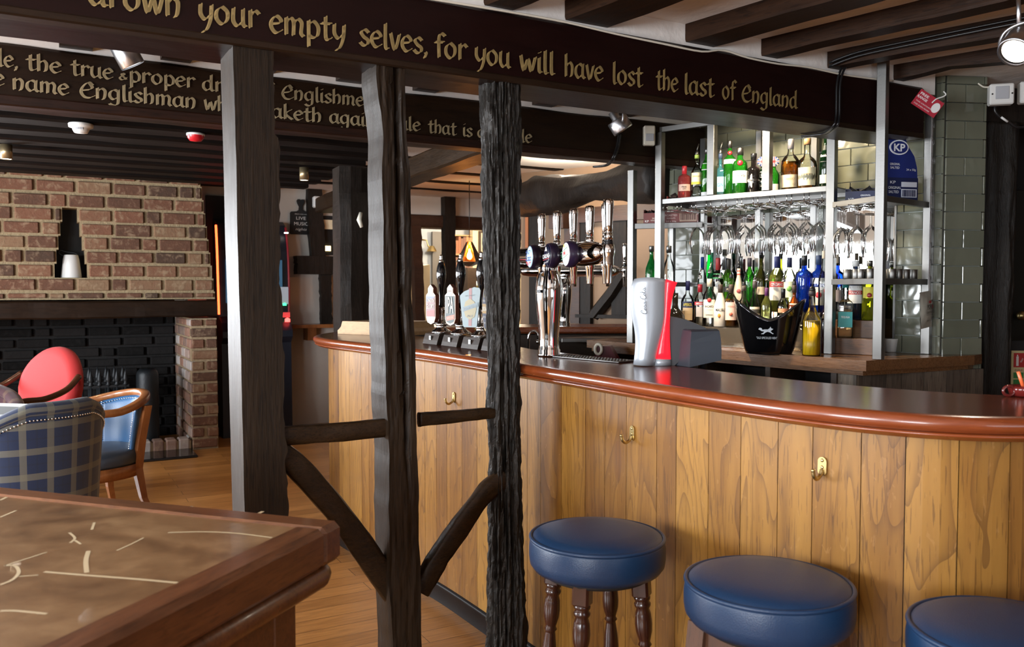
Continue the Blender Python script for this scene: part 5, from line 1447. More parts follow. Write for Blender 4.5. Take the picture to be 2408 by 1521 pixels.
BLKG = gm((.02, .02, .02), .75, (.006, .005, .005)); BLU = gm((.02, .10, .62), .35, (.008, .05, .42)); OLV = gm((.20, .20, .03), .25, (.05, .05, .01)); LIME = gm((.80, .82, .52), .14, (.34, .36, .08)); WHB = mat('white_bottle', (.70, .66, .58), .3)
AMB = gm((.86, .40, .06), .30, (.42, .16, .015)); AMBD = gm((.60, .16, .03), .4, (.22, .05, .01)); REDL = gm((.45, .05, .02), .5, (.20, .012, .008)); YEL = mat('orange_juice', (.88, .52, .01), .35, emit=None); DRED = mat('dark_red_cordial', (.035, .004, .005), .2)
DBLK = gm((.05, .03, .02), .75, (.008, .006, .005)); CUR = gm((.85, .88, .86))
Z = ZS + .0008
def gin_diamond(o, R, h, pr):
    m = MB(); z = h * .36; r = R * 1.02 + .001; vs = []
    for (dx, dz) in ((-.042, 0), (-.012, .034), (.040, 0), (-.012, -.040)): vs.append((r * math.sin(dx / r * .9), -r * math.cos(dx / r * .9), z + dz))
    mid = [( r * math.sin(-.012 / r), -r * math.cos(-.012 / r) - .001, z)]
    m.add(vs + mid, [(0, 1, 4), (1, 2, 4), (2, 3, 4), (3, 0, 4)]); m.build('bottle_label', plain((.62, .58, .50), .6), o)
    t_ = MB(); put_text(t_, "HENDRICK'S", .011, 0, z, .062, wrap=r + .003, bold=.02); put_text(t_, 'GIN', .006, 0, z - .014, .02, wrap=r + .003); t_.build('label_lettering', plain(BKk), o)
def flag_disc(o, R, h, pr):
    m = MB(); m.lathe([(.026, 0), (.026, .004), (.001, .004)], 20, M=Matrix.Translation((0, -.012, h + .006)) @ Matrix.Rotation(pi / 2, 4, 'X')); d = m.build('flag_disc', plain((.02, .04, .20), .5), o)
    for c, w_, y in ((WHk, .010, -.0165), (RDk, .0055, -.017)):
        q = MB()
        for a in (0, pi / 2, pi / 4, -pi / 4):
            ll = .026; k = w_ / 2 * (1 if a in (0, pi / 2) else .6); ca, sa = math.cos(a), math.sin(a)
            q.add([(-ll * ca - k * -sa, y, h + .006 - ll * sa - k * ca), (ll * ca - k * -sa, y, h + .006 + ll * sa - k * ca), (ll * ca + k * -sa, y, h + .006 + ll * sa + k * ca), (-ll * ca + k * -sa, y, h + .006 - ll * sa + k * ca)], [(0, 1, 2, 3)])
        q.build('flag_cross', plain(c), d)
silv = M_STEEL; blk = M_BLACK
bshelf(1608, 30, 392, .10, Z, 'square', PINK, 'red gin bottle with a red cap, leftmost on the upper shelf', cap=plain(RDk, .3), caph=.055, label=[((.50, .36, .30), .24, .44, 1.0)], texts=[('PINK', BKk, .010, .36, .03), ('GIN', BKk, .008, .30, .02)], neck=True)
bshelf(1637, 27, 372, .12, Z, 'round', CL, 'clear bottle with a yellow fruit label on the upper shelf', liquid=CUR, fill=.3, label=[((.70, .66, .45), .38, .62, 1.1), ((.80, .62, .06), .34, .40, 1.1)], texts=[('Limoncello', (.4, .3, .05), .010, .54, .05)], pour=silv, cap=plain((.35, .5, .1)), caph=.02)
bshelf(1660, 27, 352, .13, Z, 'round', GR, 'green gin bottle with two white labels, half behind the first steel upright', cap=silv, caph=.03, label=[(WHk, .56, .70, 1.0), (WHk, .02, .12, 1.1)], neck=True)
bshelf(1692, 24, 372, .12, Z, 'square', AQ, 'pale blue square bottle right of the first steel upright', pour=silv, cap=plain((.03, .05, .10)), caph=.03, label=[((.25, .55, .66), .12, .50, 1.2)], texts=[('GIN', (.02, .12, .3), .02, .3, .03)], sq=True)
bshelf(1714, 29, 334, .13, Z, 'square', GR, 'tall fluted green gin bottle with a red seal and white collar', cap=silv, caph=.04, label=[(WHk, .58, .66, 1.2)], seal=((.5, .01, .02), .78, .012), neck=True)
bshelf(1738, 35, 350, .085, Z, 'squat', GR, 'green gin bottle with a big white script label and a red seal', cap=silv, caph=.04, label=[(WHk, .24, .50, 1.15)], texts=[('Tanqueray', BKk, .016, .40, .06), ('GIN', BKk, .008, .30, .02)], seal=((.5, .01, .02), .66, .015), neck=True)
bshelf(1770, 31, 372, .10, Z, 'squat', BLKG, 'squat black apothecary gin bottle with a cream diamond label', cap=blk, caph=.03, extra=gin_diamond)
bshelf(1790, 22, 385, .14, Z, 'round', GRD, 'dark bottle lettered GB with a flag disc on top, beside the second steel upright', texts=[('GB', WHk, .034, .62, .036), ('LONDON', WHk, .010, .40, .03), ('GIN', WHk, .012, .26, .03)], extra=flag_disc)
bshelf(1818, 26, 385, .20, Z, 'round', GR, 'green bottle with a flag disc on top, right of the second steel upright', label=[((.5, .5, .45), .1, .32, .8)], extra=flag_disc)
bshelf(1856, 43, 330, .10, Z, 'bulb', CL, 'amber whisky bottle with a broad cream label on the upper shelf', liquid=AMB, fill=.56, cap=plain((.25, .24, .26), .4), caph=.05, label=[((.66, .54, .34), .06, .30, 1.25)], texts=[('WHISKY', (.35, .25, .15), .012, .22, .05), ('12', (.35, .25, .15), .012, .12, .015, .02)], neck=True)
bshelf(1895, 47, 338, .11, Z, 'bulb', CL, 'pale whisky bottle with a tall cream label, a third full', liquid=AMB, fill=.30, cap=plain((.30, .17, .08), .5), caph=.03, label=[((.72, .65, .42), .08, .46, .95)], texts=[('Dalwhinnie', (.3, .22, .12), .010, .32, .05)])
bshelf(1938, 27, 322, .13, Z, 'slim', GRD, 'dark green whisky bottle with a cream label, rightmost on the upper shelf', label=[((.02, .03, .03), .50, .82, 1.0), ((.62, .58, .45), .10, .26, 1.1)], texts=[('Glenfiddich', WHk, .013, .62, .06)], cap=plain((.02, .10, .03)), caph=.02)
# stepped stands under the lower bottles
RZ = 1.212
def stand(x0, x1, off0, off1, z, m, name, label, z0=ZB + .0008):
    a, b = BMI @ row(x0, 760, off0), BMI @ row(x1, 760, off0)
    o = MB(); o.box(((a.x + b.x) / 2, (off0 + off1) / 2, (z0 + z) / 2), (abs(b.x - a.x), off1 - off0, z - z0), bev=.002)
    return tag(o.build(name, m, None, BM), label, 'bottle stand', None, 'thing')
M_PERSPEX = glass('clear_acrylic', (.80, .74, .66), .9, .03, 1.5, .18, (.45, .38, .30))
stand(1610, 1946, .095, .215, RZ, M_PERSPEX, 'bottle_stand', 'clear acrylic step under the front row of spirits')
stand(1610, 1946, .217, .298, 1.300, M_PERSPEX, 'bottle_stand', 'taller clear acrylic step under the back row of spirits')
FR = RZ + .0008; BR = 1.3008
sl = M_CHROME
bshelf(1618, 31, 660, .10, FR, 'bulb', CL, 'clear bottle with a navy and orange label, leftmost of the front row of spirits', liquid=REDL, fill=.24, cap=plain((.02, .02, .10)), caph=.055, label=[((.015, .02, .08), .40, .54, .9), ((.70, .50, .28), .12, .40, .8)], texts=[('APEROL', YLk, .018, .47, .055)], neck=True)
bshelf(1647, 27, 668, .10, FR, 'round', CL, 'clear vodka bottle with a red neck and red name band', cap=plain(RDk, .3), caph=.045, label=[(RDk, .50, .58, 1.1), ((.55, .50, .48), .22, .46, .7)], texts=[('SMIRNOFF', WHk, .011, .54, .05)], pour=sl, neck=True)
bshelf(1669, 31, 655, .09, FR, 'round', CL, 'clear white-rum bottle with a cream neck and a red bat roundel', cap=plain((.66, .58, .44)), caph=.045, label=[((.66, .62, .54), .18, .56, 1.0)], texts=[('BACARDI', BKk, .012, .42, .05), ('CARTA BLANCA', (.3, .3, .3), .005, .35, .04), ('SUPERIOR', BKk, .007, .24, .04)], seal=((.42, .02, .02), .55, .012), pour=sl, neck=True)
def malibu(o, R, h, pr):
    m = MB(); m.lathe([(.010, 0), (.008, .003), (.001, .0035)], 12, M=Matrix.Translation((-.006, -R * 1.0, h * .26)) @ Matrix.Rotation(pi / 2, 4, 'X') @ Matrix.Diagonal((.8, 1.2, 1, 1))); m.build('fruit_print', plain((.75, .28, .03)), o)
bshelf(1695, 30, 668, .08, FR, 'sloped', WHB, 'opaque white bottle of coconut rum with a brown neck', cap=plain((.05, .03, .02)), caph=.05, texts=[('MALIBU', BKk, .017, .40, .055)], pour=sl, extra=malibu, neck=True)
bshelf(1720, 28, 668, .09, FR, 'round', CL, 'bottle of amber spirit with a pink pear label, half behind the ice bucket', liquid=AMB, fill=.66, cap=plain((.06, .04, .03)), caph=.05, label=[((.76, .52, .44), .16, .58, 1.1)], texts=[('VODKA', (.55, .2, .15), .010, .48, .04)], seal=((.55, .12, .08), .30, .010), pour=blk, neck=True)
bshelf(1750, 29, 680, .10, FR, 'slim', CL, 'clear bottle with a bead-ringed black pourer behind the ice bucket', cap=plain((.08, .06, .05)), caph=.03, pour=blk)
bshelf(1776, 30, 672, .10, FR, 'sloped', CL, 'wide clear bottle with a beige label behind the ice bucket', cap=plain((.07, .05, .05)), caph=.035, pour=sl, label=[((.62, .52, .40), .25, .50, .9)])
bshelf(1804, 24, 676, .09, FR, 'slim', LIME, 'slender bottle with a purple capsule above the ice bucket rim', cap=plain((.10, .02, .10)), caph=.055, pour=sl, neck=True)
bshelf(1843, 26, 678, .10, FR, 'slim', CL, 'clear bottle with a black capsule and orange band, above the right of the ice bucket', cap=blk, caph=.05, pour=sl, label=[((.6, .25, .12), .40, .50, 1.0)], neck=True)
bshelf(1869, 26, 682, .10, FR, 'round', AMBD, 'brown bottle with a cream shoulder label left of the blue bottles', cap=plain((.05, .03, .02)), caph=.04, label=[((.70, .58, .42), .44, .66, 1.0)], pour=blk)
bshelf(1652, 22, 604, .26, BR, 'slim', CL, 'clear bottle with a tall royal-blue capsule in the back row', cap=plain((.01, .06, .30)), caph=.075, label=[(WHk, .2, .5, .9)], neck=True)
bshelf(1674, 22, 602, .27, BR, 'slim', gm((.03, .30, .15), .45, (.01, .14, .06)), 'sea-green bottle in the back row behind the white-rum bottle', cap=plain((.02, .18, .09)), caph=.03)
bshelf(1689, 26, 606, .25, BR, 'squat', DBLK, 'black herbal liqueur bottle with a green shoulder and red capsule', cap=plain((.40, .04, .04)), caph=.07, label=[((.05, .30, .10), .60, .70, 1.2), (WHk, .2, .45, .8)], seal=(WHk, .50, .016), neck=True)
bshelf(1702, 22, 600, .29, BR, 'slim', CL, 'bottle with a silver and blue capsule in the back row', cap=plain((.50, .50, .52), .3, .8), caph=.085, neck=True)
bshelf(1714, 26, 608, .24, BR, 'round', gm((.30, .62, .08), .15, (.08, .25, .02)), 'bright green bottle with a black and gold neck in the back row', cap=plain((.025, .022, .015)), caph=.08, label=[(BKk, .36, .46, 1.1)], texts=[('PX', CRMk, .010, .41, .02)], neck=True)
bshelf(1738, 24, 628, .25, BR, 'sloped', plain((.66, .56, .44), .35), 'opaque cream bottle with red neck bands in the back row', cap=blk, caph=.02, label=[((.60, .08, .05), .90, .93, 3.1), ((.60, .08, .05), .82, .85, 3.1)], pour=blk, seal=((.45, .1, .1), .45, .012))
bshelf(1763, 25, 606, .26, BR, 'round', GR, 'green bottle with a dark capsule in the back row above the ice bucket', cap=plain((.05, .04, .05)), caph=.05, pour=blk, neck=True)
bshelf(1790, 25, 602, .26, BR, 'slim', OLV, 'dark olive bottle with a round black stopper in the back row', cap=blk, caph=.03, label=[((.62, .48, .34), .30, .44, 1.0)])
bshelf(1828, 36, 602, .22, BR, 'round', LIME, 'straw-coloured vermouth bottle with a navy neck and red name band', liquid=gm((.75, .72, .25), .2, (.4, .38, .05)), fill=.66, cap=plain((.015, .02, .10)), caph=.065, label=[((.60, .05, .04), .44, .54, 1.15), ((.72, .66, .55), .20, .44, 1.15)], texts=[('CINZANO', WHk, .016, .49, .07)], neck=True)
bshelf(1857, 30, 605, .24, BR, 'round', LIME, 'pale green bottle with a navy neck and a cream crest label', cap=plain((.015, .018, .06)), caph=.055, label=[((.62, .66, .42), .26, .56, 1.1)], seal=((.15, .34, .06), .42, .014), neck=True)
bshelf(1892, 37, 600, .20, BR, 'square', BLU, 'vivid blue bottle with a black capsule, left of its neighbour with a white crest', cap=blk, caph=.055, neck=True)
bshelf(1926, 36, 600, .24, BR, 'square', BLU, 'second blue bottle with a large white crest label, left of the third upright', cap=plain((.02, .04, .10)), caph=.05, label=[(WHk, .50, .60, 1.0), ((.66, .60, .52), .12, .44, 1.1)], seal=((.55, .03, .04), .30, .016), neck=True)
bshelf(1938, 24, 602, .15, BR, 'slim', CL, 'clear bottle with a pale cork stopper beside the blue bottles', cap=plain((.66, .55, .40)), caph=.04)
# left bay: two tall bottles seen above the drinks dispenser
bshelf(1532, 28, 578, .10, ZB + .0008 + .20, 'round', gm((.02, .42, .10), .3, (.01, .20, .04)), 'green bottle with white script left of the steel upright, above the drinks dispenser', cap=silv, caph=.035, texts=[('Fruitz', WHk, .030, .40, .06)], label=[((.5, .55, .5), .02, .07, 1.0)], neck=True)
bshelf(1573, 31, 578, .10, ZB + .0008 + .20, 'round', CL, 'tall clear bottle with a silver stopper right of the steel upright, above the drinks dispenser', cap=silv, caph=.04, neck=True)
stand(1512, 1592, .03, .17, ZB + .20, M_PERSPEX, 'bottle_stand', 'clear acrylic block under the two bottles above the drinks dispenser')
q = row(1588, 700, -.045); bottle(Vector((q.x, q.y, ZB + .0008)), .11, .30, 'bulb', gm((.06, .04, .02), .6, (.02, .015, .01)), 'dark round carafe with a glass handle, right behind the drinks dispenser')
# right bay: wooden steps with three bottles
M_STEP = wood('walnut_steps', (.05, .022, .010), (.15, .07, .03), (3, 24, 24), .35, .08, .2)
def stand2(x0, x1, off0, off1, z, label):
    a, b = BMI @ row(x0, 800, off0), BMI @ row(x1, 800, off0); o = MB(); o.box(((a.x + b.x) / 2, (off0 + off1) / 2, (ZB + .0008 + z) / 2), (abs(b.x - a.x), off1 - off0, z - ZB - .0008), bev=.002)
    return tag(o.build('bottle_step', M_STEP, None, BM), label, 'bottle stand', None, 'thing')
stand2(1962, 2062, .03, .15, 1.180, 'lower wooden step under the square tequila bottle')
stand2(1962, 2062, .152, .27, 1.265, 'upper wooden step behind the square tequila bottle')
bshelf(1990, 40, 672, .09, 1.1808, 'square', CL, 'square tequila bottle with a teal cap and teal label between the steel uprights', cap=plain((.02, .20, .19)), caph=.03, label=[((.03, .28, .27), .20, .50, 1.2)], texts=[('TEQUILA', WHk, .010, .40, .04), ('CUERVO', (.2, .14, .08), .012, .60, .05)], sq=True, liquid=gm((.88, .74, .50), .15, (.6, .45, .25)), fill=.55)
bshelf(2012, 38, 622, .20, 1.2658, 'round', gm((.03, .05, .10), .6, (.01, .018, .035)), 'navy aniseed bottle with an octagonal white label and red name band', cap=plain((.6, .6, .58)), caph=.03, label=[(WHk, .30, .62, 1.0), ((.55, .03, .03), .46, .53, 1.0)], texts=[('PERNOD', WHk, .014, .495, .06)])
bshelf(2046, 34, 622, .20, 1.2658, 'round', gm((.40, .46, .04), .35, (.20, .22, .01)), 'yellow-green bottle beside the corner upright', cap=silv, caph=.03, label=[((.60, .52, .05), .40, .60, .9)], seal=((.3, .03, .03), .45, .012))
bshelf(1968, 26, 612, .21, 1.2658, 'slim', CL, 'clear bottle with a cork, just right of the third upright', cap=plain((.66, .55, .40)), caph=.045, label=[((.62, .5, .45), .30, .5, .9)])
# juice and cordial bottles in front
p = on_z(1908, 836, ZB + .0008); s = PXS(p)
bottle(p, 42 / s, (836 - 692) / s, 'slim', CL, 'clear bottle two thirds full of bright orange juice', liquid=YEL, fill=.57, cap=plain((.03, .02, .02)), caph=.025, pour=blk)
p = on_z(1942, 831, ZB + .0008); p = p * 1.0; s = PXS(p)
bottle(p + Vector((.012, .03, 0)), 40 / s, (831 - 695) / s, 'slim', CL, 'clear bottle of dark red cordial, half behind the third steel upright', liquid=DRED, fill=.60, cap=plain((.03, .02, .02)), caph=.025, pour=plain((.2, .01, .02)))
# ------------------------------------------------------------------ ice bucket
p = on_z(1808, 829, ZB + .0008); s = PXS(p); IM = Matrix.Translation(p) @ Matrix.Rotation(math.atan2(-p.x, p.y), 4, 'Z')
rb, rt, hh = 52 / s, 82 / s, 130 / s
def rim(a): return hh * (.60 + .40 * abs(math.cos(a)) ** 1.6) - .012 * max(0, abs(math.cos(a)) - .93) * 8
N = 72; K = 26
mb = MB(); vs = []; fs = []
def bk(a, t):
    z = rim(a) * t; f = z / hh; r = rb + (rt - rb) * (f ** .75)
    return Vector((r * math.cos(a), r * math.sin(a) * .86, z))
hole = lambda a, t: abs(math.sin(a)) < .26 and .80 < t < .93 and (math.sin(a) / .26) ** 2 + ((t - .865) / .065) ** 2 < 1
for k in range(N):
    for j in range(K + 1): vs.append(bk(2 * pi * k / N, j / K))
for k in range(N):
    k2 = (k + 1) % N
    for j in range(K):
        if not hole(2 * pi * (k + .5) / N, (j + .5) / K): fs.append((k * (K + 1) + j, k2 * (K + 1) + j, k2 * (K + 1) + j + 1, k * (K + 1) + j + 1))
mb.add(vs, fs, 0, True); mb.add([tuple(bk(2 * pi * k / N, 0)) for k in range(N)], [tuple(range(N))])
ib = mb.build('ice_bucket', M_BLACKG, None, IM)
md = ib.modifiers.new('wall', 'SOLIDIFY'); md.thickness = .004
tag(ib, 'glossy black ice bucket with scooped rim and two hand holes, lettered Old Speckled Hen', 'ice bucket', None, 'thing')
t = MB(); wrapr = rb + (rt - rb) * .50
def on_bucket(mb, pts2, f):
    vs = []
    for x, z in pts2:
        r = rb + (rt - rb) * ((z / hh) ** .75) + .0022; a = x / r
        vs.append((r * math.sin(a), -r * math.cos(a) * .86 - .0012, z))
    mb.add(vs, f)
v_, f_, w_ = text_geo('"OLD SPECKLED HEN"', 0, .01); k_ = .100 / w_
on_bucket(t, [(-.050 - .012 + x * k_, hh * .27 + y * .0155) for x, y in v_], f_)
fox = [(-.040, .006), (-.034, .014), (-.024, .012), (-.020, .004), (-.010, .006), (.006, .006), (.014, .012), (.018, .020), (.022, .012), (.032, .008), (.026, .003), (.018, -.002), (.028, -.012), (.034, -.014), (.030, -.018), (.014, -.008), (.004, -.006), (-.006, -.010), (-.014, -.018), (-.026, -.018), (-.024, -.014), (-.016, -.012), (-.012, -.004), (-.022, -.004), (-.032, .002)]
on_bucket(t, [(x - .012, hh * .42 + z) for x, z in fox], [tuple(range(len(fox)))])
t.build('bucket_print', plain((.60, .66, .72)), ib)
# ------------------------------------------------------------------ steel spirit measures on the shelf
def cup(p, k):
    m = MB(); m.lathe([(.0175, 0), (.0185, .002), (.0195, .046), (.0188, .047), (.0178, .045), (.017, .004), (.001, .003)], 20)
    tag(m.build('spirit_measure', M_STEEL, None, Matrix.Translation(p)), 'brushed steel thimble measure on the shelf beside the corner upright', 'measure', 'steel measures on the shelf', 'thing')
for k, (x, y) in enumerate(((1992, 0), (2013, 0), (2025, 0), (2047, 0), (2000, 1), (2035, 1), (2055, 1))):
    q = on_plane(x, 650, PB + (PC - PB) * .5 + BN * (.03 + .045 * y), BN); q.z = 1.4708; cup(q, k)
nCD = (PDp - PC).normalized(); nn_ = Vector((-nCD.y, nCD.x, 0)); nn_ = nn_ if nn_.y > 0 else -nn_
for k, (x, y) in enumerate(((2098, 0), (2113, 0), (2130, 0), (2148, 0), (2092, 1))):
    q = on_plane(x, 650, PC + nn_ * (.035 + .03 * y), nn_); q.z = 1.4708; cup(q, k + 8)
# ------------------------------------------------------------------ snack boxes
def card_box(p, xd, w, d, h, col, name, label, texts, open_=True, group=None):
    M = frame(p, xd); o = thing(name, label, 'snack box', M, group); m = MB()
    for c, s_ in (((0, .001, h / 2), (w, .002, h)), ((0, d - .001, h / 2 + .012), (w, .002, h + .024)), ((-w / 2 + .001, d / 2, h / 2 + .01), (.002, d - .004, h + .02)), ((w / 2 - .001, d / 2, h / 2 + .01), (.002, d - .004, h + .02)), ((0, d / 2, .001), (w - .004, d - .004, .002))): m.box(c, s_)
    m.build('carton', plain(col, .45), o)
    rr = random.Random(int(w * 1e5)); pk = MB()
    for i in range(10):
        x, y = rr.uniform(-w * .36, w * .36), rr.uniform(d * .2, d * .8)
        R_ = Matrix.Translation((x, y, h * .75 + rr.uniform(0, .02))) @ Matrix.Rotation(rr.uniform(-.8, .8), 4, 'Y') @ Matrix.Rotation(rr.uniform(-.8, .8), 4, 'X')
        pk.add([(-.03, -.02, 0), (.03, -.02, .004), (.03, .02, 0), (-.03, .02, .004), (0, 0, .012)], [(0, 1, 4), (1, 2, 4), (2, 3, 4), (3, 0, 4)], M=R_)
    tag(pk.build('foil_packets', mat('foil', tuple(.4 * c + .25 for c in col), .2, .9), o), 'crumpled foil snack packets')
    by = {}
    for (s_, c, hh_, x, z, ww) in texts: put_text(by.setdefault(c, MB()), s_, hh_, x, z, ww, y=-.0008, bold=.01)
    for c, t_ in by.items(): t_.build('box_lettering', plain(c, .5), o)
    return o
NB, SW = (.008, .014, .060), (.72, .74, .78)
q = row(2026, 470, .085); q.z = 1.8488
card_box(q, Vector((.93, -.36, 0)), .150, .11, .055, NB, 'snack_box', 'low navy box of salted nuts with foil packets, left of the corner upright', [('KP', SW, .018, -.048, .014, .026), ('ORIGINAL', SW, .008, .018, .034, .046), ('SALTED', SW, .008, .018, .021, .038)])
# tall display carton with a rounded header
q = on_plane(2122, 475, PC + nn_ * .05, nn_); q.z = 1.8488; M = frame(q, Vector((.975, .22, 0)))
o = thing('snack_display', 'tall navy display carton with a rounded KP header, beside the tiled wall', 'snack box', M)
w = .17; m = MB(); m.box((0, .045, .055), (w, .09, .11)); m.build('carton', plain(NB, .45), o)
hd = [(-w / 2, .0), (w / 2, .0), (w / 2 - .004, .06), (w / 2 - .02, .115), (.028, .165), (.012, .205), (-.014, .222), (-.044, .222), (-.07, .206), (-.085, .18), (-w / 2, .15)]
m = MB(); m.prism([(x, z + .10) for x, z in hd], .004, M=Matrix.Translation((0, .004, 0))); m.build('header_card', plain((.010, .022, .14), .4), o)
m = MB(); m.prism([(x, z) for x, z in ell(-.022, .255, .052, .036)], .003, M=Matrix.Translation((0, .0005, 0))); rg = m.build('logo_ring', plain(SW), o)
m = MB(); m.prism([(x, z) for x, z in ell(-.022, .255, .045, .030)], .003, M=Matrix.Translation((0, -.0010, 0))); m.build('logo_field', plain((.010, .022, .14), .4), rg)
t = MB(); put_text(t, 'KP', .036, -.022, .255, .062, y=-.0018, bold=.03); put_text(t, 'ORIGINAL', .011, -.044, .175, .055, y=-.0, bold=.01); put_text(t, 'SALTED', .011, -.044, .158, .05, y=-.0, bold=.01); put_text(t, '24 x 50g', .010, .045, .150, .052, y=-.0)
put_text(t, 'ORIGINAL', .013, -.045, .062, .07, y=-.0012); put_text(t, 'SALTED', .013, -.05, .042, .055, y=-.0012); put_text(t, 'KP', .014, -.055, .088, .03, y=-.0012); t.build('box_lettering', plain(SW), o)
m = MB(); m.box((.035, -.0008, .078), (.085, .001, .024)); m.box((.035, -.0008, .036), (.085, .001, .040)); lb = m.build('barcode_patch', plain((.55, .58, .66)), o)
m = MB(); rr = random.Random(2); x = -.002
while x < .072: w_ = rr.choice((.0012, .002, .003)); m.box((x, -.0018, .036), (w_, .001, .032)); x += w_ + rr.choice((.0015, .0025))
m.build('barcode_bars', plain(NB), lb)
# brown boxes on the far left shelf
BRN = (.15, .022, .018)
q = on_plane(1530, 520, PE + BN * .05, BN); q.z = 1.8128
card_box(q, Vector((.95, -.30, 0)), .085, .10, .06, BRN, 'snack_box', 'small maroon box of dry roasted nuts with foil packets, left of the first tall upright', [('KP', (.8, .78, .75), .013, -.022, .012, .022), ('DRY', (.8, .7, .6), .008, .02, .028, .02), ('ROASTED', (.8, .7, .6), .007, .018, .016, .034)])
q = on_plane(1600, 520, G + BN * .012, BN); q.z = 1.8128
M = frame(q, Vector((.95, -.31, 0))); o = thing('snack_box', 'maroon carton lettered roasted peanuts with a barcode, seen under the upper shelf', 'snack box', M)
m = MB(); m.box((0, .05, .04), (.21, .10, .08)); m.build('carton', plain(BRN, .45), o)
t = MB(); put_text(t, 'ROASTED', .012, -.055, .050, .070, y=-.001); put_text(t, 'PEANUTS', .008, -.055, .032, .05, y=-.001); put_text(t, '24 x 50g', .008, -.055, .014, .06, y=-.001); t.build('box_lettering', plain((.7, .55, .5)), o)
m = MB(); m.box((.045, -.0006, .036), (.10, .001, .05)); lb = m.build('barcode_patch', plain((.45, .30, .22)), o)
m = MB(); x = .002
while x < .088: w_ = rr.choice((.0015, .002, .004)); m.box((x, -.0014, .038), (w_, .001, .036)); x += w_ + rr.choice((.002, .003))
m.build('barcode_bars', plain((.08, .02, .02)), lb)
q = row(1585, 470, .14); q.z = Z
card_box(q, -BX, .10, .08, .012, (.28, .04, .03), 'snack_box', 'shallow tray of red foil packets at the left end of the upper shelf', [])
# ------------------------------------------------------------------ drinks dispenser on the bar
q = on_z(1533, 862, ZC) + Vector((0, 0, .0008)); s = PXS(q); DM = Matrix.Translation(q) @ Matrix.Rotation(math.atan2(-q.x, q.y), 4, 'Z')
dsp = thing('drinks_dispenser', 'silver glass-shaped soft drinks dispenser with a glowing red side panel and script lettering', 'drinks dispenser', DM)
zx = lambda x, y: ((x / 5.85 + 1460 - 1533) / s, (862 - (y / 5.85 + 620)) / s)      # outline measured on the object's own front plane
Lf = [(170, 1400), (183, 1300), (192, 1200), (197, 1100), (193, 1000), (180, 900), (160, 800), (140, 700), (130, 600), (124, 500), (126, 420), (132, 340), (148, 265), (178, 208)]
Rs = [(468, 1412), (482, 1320), (500, 1230), (522, 1130), (548, 1020), (572, 920), (590, 820), (602, 720), (606, 600), (608, 500), (610, 400), (612, 320), (614, 260), (614, 214)]
Rr = [(690, 1416), (686, 1330), (680, 1240), (675, 1140), (670, 1030), (667, 920), (667, 820), (672, 720), (682, 600), (696, 500), (712, 420), (734, 340), (752, 290), (768, 258)]
m = len(Lf)
sil = MB(); rings = []
for i in range(m):
    (xl, zl), (xs, z_s) = zx(*Lf[i]), zx(*Rs[i]); ring = []
    for k in range(17):
        t = k / 16; a = pi * t
        ring.append((xl + (xs - xl) * t, .016 - .028 * math.sin(a) ** .8 + .012 * t, zl + (z_s - zl) * t + (.006 * math.sin(a) if i == m - 1 else 0)))
    ring += [(xs, .075, z_s), (xl, .075, zl)]
    rings.append(ring)
sil.loft(rings); sil.build('front_shell', M_SILVER, dsp, None, True)
red = MB(); rings = []
for i in range(1, m):
    (xs, z_s), (xr, zr) = zx(*Rs[i]), zx(*Rr[i])
    rings.append([(xs, .0265, z_s), ((xs + xr) / 2, .030, (z_s + zr) / 2), (xr, .048, zr), (xr - .002, .085, zr), (xs, .080, z_s)])
red.loft(rings); red.build('lit_panel', M_RED, dsp, None, True)
f_ = MB(); rings = []
for i in range(0, 2):
    (xs, z_s), (xr, zr) = zx(*Rs[i]), zx(*Rr[i]); zr = zr if i else 0
    rings.append([(xs, .026, z_s if i else 0), ((xs + xr) / 2, .029, 0 if not i else (z_s + zr) / 2), (xr, .047, zr), (xr, .090, zr), (xs, .085, z_s if i else 0)])
f_.loft(rings); f_.build('foot', M_SILVER, dsp, None, True)
bk_ = MB(); pts = [(.655, 0), (.655, 1340), (667, 900)]
prof = [zx(672, 1418), zx(672, 735), zx(760, 745), zx(900, 780), zx(1040, 836), zx(1165, 890), zx(1165, 1000), zx(740, 1418)]
bk_.prism([(x, z) for x, z in prof], .07, M=Matrix.Translation((0, .055, 0))); bk_.build('rear_body', M_CHARC2, dsp, None, True)
# hose body: a bent box turned towards the server
hx = MB(); fl = [zx(735, 1415), zx(748, 1250), zx(770, 1080), zx(800, 912)]; ed = [zx(940, 1424), zx(944, 1250), zx(950, 1080), zx(960, 938)]; fr_ = [zx(1375, 1335), zx(1376, 1200), zx(1368, 1060), zx(1345, 928)]
rings = [[(a[0], .070, a[1]), (b[0], .016, b[1]), (c[0], .050, c[1]), (c[0] - .005, .10, c[1]), (a[0], .12, a[1])] for a, b, c in zip(fl, ed, fr_)]
rings.append([(p_[0] * .96 + .003, p_[1] + .012, p_[2] + .006) for p_ in rings[-1]])
hx.loft(rings, sm=False); hx.build('valve_housing', M_CHARC, dsp, None, True)
nz_ = MB(); nz_.lathe([(.012, -.02), (.012, .03)], 12, c=(zx(1140, 1400)[0], .075, zx(1140, 1400)[1])); nz_.build('nozzle', M_BLACK, dsp)
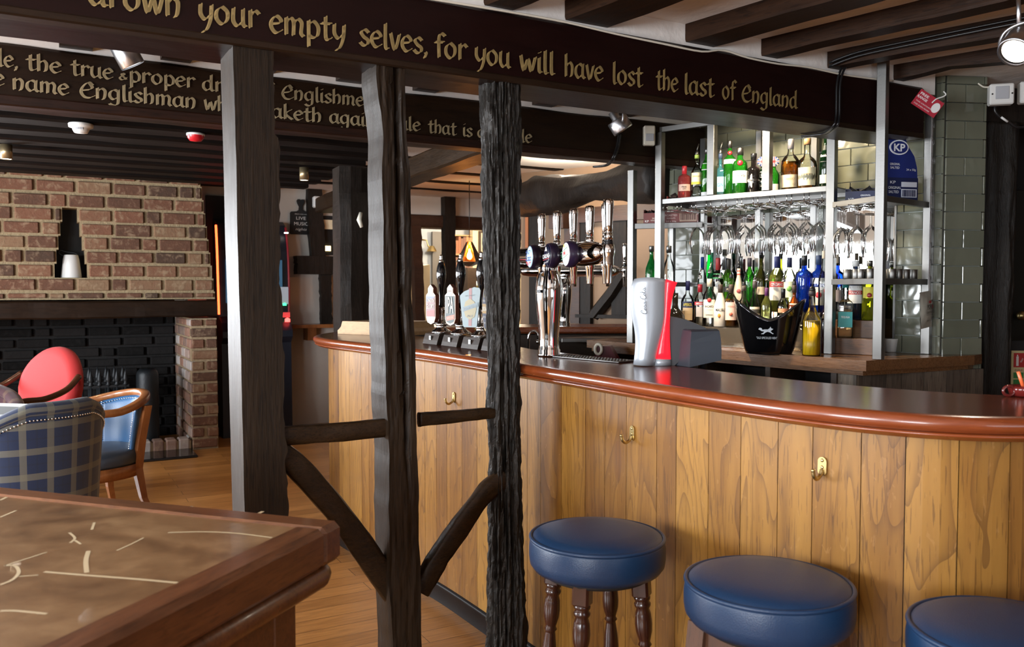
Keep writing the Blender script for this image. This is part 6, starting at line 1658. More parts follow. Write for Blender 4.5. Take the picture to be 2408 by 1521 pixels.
# script lettering up the front
def script(mb, strokes, sc, x0, z0, y, ang, w=.006):
    ca, sa = math.cos(ang), math.sin(ang)
    for st, hw in strokes:
        sm = smooth_path([(a, b, 0) for a, b in st], 6)
        for i in range(len(sm) - 1):
            A, B = sm[i], sm[i + 1]; d = (B - A); n = Vector((-d.y, d.x, 0)).normalized() * hw
            vs = []
            for p_ in (A + n, A - n, B - n, B + n):
                X, Z = p_.x * sc, p_.y * sc; vs.append((x0 + X * ca - Z * sa, y, z0 + X * sa + Z * ca))
            mb.add(vs, [(0, 1, 2, 3)])
COLA = [([(.95, 1.25), (.8, 1.5), (.45, 1.35), (.12, .8), (.1, .25), (.4, -.05), (.9, .1), (1.3, .5)], .075), ([(1.35, .55), (1.15, .45), (1.1, .12), (1.35, 0), (1.6, .3), (1.5, .6), (1.3, .55)], .055), ([(2.2, .5), (1.95, .6), (1.75, .3), (1.9, 0), (2.15, .2), (2.3, .55)], .055), ([(2.3, .55), (2.2, .1), (2.45, .05), (2.6, .3)], .05),
        ([(3.1, .5), (2.85, .6), (2.65, .3), (2.8, 0), (3.05, .2), (3.2, .55), (3.1, .1), (3.35, .05), (3.5, .3)], .05), ([(3.5, .3), (3.75, .34)], .04),
        ([(4.85, 1.25), (4.7, 1.5), (4.35, 1.35), (4.02, .8), (4.0, .25), (4.3, -.05), (4.8, .1), (5.1, .45)], .075), ([(5.3, .55), (5.05, .45), (5.0, .12), (5.25, 0), (5.5, .3), (5.4, .6), (5.2, .55)], .055), ([(5.5, .3), (5.85, .8), (6.0, 1.35), (5.85, 1.5), (5.75, 1.1), (5.75, .2), (5.95, .02), (6.15, .3)], .05),
        ([(6.75, .5), (6.5, .6), (6.3, .3), (6.45, 0), (6.7, .2), (6.85, .55), (6.75, .1), (7.0, .05), (7.2, .35)], .05), ([(.6, 1.0), (1.6, 1.55), (2.6, 1.35), (3.5, 1.5)], .03)]
t = MB(); a0 = zx(352, 690); a1 = zx(330, 320); ll = math.hypot(a1[0] - a0[0], a1[1] - a0[1])
script(t, COLA, ll / 7.2, a0[0], a0[1], -.0128, math.atan2(a1[1] - a0[1], a1[0] - a0[0]))
t.build('script_lettering', plain((.10, .11, .13), .4), dsp)
# ------------------------------------------------------------------ bar stools
def stool_pad(o, z, r, mname='seat'):
    b = MB().lathe([(r * .80, -.092), (r * .93, -.088), (r * .985, -.074), (r * 1.0, -.055), (r * 1.0, -.030), (r * .985, -.012), (r * .978, -.006)], 64, c=(0, 0, z))
    b.lathe([(r * .965, -.004), (r * .93, .002), (r * .80, .011), (r * .55, .017), (r * .25, .0195), (.001, .020)], 64, c=(0, 0, z), caps=False)
    seat = b.build(mname, M_BLUEL, o)
    MB().tube([(r * .975 * math.cos(2 * pi * k / 72), r * .975 * math.sin(2 * pi * k / 72), z - .003) for k in range(72)], .0052, 8, closed=True).build('piping', M_BLUEL, seat)
    MB().lathe([(r * .78, -.105), (r * .80, -.092)], 48, c=(0, 0, z)).build('seat_base', M_BLACKM, o)
def turned_stool(p, z, r, rz, label):
    o = thing('bar_stool', label, 'bar stool', T(p, rz)); stool_pad(o, z, r)
    h = z - .10
    prof = [(.014, 0), (.017, .02), (.019, .06), (.015, .08), (.021, .10), (.016, .115), (.020, .16), (.0225, .22), (.024, .30), (.0235, .36), (.019, .42), (.0145, .452), (.0135, .458), (.0185, .464), (.0145, .472), (.017, .480), (.022, .500), (.0235, .520), (.0215, .548), (.017, .562), (.022, .570), (.0225, .576), (.018, .582), (.022, .588), (.0225, .594), (.017, .600)]
    k = (h - .045) / .60
    for i in range(4):
        a = pi / 4 + pi / 2 * i; b0 = Vector((math.cos(a) * r * .90, math.sin(a) * r * .90, 0)); b1 = Vector((math.cos(a) * r * .66, math.sin(a) * r * .66, h))
        M = frame(b0, Vector((-math.sin(a), math.cos(a), 0)), b1 - b0)
        l = MB().lathe([(q, zz * k) for q, zz in prof], 20, M=M); l.box((0, 0, h - .022), (.046, .046, .060), 0, M, 0, .006); l.build('leg', M_TURNED, o)
    for i in range(4):
        a = pi / 4 + pi / 2 * i; a2 = a + pi / 2; zz = .22 + .05 * (i % 2); q = r * (.90 - .24 * zz / h)
        MB().tube([(math.cos(a) * q, math.sin(a) * q, zz), (math.cos((a + a2) / 2) * q * .70, math.sin((a + a2) / 2) * q * .70, zz), (math.cos(a2) * q, math.sin(a2) * q, zz)], [.010, .014, .010], 10).build('stretcher', M_TURNED, o)
    return o
def square_stool(p, z, r, rz, label):
    o = thing('bar_stool', label, 'bar stool', T(p, rz)); stool_pad(o, z, r); h = z - .10
    for i in range(4):
        a = pi / 4 + pi / 2 * i; b0 = Vector((math.cos(a) * r * 1.08, math.sin(a) * r * 1.08, 0)); b1 = Vector((math.cos(a) * r * .76, math.sin(a) * r * .76, h)); w = .024
        t_ = Vector((-math.sin(a), math.cos(a), 0)); ax = Vector((1, 0, 0)) * w; ay = Vector((0, 1, 0)) * w
        l = MB(); l.loft([[b + ax * i_ + ay * j_ for i_, j_ in ((-1, -1), (1, -1), (1, 1), (-1, 1))] for b in (b0, b1)], sm=False); l.build('leg', M_STOOLW, o)
    for (zz, hh_, nm, rr_) in ((h - .045, .085, 'apron', .80), (.24, .04, 'stretcher', .98)):
        for i in range(4):
            a = pi / 4 + pi / 2 * i; q = r * rr_; A = Vector((math.cos(a) * q, math.sin(a) * q, zz)); B_ = Vector((math.cos(a + pi / 2) * q, math.sin(a + pi / 2) * q, zz)); d = B_ - A
            l = MB(); l.box((d.length / 2, .0, 0), (d.length - .03, .022, hh_), bev=.002); l.build(nm, M_STOOLW, o, frame(A, d))
    return o
p = on_z(1404, 1258, .745); turned_stool((p.x, p.y, 0), .745, .187, .38, 'blue vinyl bar stool on dark turned legs, beside the barked post')
p = on_z(1806, 1366, .765); square_stool((p.x, p.y, 0), .765, .186, .62, 'blue vinyl bar stool on square walnut legs, in the middle below the second brass hook')
square_stool((.962, 1.612, 0), .765, .186, .35, 'blue vinyl bar stool cut off by the bottom right corner, third along the bar')
# ------------------------------------------------------------------ brown table in front
ZT = .95
cn = on_z(812, 1232, ZT); far = on_z(0, 1150, ZT); nr = on_z(228, 1521, ZT)
ex = (Vector((far.x, far.y, 0)) - Vector((cn.x, cn.y, 0))).normalized(); ey = Vector((-ex.y, ex.x, 0))
if ey.y > 0: ey = -ey
c_ = on_z(806, 1222, ZT); c_.z = 0
TM = frame(c_, -ex)                     # local -x runs along the far edge to the left, local y away from the viewer
tb = thing('pub_table', 'tall brown table with a worn pale-scratched top and thick moulded edge, nearest the camera', 'table', TM)
LX, LY = 1.35, 1.05
m = MB(); m.box((-LX / 2, -LY / 2, ZT - .014), (LX - .13, LY - .13, .0184)); m.build('table_top', M_TABLETOP, tb)
e = MB(); w = .072
def edge(pts_, name='edge_border'):
    pass
for (a, b) in (((-LX, -w), (0, 0)), ((-LX, -LY), (0, -LY + w))):
    e.box(((a[0] + b[0]) / 2, (a[1] + b[1]) / 2, ZT - .040), (LX, w, .080), 0, None, 0, .012)
e.build('edge_border', M_TABLEEDGE, tb)
e = MB()
Ry = Matrix.Rotation(pi / 2, 4, 'Z')
for x in (-w / 2, -LX + w / 2):
    pass
e.box((0, 0, 0), (LY - 2 * w + .02, w, .080), 0, None, 0, .012)
e.build('edge_border', M_TABLEEDGE, tb, Matrix.Translation((-w / 2, -LY / 2, ZT - .040)) @ Ry)
e2 = MB(); e2.box((0, 0, 0), (LY - 2 * w + .02, w, .080), 0, None, 0, .012); e2.build('edge_border', M_TABLEEDGE, tb, Matrix.Translation((-LX + w / 2, -LY / 2, ZT - .040)) @ Ry)
# rounded under-moulding, apron and legs
ins = .028
path = [(-LX + ins, -ins, ZT - .105), (-ins - .02, -ins, ZT - .105), (-ins - .006, -ins - .006, ZT - .105), (-ins, -ins - .02, ZT - .105), (-ins, -LY + ins, ZT - .105)]
mo = MB(); mo.tube(path, .024, 12); mo.build('under_moulding', M_TABLEEDGE, tb)
ap = MB(); ap.box((-LX / 2, -.085, ZT - .19), (LX - .16, .03, .17)); ap.build('apron', M_TABLEEDGE, tb)
ap = MB(); ap.box((-.085, -LY / 2, ZT - .19), (.03, LY - .16, .17)); ap.build('apron', M_TABLEEDGE, tb)
for x in (-.105, -LX + .105):
    for y in (-.105, -LY + .105):
        l = MB(); l.box((x, y, (ZT - .10) / 2), (.075, .075, ZT - .10), 0, None, 0, .004); l.build('leg', M_TABLEEDGE, tb)
# pale scratches worn into the top
scr = MB()
def scratch(px, hw):
    pts_ = [TM.inverted() @ on_z(x, y, ZT - .0044) for x, y in px]; sm = smooth_path(pts_, 6)
    for i in range(len(sm) - 1):
        A, B_ = sm[i], sm[i + 1]; n = Vector((-(B_ - A).y, (B_ - A).x, 0)).normalized() * hw
        scr.add([(q_.x, q_.y, ZT - .0044) for q_ in (A + n, A - n, B_ - n, B_ + n)], [(0, 1, 2, 3)])
for px, hw in (([(104, 1344), (200, 1352), (330, 1362), (436, 1372)], .0035), ([(208, 1295), (202, 1318), (204, 1346)], .004), ([(0, 1375), (30, 1362), (44, 1345), (35, 1330), (10, 1330)], .003), ([(395, 1252), (480, 1250), (560, 1254), (640, 1264)], .003), ([(275, 1294), (310, 1278), (338, 1264)], .002),
               ([(163, 1252), (176, 1265), (165, 1276)], .0025), ([(176, 1270), (190, 1279)], .0025), ([(222, 1228), (216, 1245)], .0025), ([(408, 1206), (452, 1190)], .004), ([(578, 1222), (618, 1202)], .004), ([(0, 1176), (36, 1159)], .004), ([(0, 1216), (38, 1200)], .003), ([(0, 1436), (40, 1436), (110, 1443)], .003), ([(45, 1355), (90, 1352)], .002), ([(640, 1223), (668, 1227)], .003), ([(10, 1330), (60, 1314), (110, 1298)], .002)): scratch(px, hw)
tag(scr.build('scratch_pattern', plain((.52, .42, .26), .5), tb), 'pale worn scratches')
# ------------------------------------------------------------------ chairs by the fire
def arc(c, r, a0, a1, n, sy=1.0): return [Vector((c[0] + r * math.cos(a0 + (a1 - a0) * k / n), c[1] + r * sy * math.sin(a0 + (a1 - a0) * k / n), 0)) for k in range(n + 1)]
def tub_chair(M, label, w=.56, d=.52, back=M_BLUEC, seat=M_GREYL):
    """open wooden tub chair: curved rail on four legs, leather back panel and seat; front faces local -y"""
    o = thing('tub_chair', label, 'chair', M); hw = w / 2; hd = d / 2
    sp = [(-hw * .98, -hd), (hw * .98, -hd)] + [(hw * math.cos(a) * 1.0, -.02 + (hd + .02) * math.sin(a)) for a in [pi * k / 16 for k in range(17)]]
    s_ = MB(); ring = lambda k, z: [(x * k, y * k, z) for x, y in sp]
    s_.loft([ring(.94, .37), ring(1.0, .385), ring(1.0, .43), ring(.95, .455), ring(.75, .468), ring(.3, .474)]); s_.build('seat', seat, o)
    fr = MB(); fr.loft([ring(1.0, .30), ring(1.02, .30), ring(1.02, .372), ring(1.0, .372)]); fr.build('seat_rail', M_CHAIRW, o)
    # top rail rising towards the back
    pr = []; n = 28
    for k in range(n + 1):
        a = -.52 + (pi + 1.04) * k / n; zz = .70 + .075 * max(0, math.sin(a)) ** 1.2
        pr.append((hw * 1.05 * math.cos(a), .0 + (hd + .03) * math.sin(a), zz))
    rings = []
    P = [Vector(q_) for q_ in pr]
    for i, p_ in enumerate(P):
        t_ = (P[min(i + 1, n)] - P[max(i - 1, 0)]).normalized(); nn = Vector((0, 0, 1)).cross(t_).normalized(); up = t_.cross(nn)
        rings.append([p_ + nn * (.028 * c_a) + up * (.022 * s_a) for c_a, s_a in [(math.copysign(abs(math.cos(q_)) ** .6, math.cos(q_)), math.copysign(abs(math.sin(q_)) ** .6, math.sin(q_))) for q_ in [2 * pi * k / 14 for k in range(14)]]])
    MB().loft(rings).build('arm_rail', M_CHAIRW, o)
    # upholstered back between the rear posts
    bm_ = MB(); nails = MB()
    a0, a1 = .52, pi - .52; nx, nzz = 18, 8; vs = []; 
    for side in (0, 1):
        for i in range(nx + 1):
            a = a0 + (a1 - a0) * i / nx; top = .70 + .075 * math.sin(a) ** 1.2 - .012
            for j in range(nzz + 1):
                z = .40 + (top - .40) * j / nzz; k = .80 + .20 * (z - .40) / .35; puff = .022 * math.sin(pi * i / nx) ** .5 * math.sin(pi * j / nzz) ** .5 if side == 0 else -.014
                vs.append(((hw * 1.0 * k - puff) * math.cos(a), ((hd + .02) * k - puff) * math.sin(a), z))
    fs = []; kk = (nx + 1) * (nzz + 1)
    for i in range(nx):
        for j in range(nzz):
            q_ = i * (nzz + 1) + j; fs.append((q_, q_ + 1, q_ + nzz + 2, q_ + nzz + 1)); q_ += kk; fs.append((q_, q_ + nzz + 1, q_ + nzz + 2, q_ + 1))
    for i in range(nx):
        for j in (0, nzz): q_ = i * (nzz + 1) + j; fs.append((q_, q_ + nzz + 1, q_ + nzz + 1 + kk, q_ + kk))
    for j in range(nzz):
        for i in (0, nx): q_ = i * (nzz + 1) + j; fs.append((q_, q_ + 1, q_ + 1 + kk, q_ + kk))
    bm_.add(vs, fs, 0, True); bk = bm_.build('back_panel', back, o, None, True)
    def nail(a, z):
        k = .80 + .20 * (z - .40) / .35; c = ((hw * k - .008) * math.cos(a), ((hd + .02) * k - .008) * math.sin(a), z)
        nails.lathe([(.0001, -.0045), (.0042, -.002), (.0042, .002), (.0001, .0045)], 6, c=c)
    for j in range(24):
        for a in (a0 + .03, a1 - .03): nail(a, .41 + .34 * j / 24 * (.70 + .075 * math.sin(a) ** 1.2 - .42) / .34)
    for i in range(34): a = a0 + .03 + (a1 - a0 - .06) * i / 33; nail(a, .70 + .075 * math.sin(a) ** 1.2 - .035)
    nails.build('nail_trim', M_NAIL, bk)
    for sx in (-1, 1):
        l = MB(); l.loft([[Vector((sx * hw * .95, -hd * .92, 0)) + Vector((i_ * r_, j_ * r_, z)) for i_, j_ in ((-1, -1), (1, -1), (1, 1), (-1, 1))] for z, r_ in ((0, .015), (.30, .024), (.68, .018))], sm=False); l.build('leg', M_CHAIRW, o)
        l = MB(); l.loft([[Vector((sx * (hw * .74 + off), hd * .62 + off * .9, z)) + Vector((i_ * r_, j_ * r_, 0)) for i_, j_ in ((-1, -1), (1, -1), (1, 1), (-1, 1))] for z, r_, off in ((0, .014, .08), (.16, .018, .025), (.34, .024, 0), (.52, .022, .02), (.72, .020, .05))], sm=False); l.build('leg', M_CHAIRW, o)
    return o
p = on_z(262, 1180, 0)
tub_chair(frame((-2.52, 5.12, 0), Vector((math.cos(-.70), math.sin(-.70), 0))), 'open wooden tub chair with a pale blue leather back and slate seat, by the hearth', .53, .50)
def tartan_chair(M, label, cloth, w=.66, d=.60, top=.86):
    """upholstered tub chair seen from behind: wrap-round shell, nail trim under the rim, tapered legs; front faces -y"""
    o = thing('tartan_chair', label, 'chair', M); hw, hd = w / 2, d / 2; n, kz = 48, 14
    sh = MB(); vs = []; uv = []; N = 2
    def P(a, z, off):
        t = (z - .20) / (top - .20); k = .86 + .14 * t
        return ((hw * k + off) * math.cos(a), .02 + (hd * k + off) * math.sin(a), z)
    topz = lambda a: .60 + (top - .60) * max(0, min(1, (math.sin(a) + .50) / 1.40)) ** 1.1
    a0, a1 = -.62, pi + .62
    for side, off in ((0, 0), (1, -.075)):
        for i in range(n + 1):
            a = a0 + (a1 - a0) * i / n; zt = topz(a)
            for j in range(kz + 1):
                z = .20 + (zt - .20) * j / kz
                vs.append(P(a, z - (.012 if j == kz else 0), off if j < kz else off + (-.012 if side == 0 else .012))); uv.append((a * (hw + hd) / 2 * 1.02, z))
    kk = (n + 1) * (kz + 1); fs = []
    for i in range(n):
        for j in range(kz):
            q_ = i * (kz + 1) + j; fs.append((q_, q_ + kz + 1, q_ + kz + 2, q_ + 1)); q_ += kk; fs.append((q_, q_ + 1, q_ + kz + 2, q_ + kz + 1))
        q_ = i * (kz + 1) + kz; fs.append((q_, q_ + kz + 1, q_ + kz + 1 + kk, q_ + kk)); q_ = i * (kz + 1); fs.append((q_, q_ + kk, q_ + kk + kz + 1, q_ + kz + 1))
    for i in (0, n):
        for j in range(kz): q_ = i * (kz + 1) + j; fs.append((q_, q_ + 1, q_ + 1 + kk, q_ + kk))
    sh.add(vs, fs, 0, True, 0, uv); s_ = sh.build('shell', cloth, o, None, True)
    rim_ = MB(); rm = [P(a0 + (a1 - a0) * i / n, topz(a0 + (a1 - a0) * i / n) - .012, -.036) for i in range(n + 1)]
    vs = []; uv = []; fs = []; m_ = 9
    for i, c in enumerate(rm):
        a = a0 + (a1 - a0) * i / n; o_ = Vector((math.cos(a), math.sin(a), 0))
        for j in range(m_): b = 2 * pi * j / m_; vs.append(Vector(c) + o_ * (.044 * math.cos(b)) + Vector((0, 0, .036 * math.sin(b)))); uv.append((a * (hw + hd) / 2 * 1.02, .02 * j))
    for i in range(n):
        for j in range(m_): j2 = (j + 1) % m_; fs.append((i * m_ + j, (i + 1) * m_ + j, (i + 1) * m_ + j2, i * m_ + j2))
    rim_.add(vs, fs, 0, True, 0, uv); rim_.build('padded_rim', cloth, o, None, True)
    nl = MB(); L_ = 0; prev = None
    for i in range(400):
        a = a0 + (a1 - a0) * i / 399; c = Vector(P(a, topz(a) - .052, .004))
        if prev is None or (c - prev).length > .0135: nl.lathe([(.0001, -.0048), (.0046, -.002), (.0046, .002), (.0001, .0048)], 6, c=tuple(c)); prev = c
    nl.build('nail_trim', M_NAIL, s_)
    se = MB(); ring = lambda k, z: [((hw - .08) * k * math.cos(2 * pi * q_ / 24), .0 + (hd - .06) * k * math.sin(2 * pi * q_ / 24), z) for q_ in range(24)]
    se.loft([ring(.96, .26), ring(1, .30), ring(1, .44), ring(.9, .47), ring(.4, .48)]); se.build('seat', cloth, o)
    for sx in (-1, 1):
        for sy in (-1, 1):
            l = MB(); l.loft([[Vector((sx * (hw * .66 + (.03 if z == 0 else 0)), sy * hd * .66 + (.03 * sy if z == 0 else 0), z)) + Vector((i_ * r_, j_ * r_, 0)) for i_, j_ in ((-1, -1), (1, -1), (1, 1), (-1, 1))] for z, r_ in ((0, .016), (.24, .024))], sm=False); l.build('leg', M_REDW, o)
    return o
tartan_chair(frame((-2.34, 4.06, 0), Vector((math.cos(-2.08), math.sin(-2.08), 0))), 'navy tartan tub chair with a nail-trimmed rim, seen from behind at the small table', M_TARTAN, .70, .62, .885)
tartan_chair(frame((-3.27, 5.06, 0), Vector((math.cos(.3), math.sin(.3), 0))), 'plum tartan tub chair at the far left, mostly cut off', M_TARTAN2, .62, .58, .80)
def red_chair(M, label):
    """round-backed upholstered armchair with scrolled wooden arms; front faces -y"""
    o = thing('red_armchair', label, 'chair', M)
    b = MB(); rings = []
    for side, y in ((0, 0), (1, .05)):
        pass
    n = 40; vs = []; fs = []
    def outl(a): return (.30 * math.cos(a) * (1.0 - .10 * max(0, -math.sin(a))), .70 + .30 * math.sin(a))
    layers = [(.0, .80, -.045), (.3, .93, -.03), (.5, .99, .0), (.6, 1.0, .03), (.8, .97, .06), (1, .80, .07)]
    rr_ = []
    for (_, k, y) in layers:
        ring = []
        for i in range(n):
            a = 2 * pi * i / n; x, z = outl(a); x *= k; z = .70 + (z - .70) * k
            ring.append((x, .22 + y + .16 * (z - .45) - .35 * x * x, z))
        rr_.append(ring)
    b.loft(rr_); b.build('back_rest', M_REDF, o, None, True)
    s_ = MB(); ring = lambda k, z: [(.29 * k * math.copysign(abs(math.cos(q_)) ** .6, math.cos(q_)), -.02 + .27 * k * math.copysign(abs(math.sin(q_)) ** .6, math.sin(q_)), z) for q_ in [2 * pi * i / 32 for i in range(32)]]
    s_.loft([ring(.97, .33), ring(1, .36), ring(1, .44), ring(.92, .48), ring(.5, .50)]); s_.build('seat', M_REDF, o)
    for sx in (-1, 1):
        pth = smooth_path([(sx * .30, .25, .80), (sx * .335, .12, .72), (sx * .34, -.05, .675), (sx * .335, -.20, .675), (sx * .33, -.265, .65), (sx * .33, -.26, .61)], 6)
        ar = MB(); ar.tube(pth, [.022] * (len(pth) - 6) + [.026, .028, .030, .030, .028, .022], 10); a_ = ar.build('arm', M_REDW, o)
        MB().tube([(sx * .33, -.255, .62), (sx * .325, -.22, .50), (sx * .30, -.20, .36)], [.018, .022, .020], 8).build('arm_post', M_REDW, a_)
        l = MB(); l.tube([(sx * .27, -.22, .37), (sx * .28, -.235, .20), (sx * .285, -.25, 0)], [.026, .022, .015], 8); l.build('leg', M_REDW, o)
        l = MB(); l.tube([(sx * .24, .20, .37), (sx * .245, .235, .20), (sx * .25, .29, 0)], [.024, .020, .015], 8); l.build('leg', M_REDW, o)
    MB().box((0, -.02, .345), (.56, .50, .05), bev=.01).build('seat_rail', M_REDW, o)
    return o
red_chair(frame((-3.47, 5.95, 0), Vector((math.cos(-.42), math.sin(-.42), 0))), 'coral red round-backed armchair with dark wooden arms, in front of the fireplace')
# small table with a newspaper
ZN = .745
q = on_z(60, 990, ZN)
tt = thing('side_table', 'small round oak table with a newspaper on it, between the chairs', 'table', (q.x - .31, q.y + .20, 0))
MB().lathe([(.36, ZN - .035), (.38, ZN - .028), (.38, ZN - .006), (.37, ZN)], 48).build('table_top', M_LTOAK, tt)
MB().lathe([(.20, 0), (.20, .02), (.06, .05), (.04, .12), (.035, .40), (.05, .60), (.16, ZN - .036)], 28).build('pedestal', M_REDW, tt)
p0 = [on_z(x, y, ZN + .003) for x, y in ((-60, 985), (-40, 948), (138, 953), (118, 972), (55, 982), (0, 996))]
nb = MB(); vs = [(p_.x, p_.y, ZN + .0012) for p_ in p0] + [(p_.x, p_.y, ZN + .007) for p_ in p0]; k = len(p0)
nb.add(vs, [tuple(range(k - 1, -1, -1)), tuple(range(k, 2 * k))] + [(i, (i + 1) % k, (i + 1) % k + k, i + k) for i in range(k)])
nw = tag(nb.build('newspaper', M_PAPER, None, None, True), 'folded newspaper lying on the small round table', 'newspaper', None, 'thing')
ph = MB(); a, b, c, d = [on_z(x, y, ZN + .0078) for x, y in ((-20, 975), (0, 955), (85, 958), (70, 972))]; ph.add([a, b, c, d], [(0, 1, 2, 3)]); ph.build('printed_photo', plain((.16, .18, .20), .6), nw)
# ------------------------------------------------------------------ hearth furniture
q = pu(250, 905, VB + .32)
fg = thing('fire_basket', 'black iron fire basket with spiked finials, in the fireplace', 'fire basket', UVROT @ Matrix.Translation((q[0], VB + .32, 0)))
zr = pu(250, 907, VB + .32)[2]; zt = pu(262, 866, VB + .32)[2]; w = (pu(305, 900, VB + .32)[0] - pu(180, 900, VB + .32)[0])
for yy in (0, .30):
    for k in range(7):
        x = -w * .62 + k * w * .165 * 1.0
        f_ = MB(); f_.tube([(x, yy, .0), (x, yy, zr + .01)], .012, 8); f_.lathe([(.016, zr), (.024, zr + .01), (.014, zr + .025), (.020, zr + .04), (.024, zr + .055), (.010, zr + (zt - zr) * .75), (.002, zt)], 10, c=(x, yy, 0)); f_.build('spike', M_IRON, fg)
    for z in (zr - .005, .18): MB().box((-w * .125, yy, z), (w * 1.12, .02, .022)).build('bar', M_IRON, fg)
MB().box((-w * .125, .15, .17), (w * 1.1, .28, .02)).build('grate', M_IRON, fg)
q = pu(349, 1005, VB + .30); r = (pu(375, 950, VB + .3)[0] - pu(322, 950, VB + .3)[0]) / 2; zt = pu(349, 864, VB + .30)[2]
MBc = MB().lathe([(r * .96, .0), (r, .02), (r, zt - r * .75), (r * .92, zt - r * .40), (r * .70, zt - r * .14), (r * .35, zt - .02), (.001, zt)], 32)
tag(MBc.build('coal_scuttle', M_IRON, None, UVROT @ Matrix.Translation((q[0], VB + .32, 0.0))), 'tall dark domed iron scuttle beside the fire basket', 'coal scuttle', None, 'thing')
# white enamel jug in the niche
q = pu(168, 653, VB + .10); sc = 282.0
jg = thing('enamel_jug', 'white enamel can with a bail handle standing in the brick niche', 'jug', UVROT @ Matrix.Translation((q[0], VB + .10, nz0 + .0008)))
MB().lathe([(.076, 0), (.078, .004), (.062, .15), (.054, .185), (.052, .19), (.046, .192), (.044, .188)], 28).build('can', M_WHITE, jg)
MB().tube(smooth_path([(-.054, 0, .178), (-.090, 0, .205), (-.075, 0, .226), (-.03, 0, .214), (.03, 0, .206), (.055, 0, .178)], 5), .005, 8).build('bail_handle', M_IRON, jg)
# fruit machine behind the square post
mr_ = pu(690, 800, VW - .50)[0]; ml_ = pu(519, 620, VW - .50)[0]; mw = (mr_ - ml_) / 2; q = ((mr_ + ml_) / 2, VW - .47)
fm = thing('fruit_machine', 'tall black fruit machine with a curved red light strip, half hidden by the square post', 'fruit machine', UVROT @ Matrix.Translation((q[0], q[1], 0)) @ Matrix.Diagonal((mw / .39, 1, 1, 1)))
# side profile (y towards the wall, z up)
prof = [(0, 0), (.45, 0), (.45, 2.08), (.30, 2.10), (.22, 2.06), (.16, 1.80), (.13, 1.45), (.13, 1.16), (.04, 1.10), (-.04, 1.02), (-.04, .96), (.02, .90)]
Mx = Matrix(((0, 1, 0, 0), (1, 0, 0, 0), (0, 0, 1, 0), (0, 0, 0, 1)))
mc = MB(); mc.prism(prof, .76, M=Matrix.Translation((-.38, 0, 0)) @ Mx); mc.build('cabinet', mat('midnight_cabinet', (.010, .013, .022), .35), fm, None, True)
REDL_ = plain((1.0, .06, .015), .4, 0, 6.0)
for sx in (-1, 1):
    pth = smooth_path([(sx * .385, .215, 2.04), (sx * .39, .150, 1.80), (sx * .39, .118, 1.45), (sx * .385, .118, 1.18)], 8)
    MB().tube(pth, .012, 8).build('light_strip', REDL_ if sx < 0 else plain((.25, .01, .02), .4, 0, .08), fm)
MB().box((0, .11, 1.50), (.62, .02, .42)).build('screen', mat('dark_screen', (.01, .03, .05), .1, emit=(.05, .12, .2), es=.5), fm)
MB().box((.36, .10, 1.98), (.04, .03, .012)).build('status_light', plain((1, .9, .8), .5, 0, 4.0), fm)
MB().lathe([(.03, 0), (.03, .03), (.001, .045)], 14, c=(.34, .02, 1.10)).build('start_button', plain((.95, .06, .05), .4, 0, 4.0), fm)
MB().lathe([(.022, 0), (.022, .02), (.001, .03)], 14, c=(.33, .09, 1.26)).build('collect_button', plain((.05, .75, .25), .4, 0, 2.0), fm)
MB().box((.33, .105, 1.36), (.09, .02, .17)).build('note_slot', plain((.30, .32, .36), .4, 0, .4), fm)
MB().box((.33, .03, 1.17), (.08, .02, .05)).build('logo_plate', plain((.55, .05, .05), .4, 0, .6), fm)
# ------------------------------------------------------------------ right-hand edge of the room
def zof(y, d): return CAMH + (680 - y) / (F / d)
def dthing(name, mb, m, label, cat, M=None, group=None): return tag(mb.build(name, m, None, M), label, cat, group, 'thing')
dP = 4.40
x0, x1 = on_d(2302, 600, dP).x, on_d(2392, 600, dP).x; cx_ = (x0 + x1) / 2; rr_ = (x1 - x0) / 2
rings = []
for i in range(150):
    z = zof(288, dP) * i / 149; ring = []
    for j in range(64):
        a = 2 * pi * j / 64; c_, s_ = math.cos(a), math.sin(a)
        e = .45; r = rr_ * (1 - .10 * math.sin(z * 2.4 + .4) * max(0, c_))
        g = .012 * fbm((c_ * 4, s_ * 4, z * 1.6), 5) + .004 * fbm((c_ * 14, s_ * 14, z * 7), 3) - .022 * math.exp(-((a - 4.75) / .07) ** 2) - .012 * math.exp(-((a - 4.2) / .05) ** 2)
        ring.append((cx_ + (r * math.copysign(abs(c_) ** e, c_) + g * c_), dP + .10 + (.10 * math.copysign(abs(s_) ** e, s_) + g * s_), z))
    rings.append(ring)
dthing('timber_post', MB().loft(rings), M_BARK, 'broad furrowed black post at the right edge, beside the tiled pillar', 'timber post')
z0, z1 = zof(292, dP), CEILZ - .002
M = frame(on_d(2306, 240, dP + .02) * 1.0, Vector((1, .1, 0))); M.translation.z = 0
dthing('ceiling_beam', MB().box((.45, .10, (z0 + z1) / 2), (.98, .20, z1 - z0), bev=.01), M_BACKTIM, 'black beam end above the right-hand post, behind the white alarm boxes', 'ceiling beam', M)
M = frame(Vector((2.55, 5.35, 0)), Vector((1, .0, 0)))
struct('wall_side', MB().box((1.4, .1, CEILZ / 2), (3.2, .1, CEILZ)), M_BLACKM, M)
dr_ = MB().box((.62, .0, 1.02), (.84, .045, 2.04), bev=.004).build('door_2', mat('dark_green_door', (.010, .012, .010), .35), None, M); dr_['kind'] = 'structure'
q = M.inverted() @ on_d(2397, 742, 5.30)
MB().lathe([(.010, 0), (.012, .02), (.024, .035), (.030, .05), (.026, .065), (.001, .072)], 20, M=Matrix.Translation((q.x, -.023, q.z)) @ Matrix.Rotation(pi / 2, 4, 'X')).build('door_knob', M_BRASS, dr_)
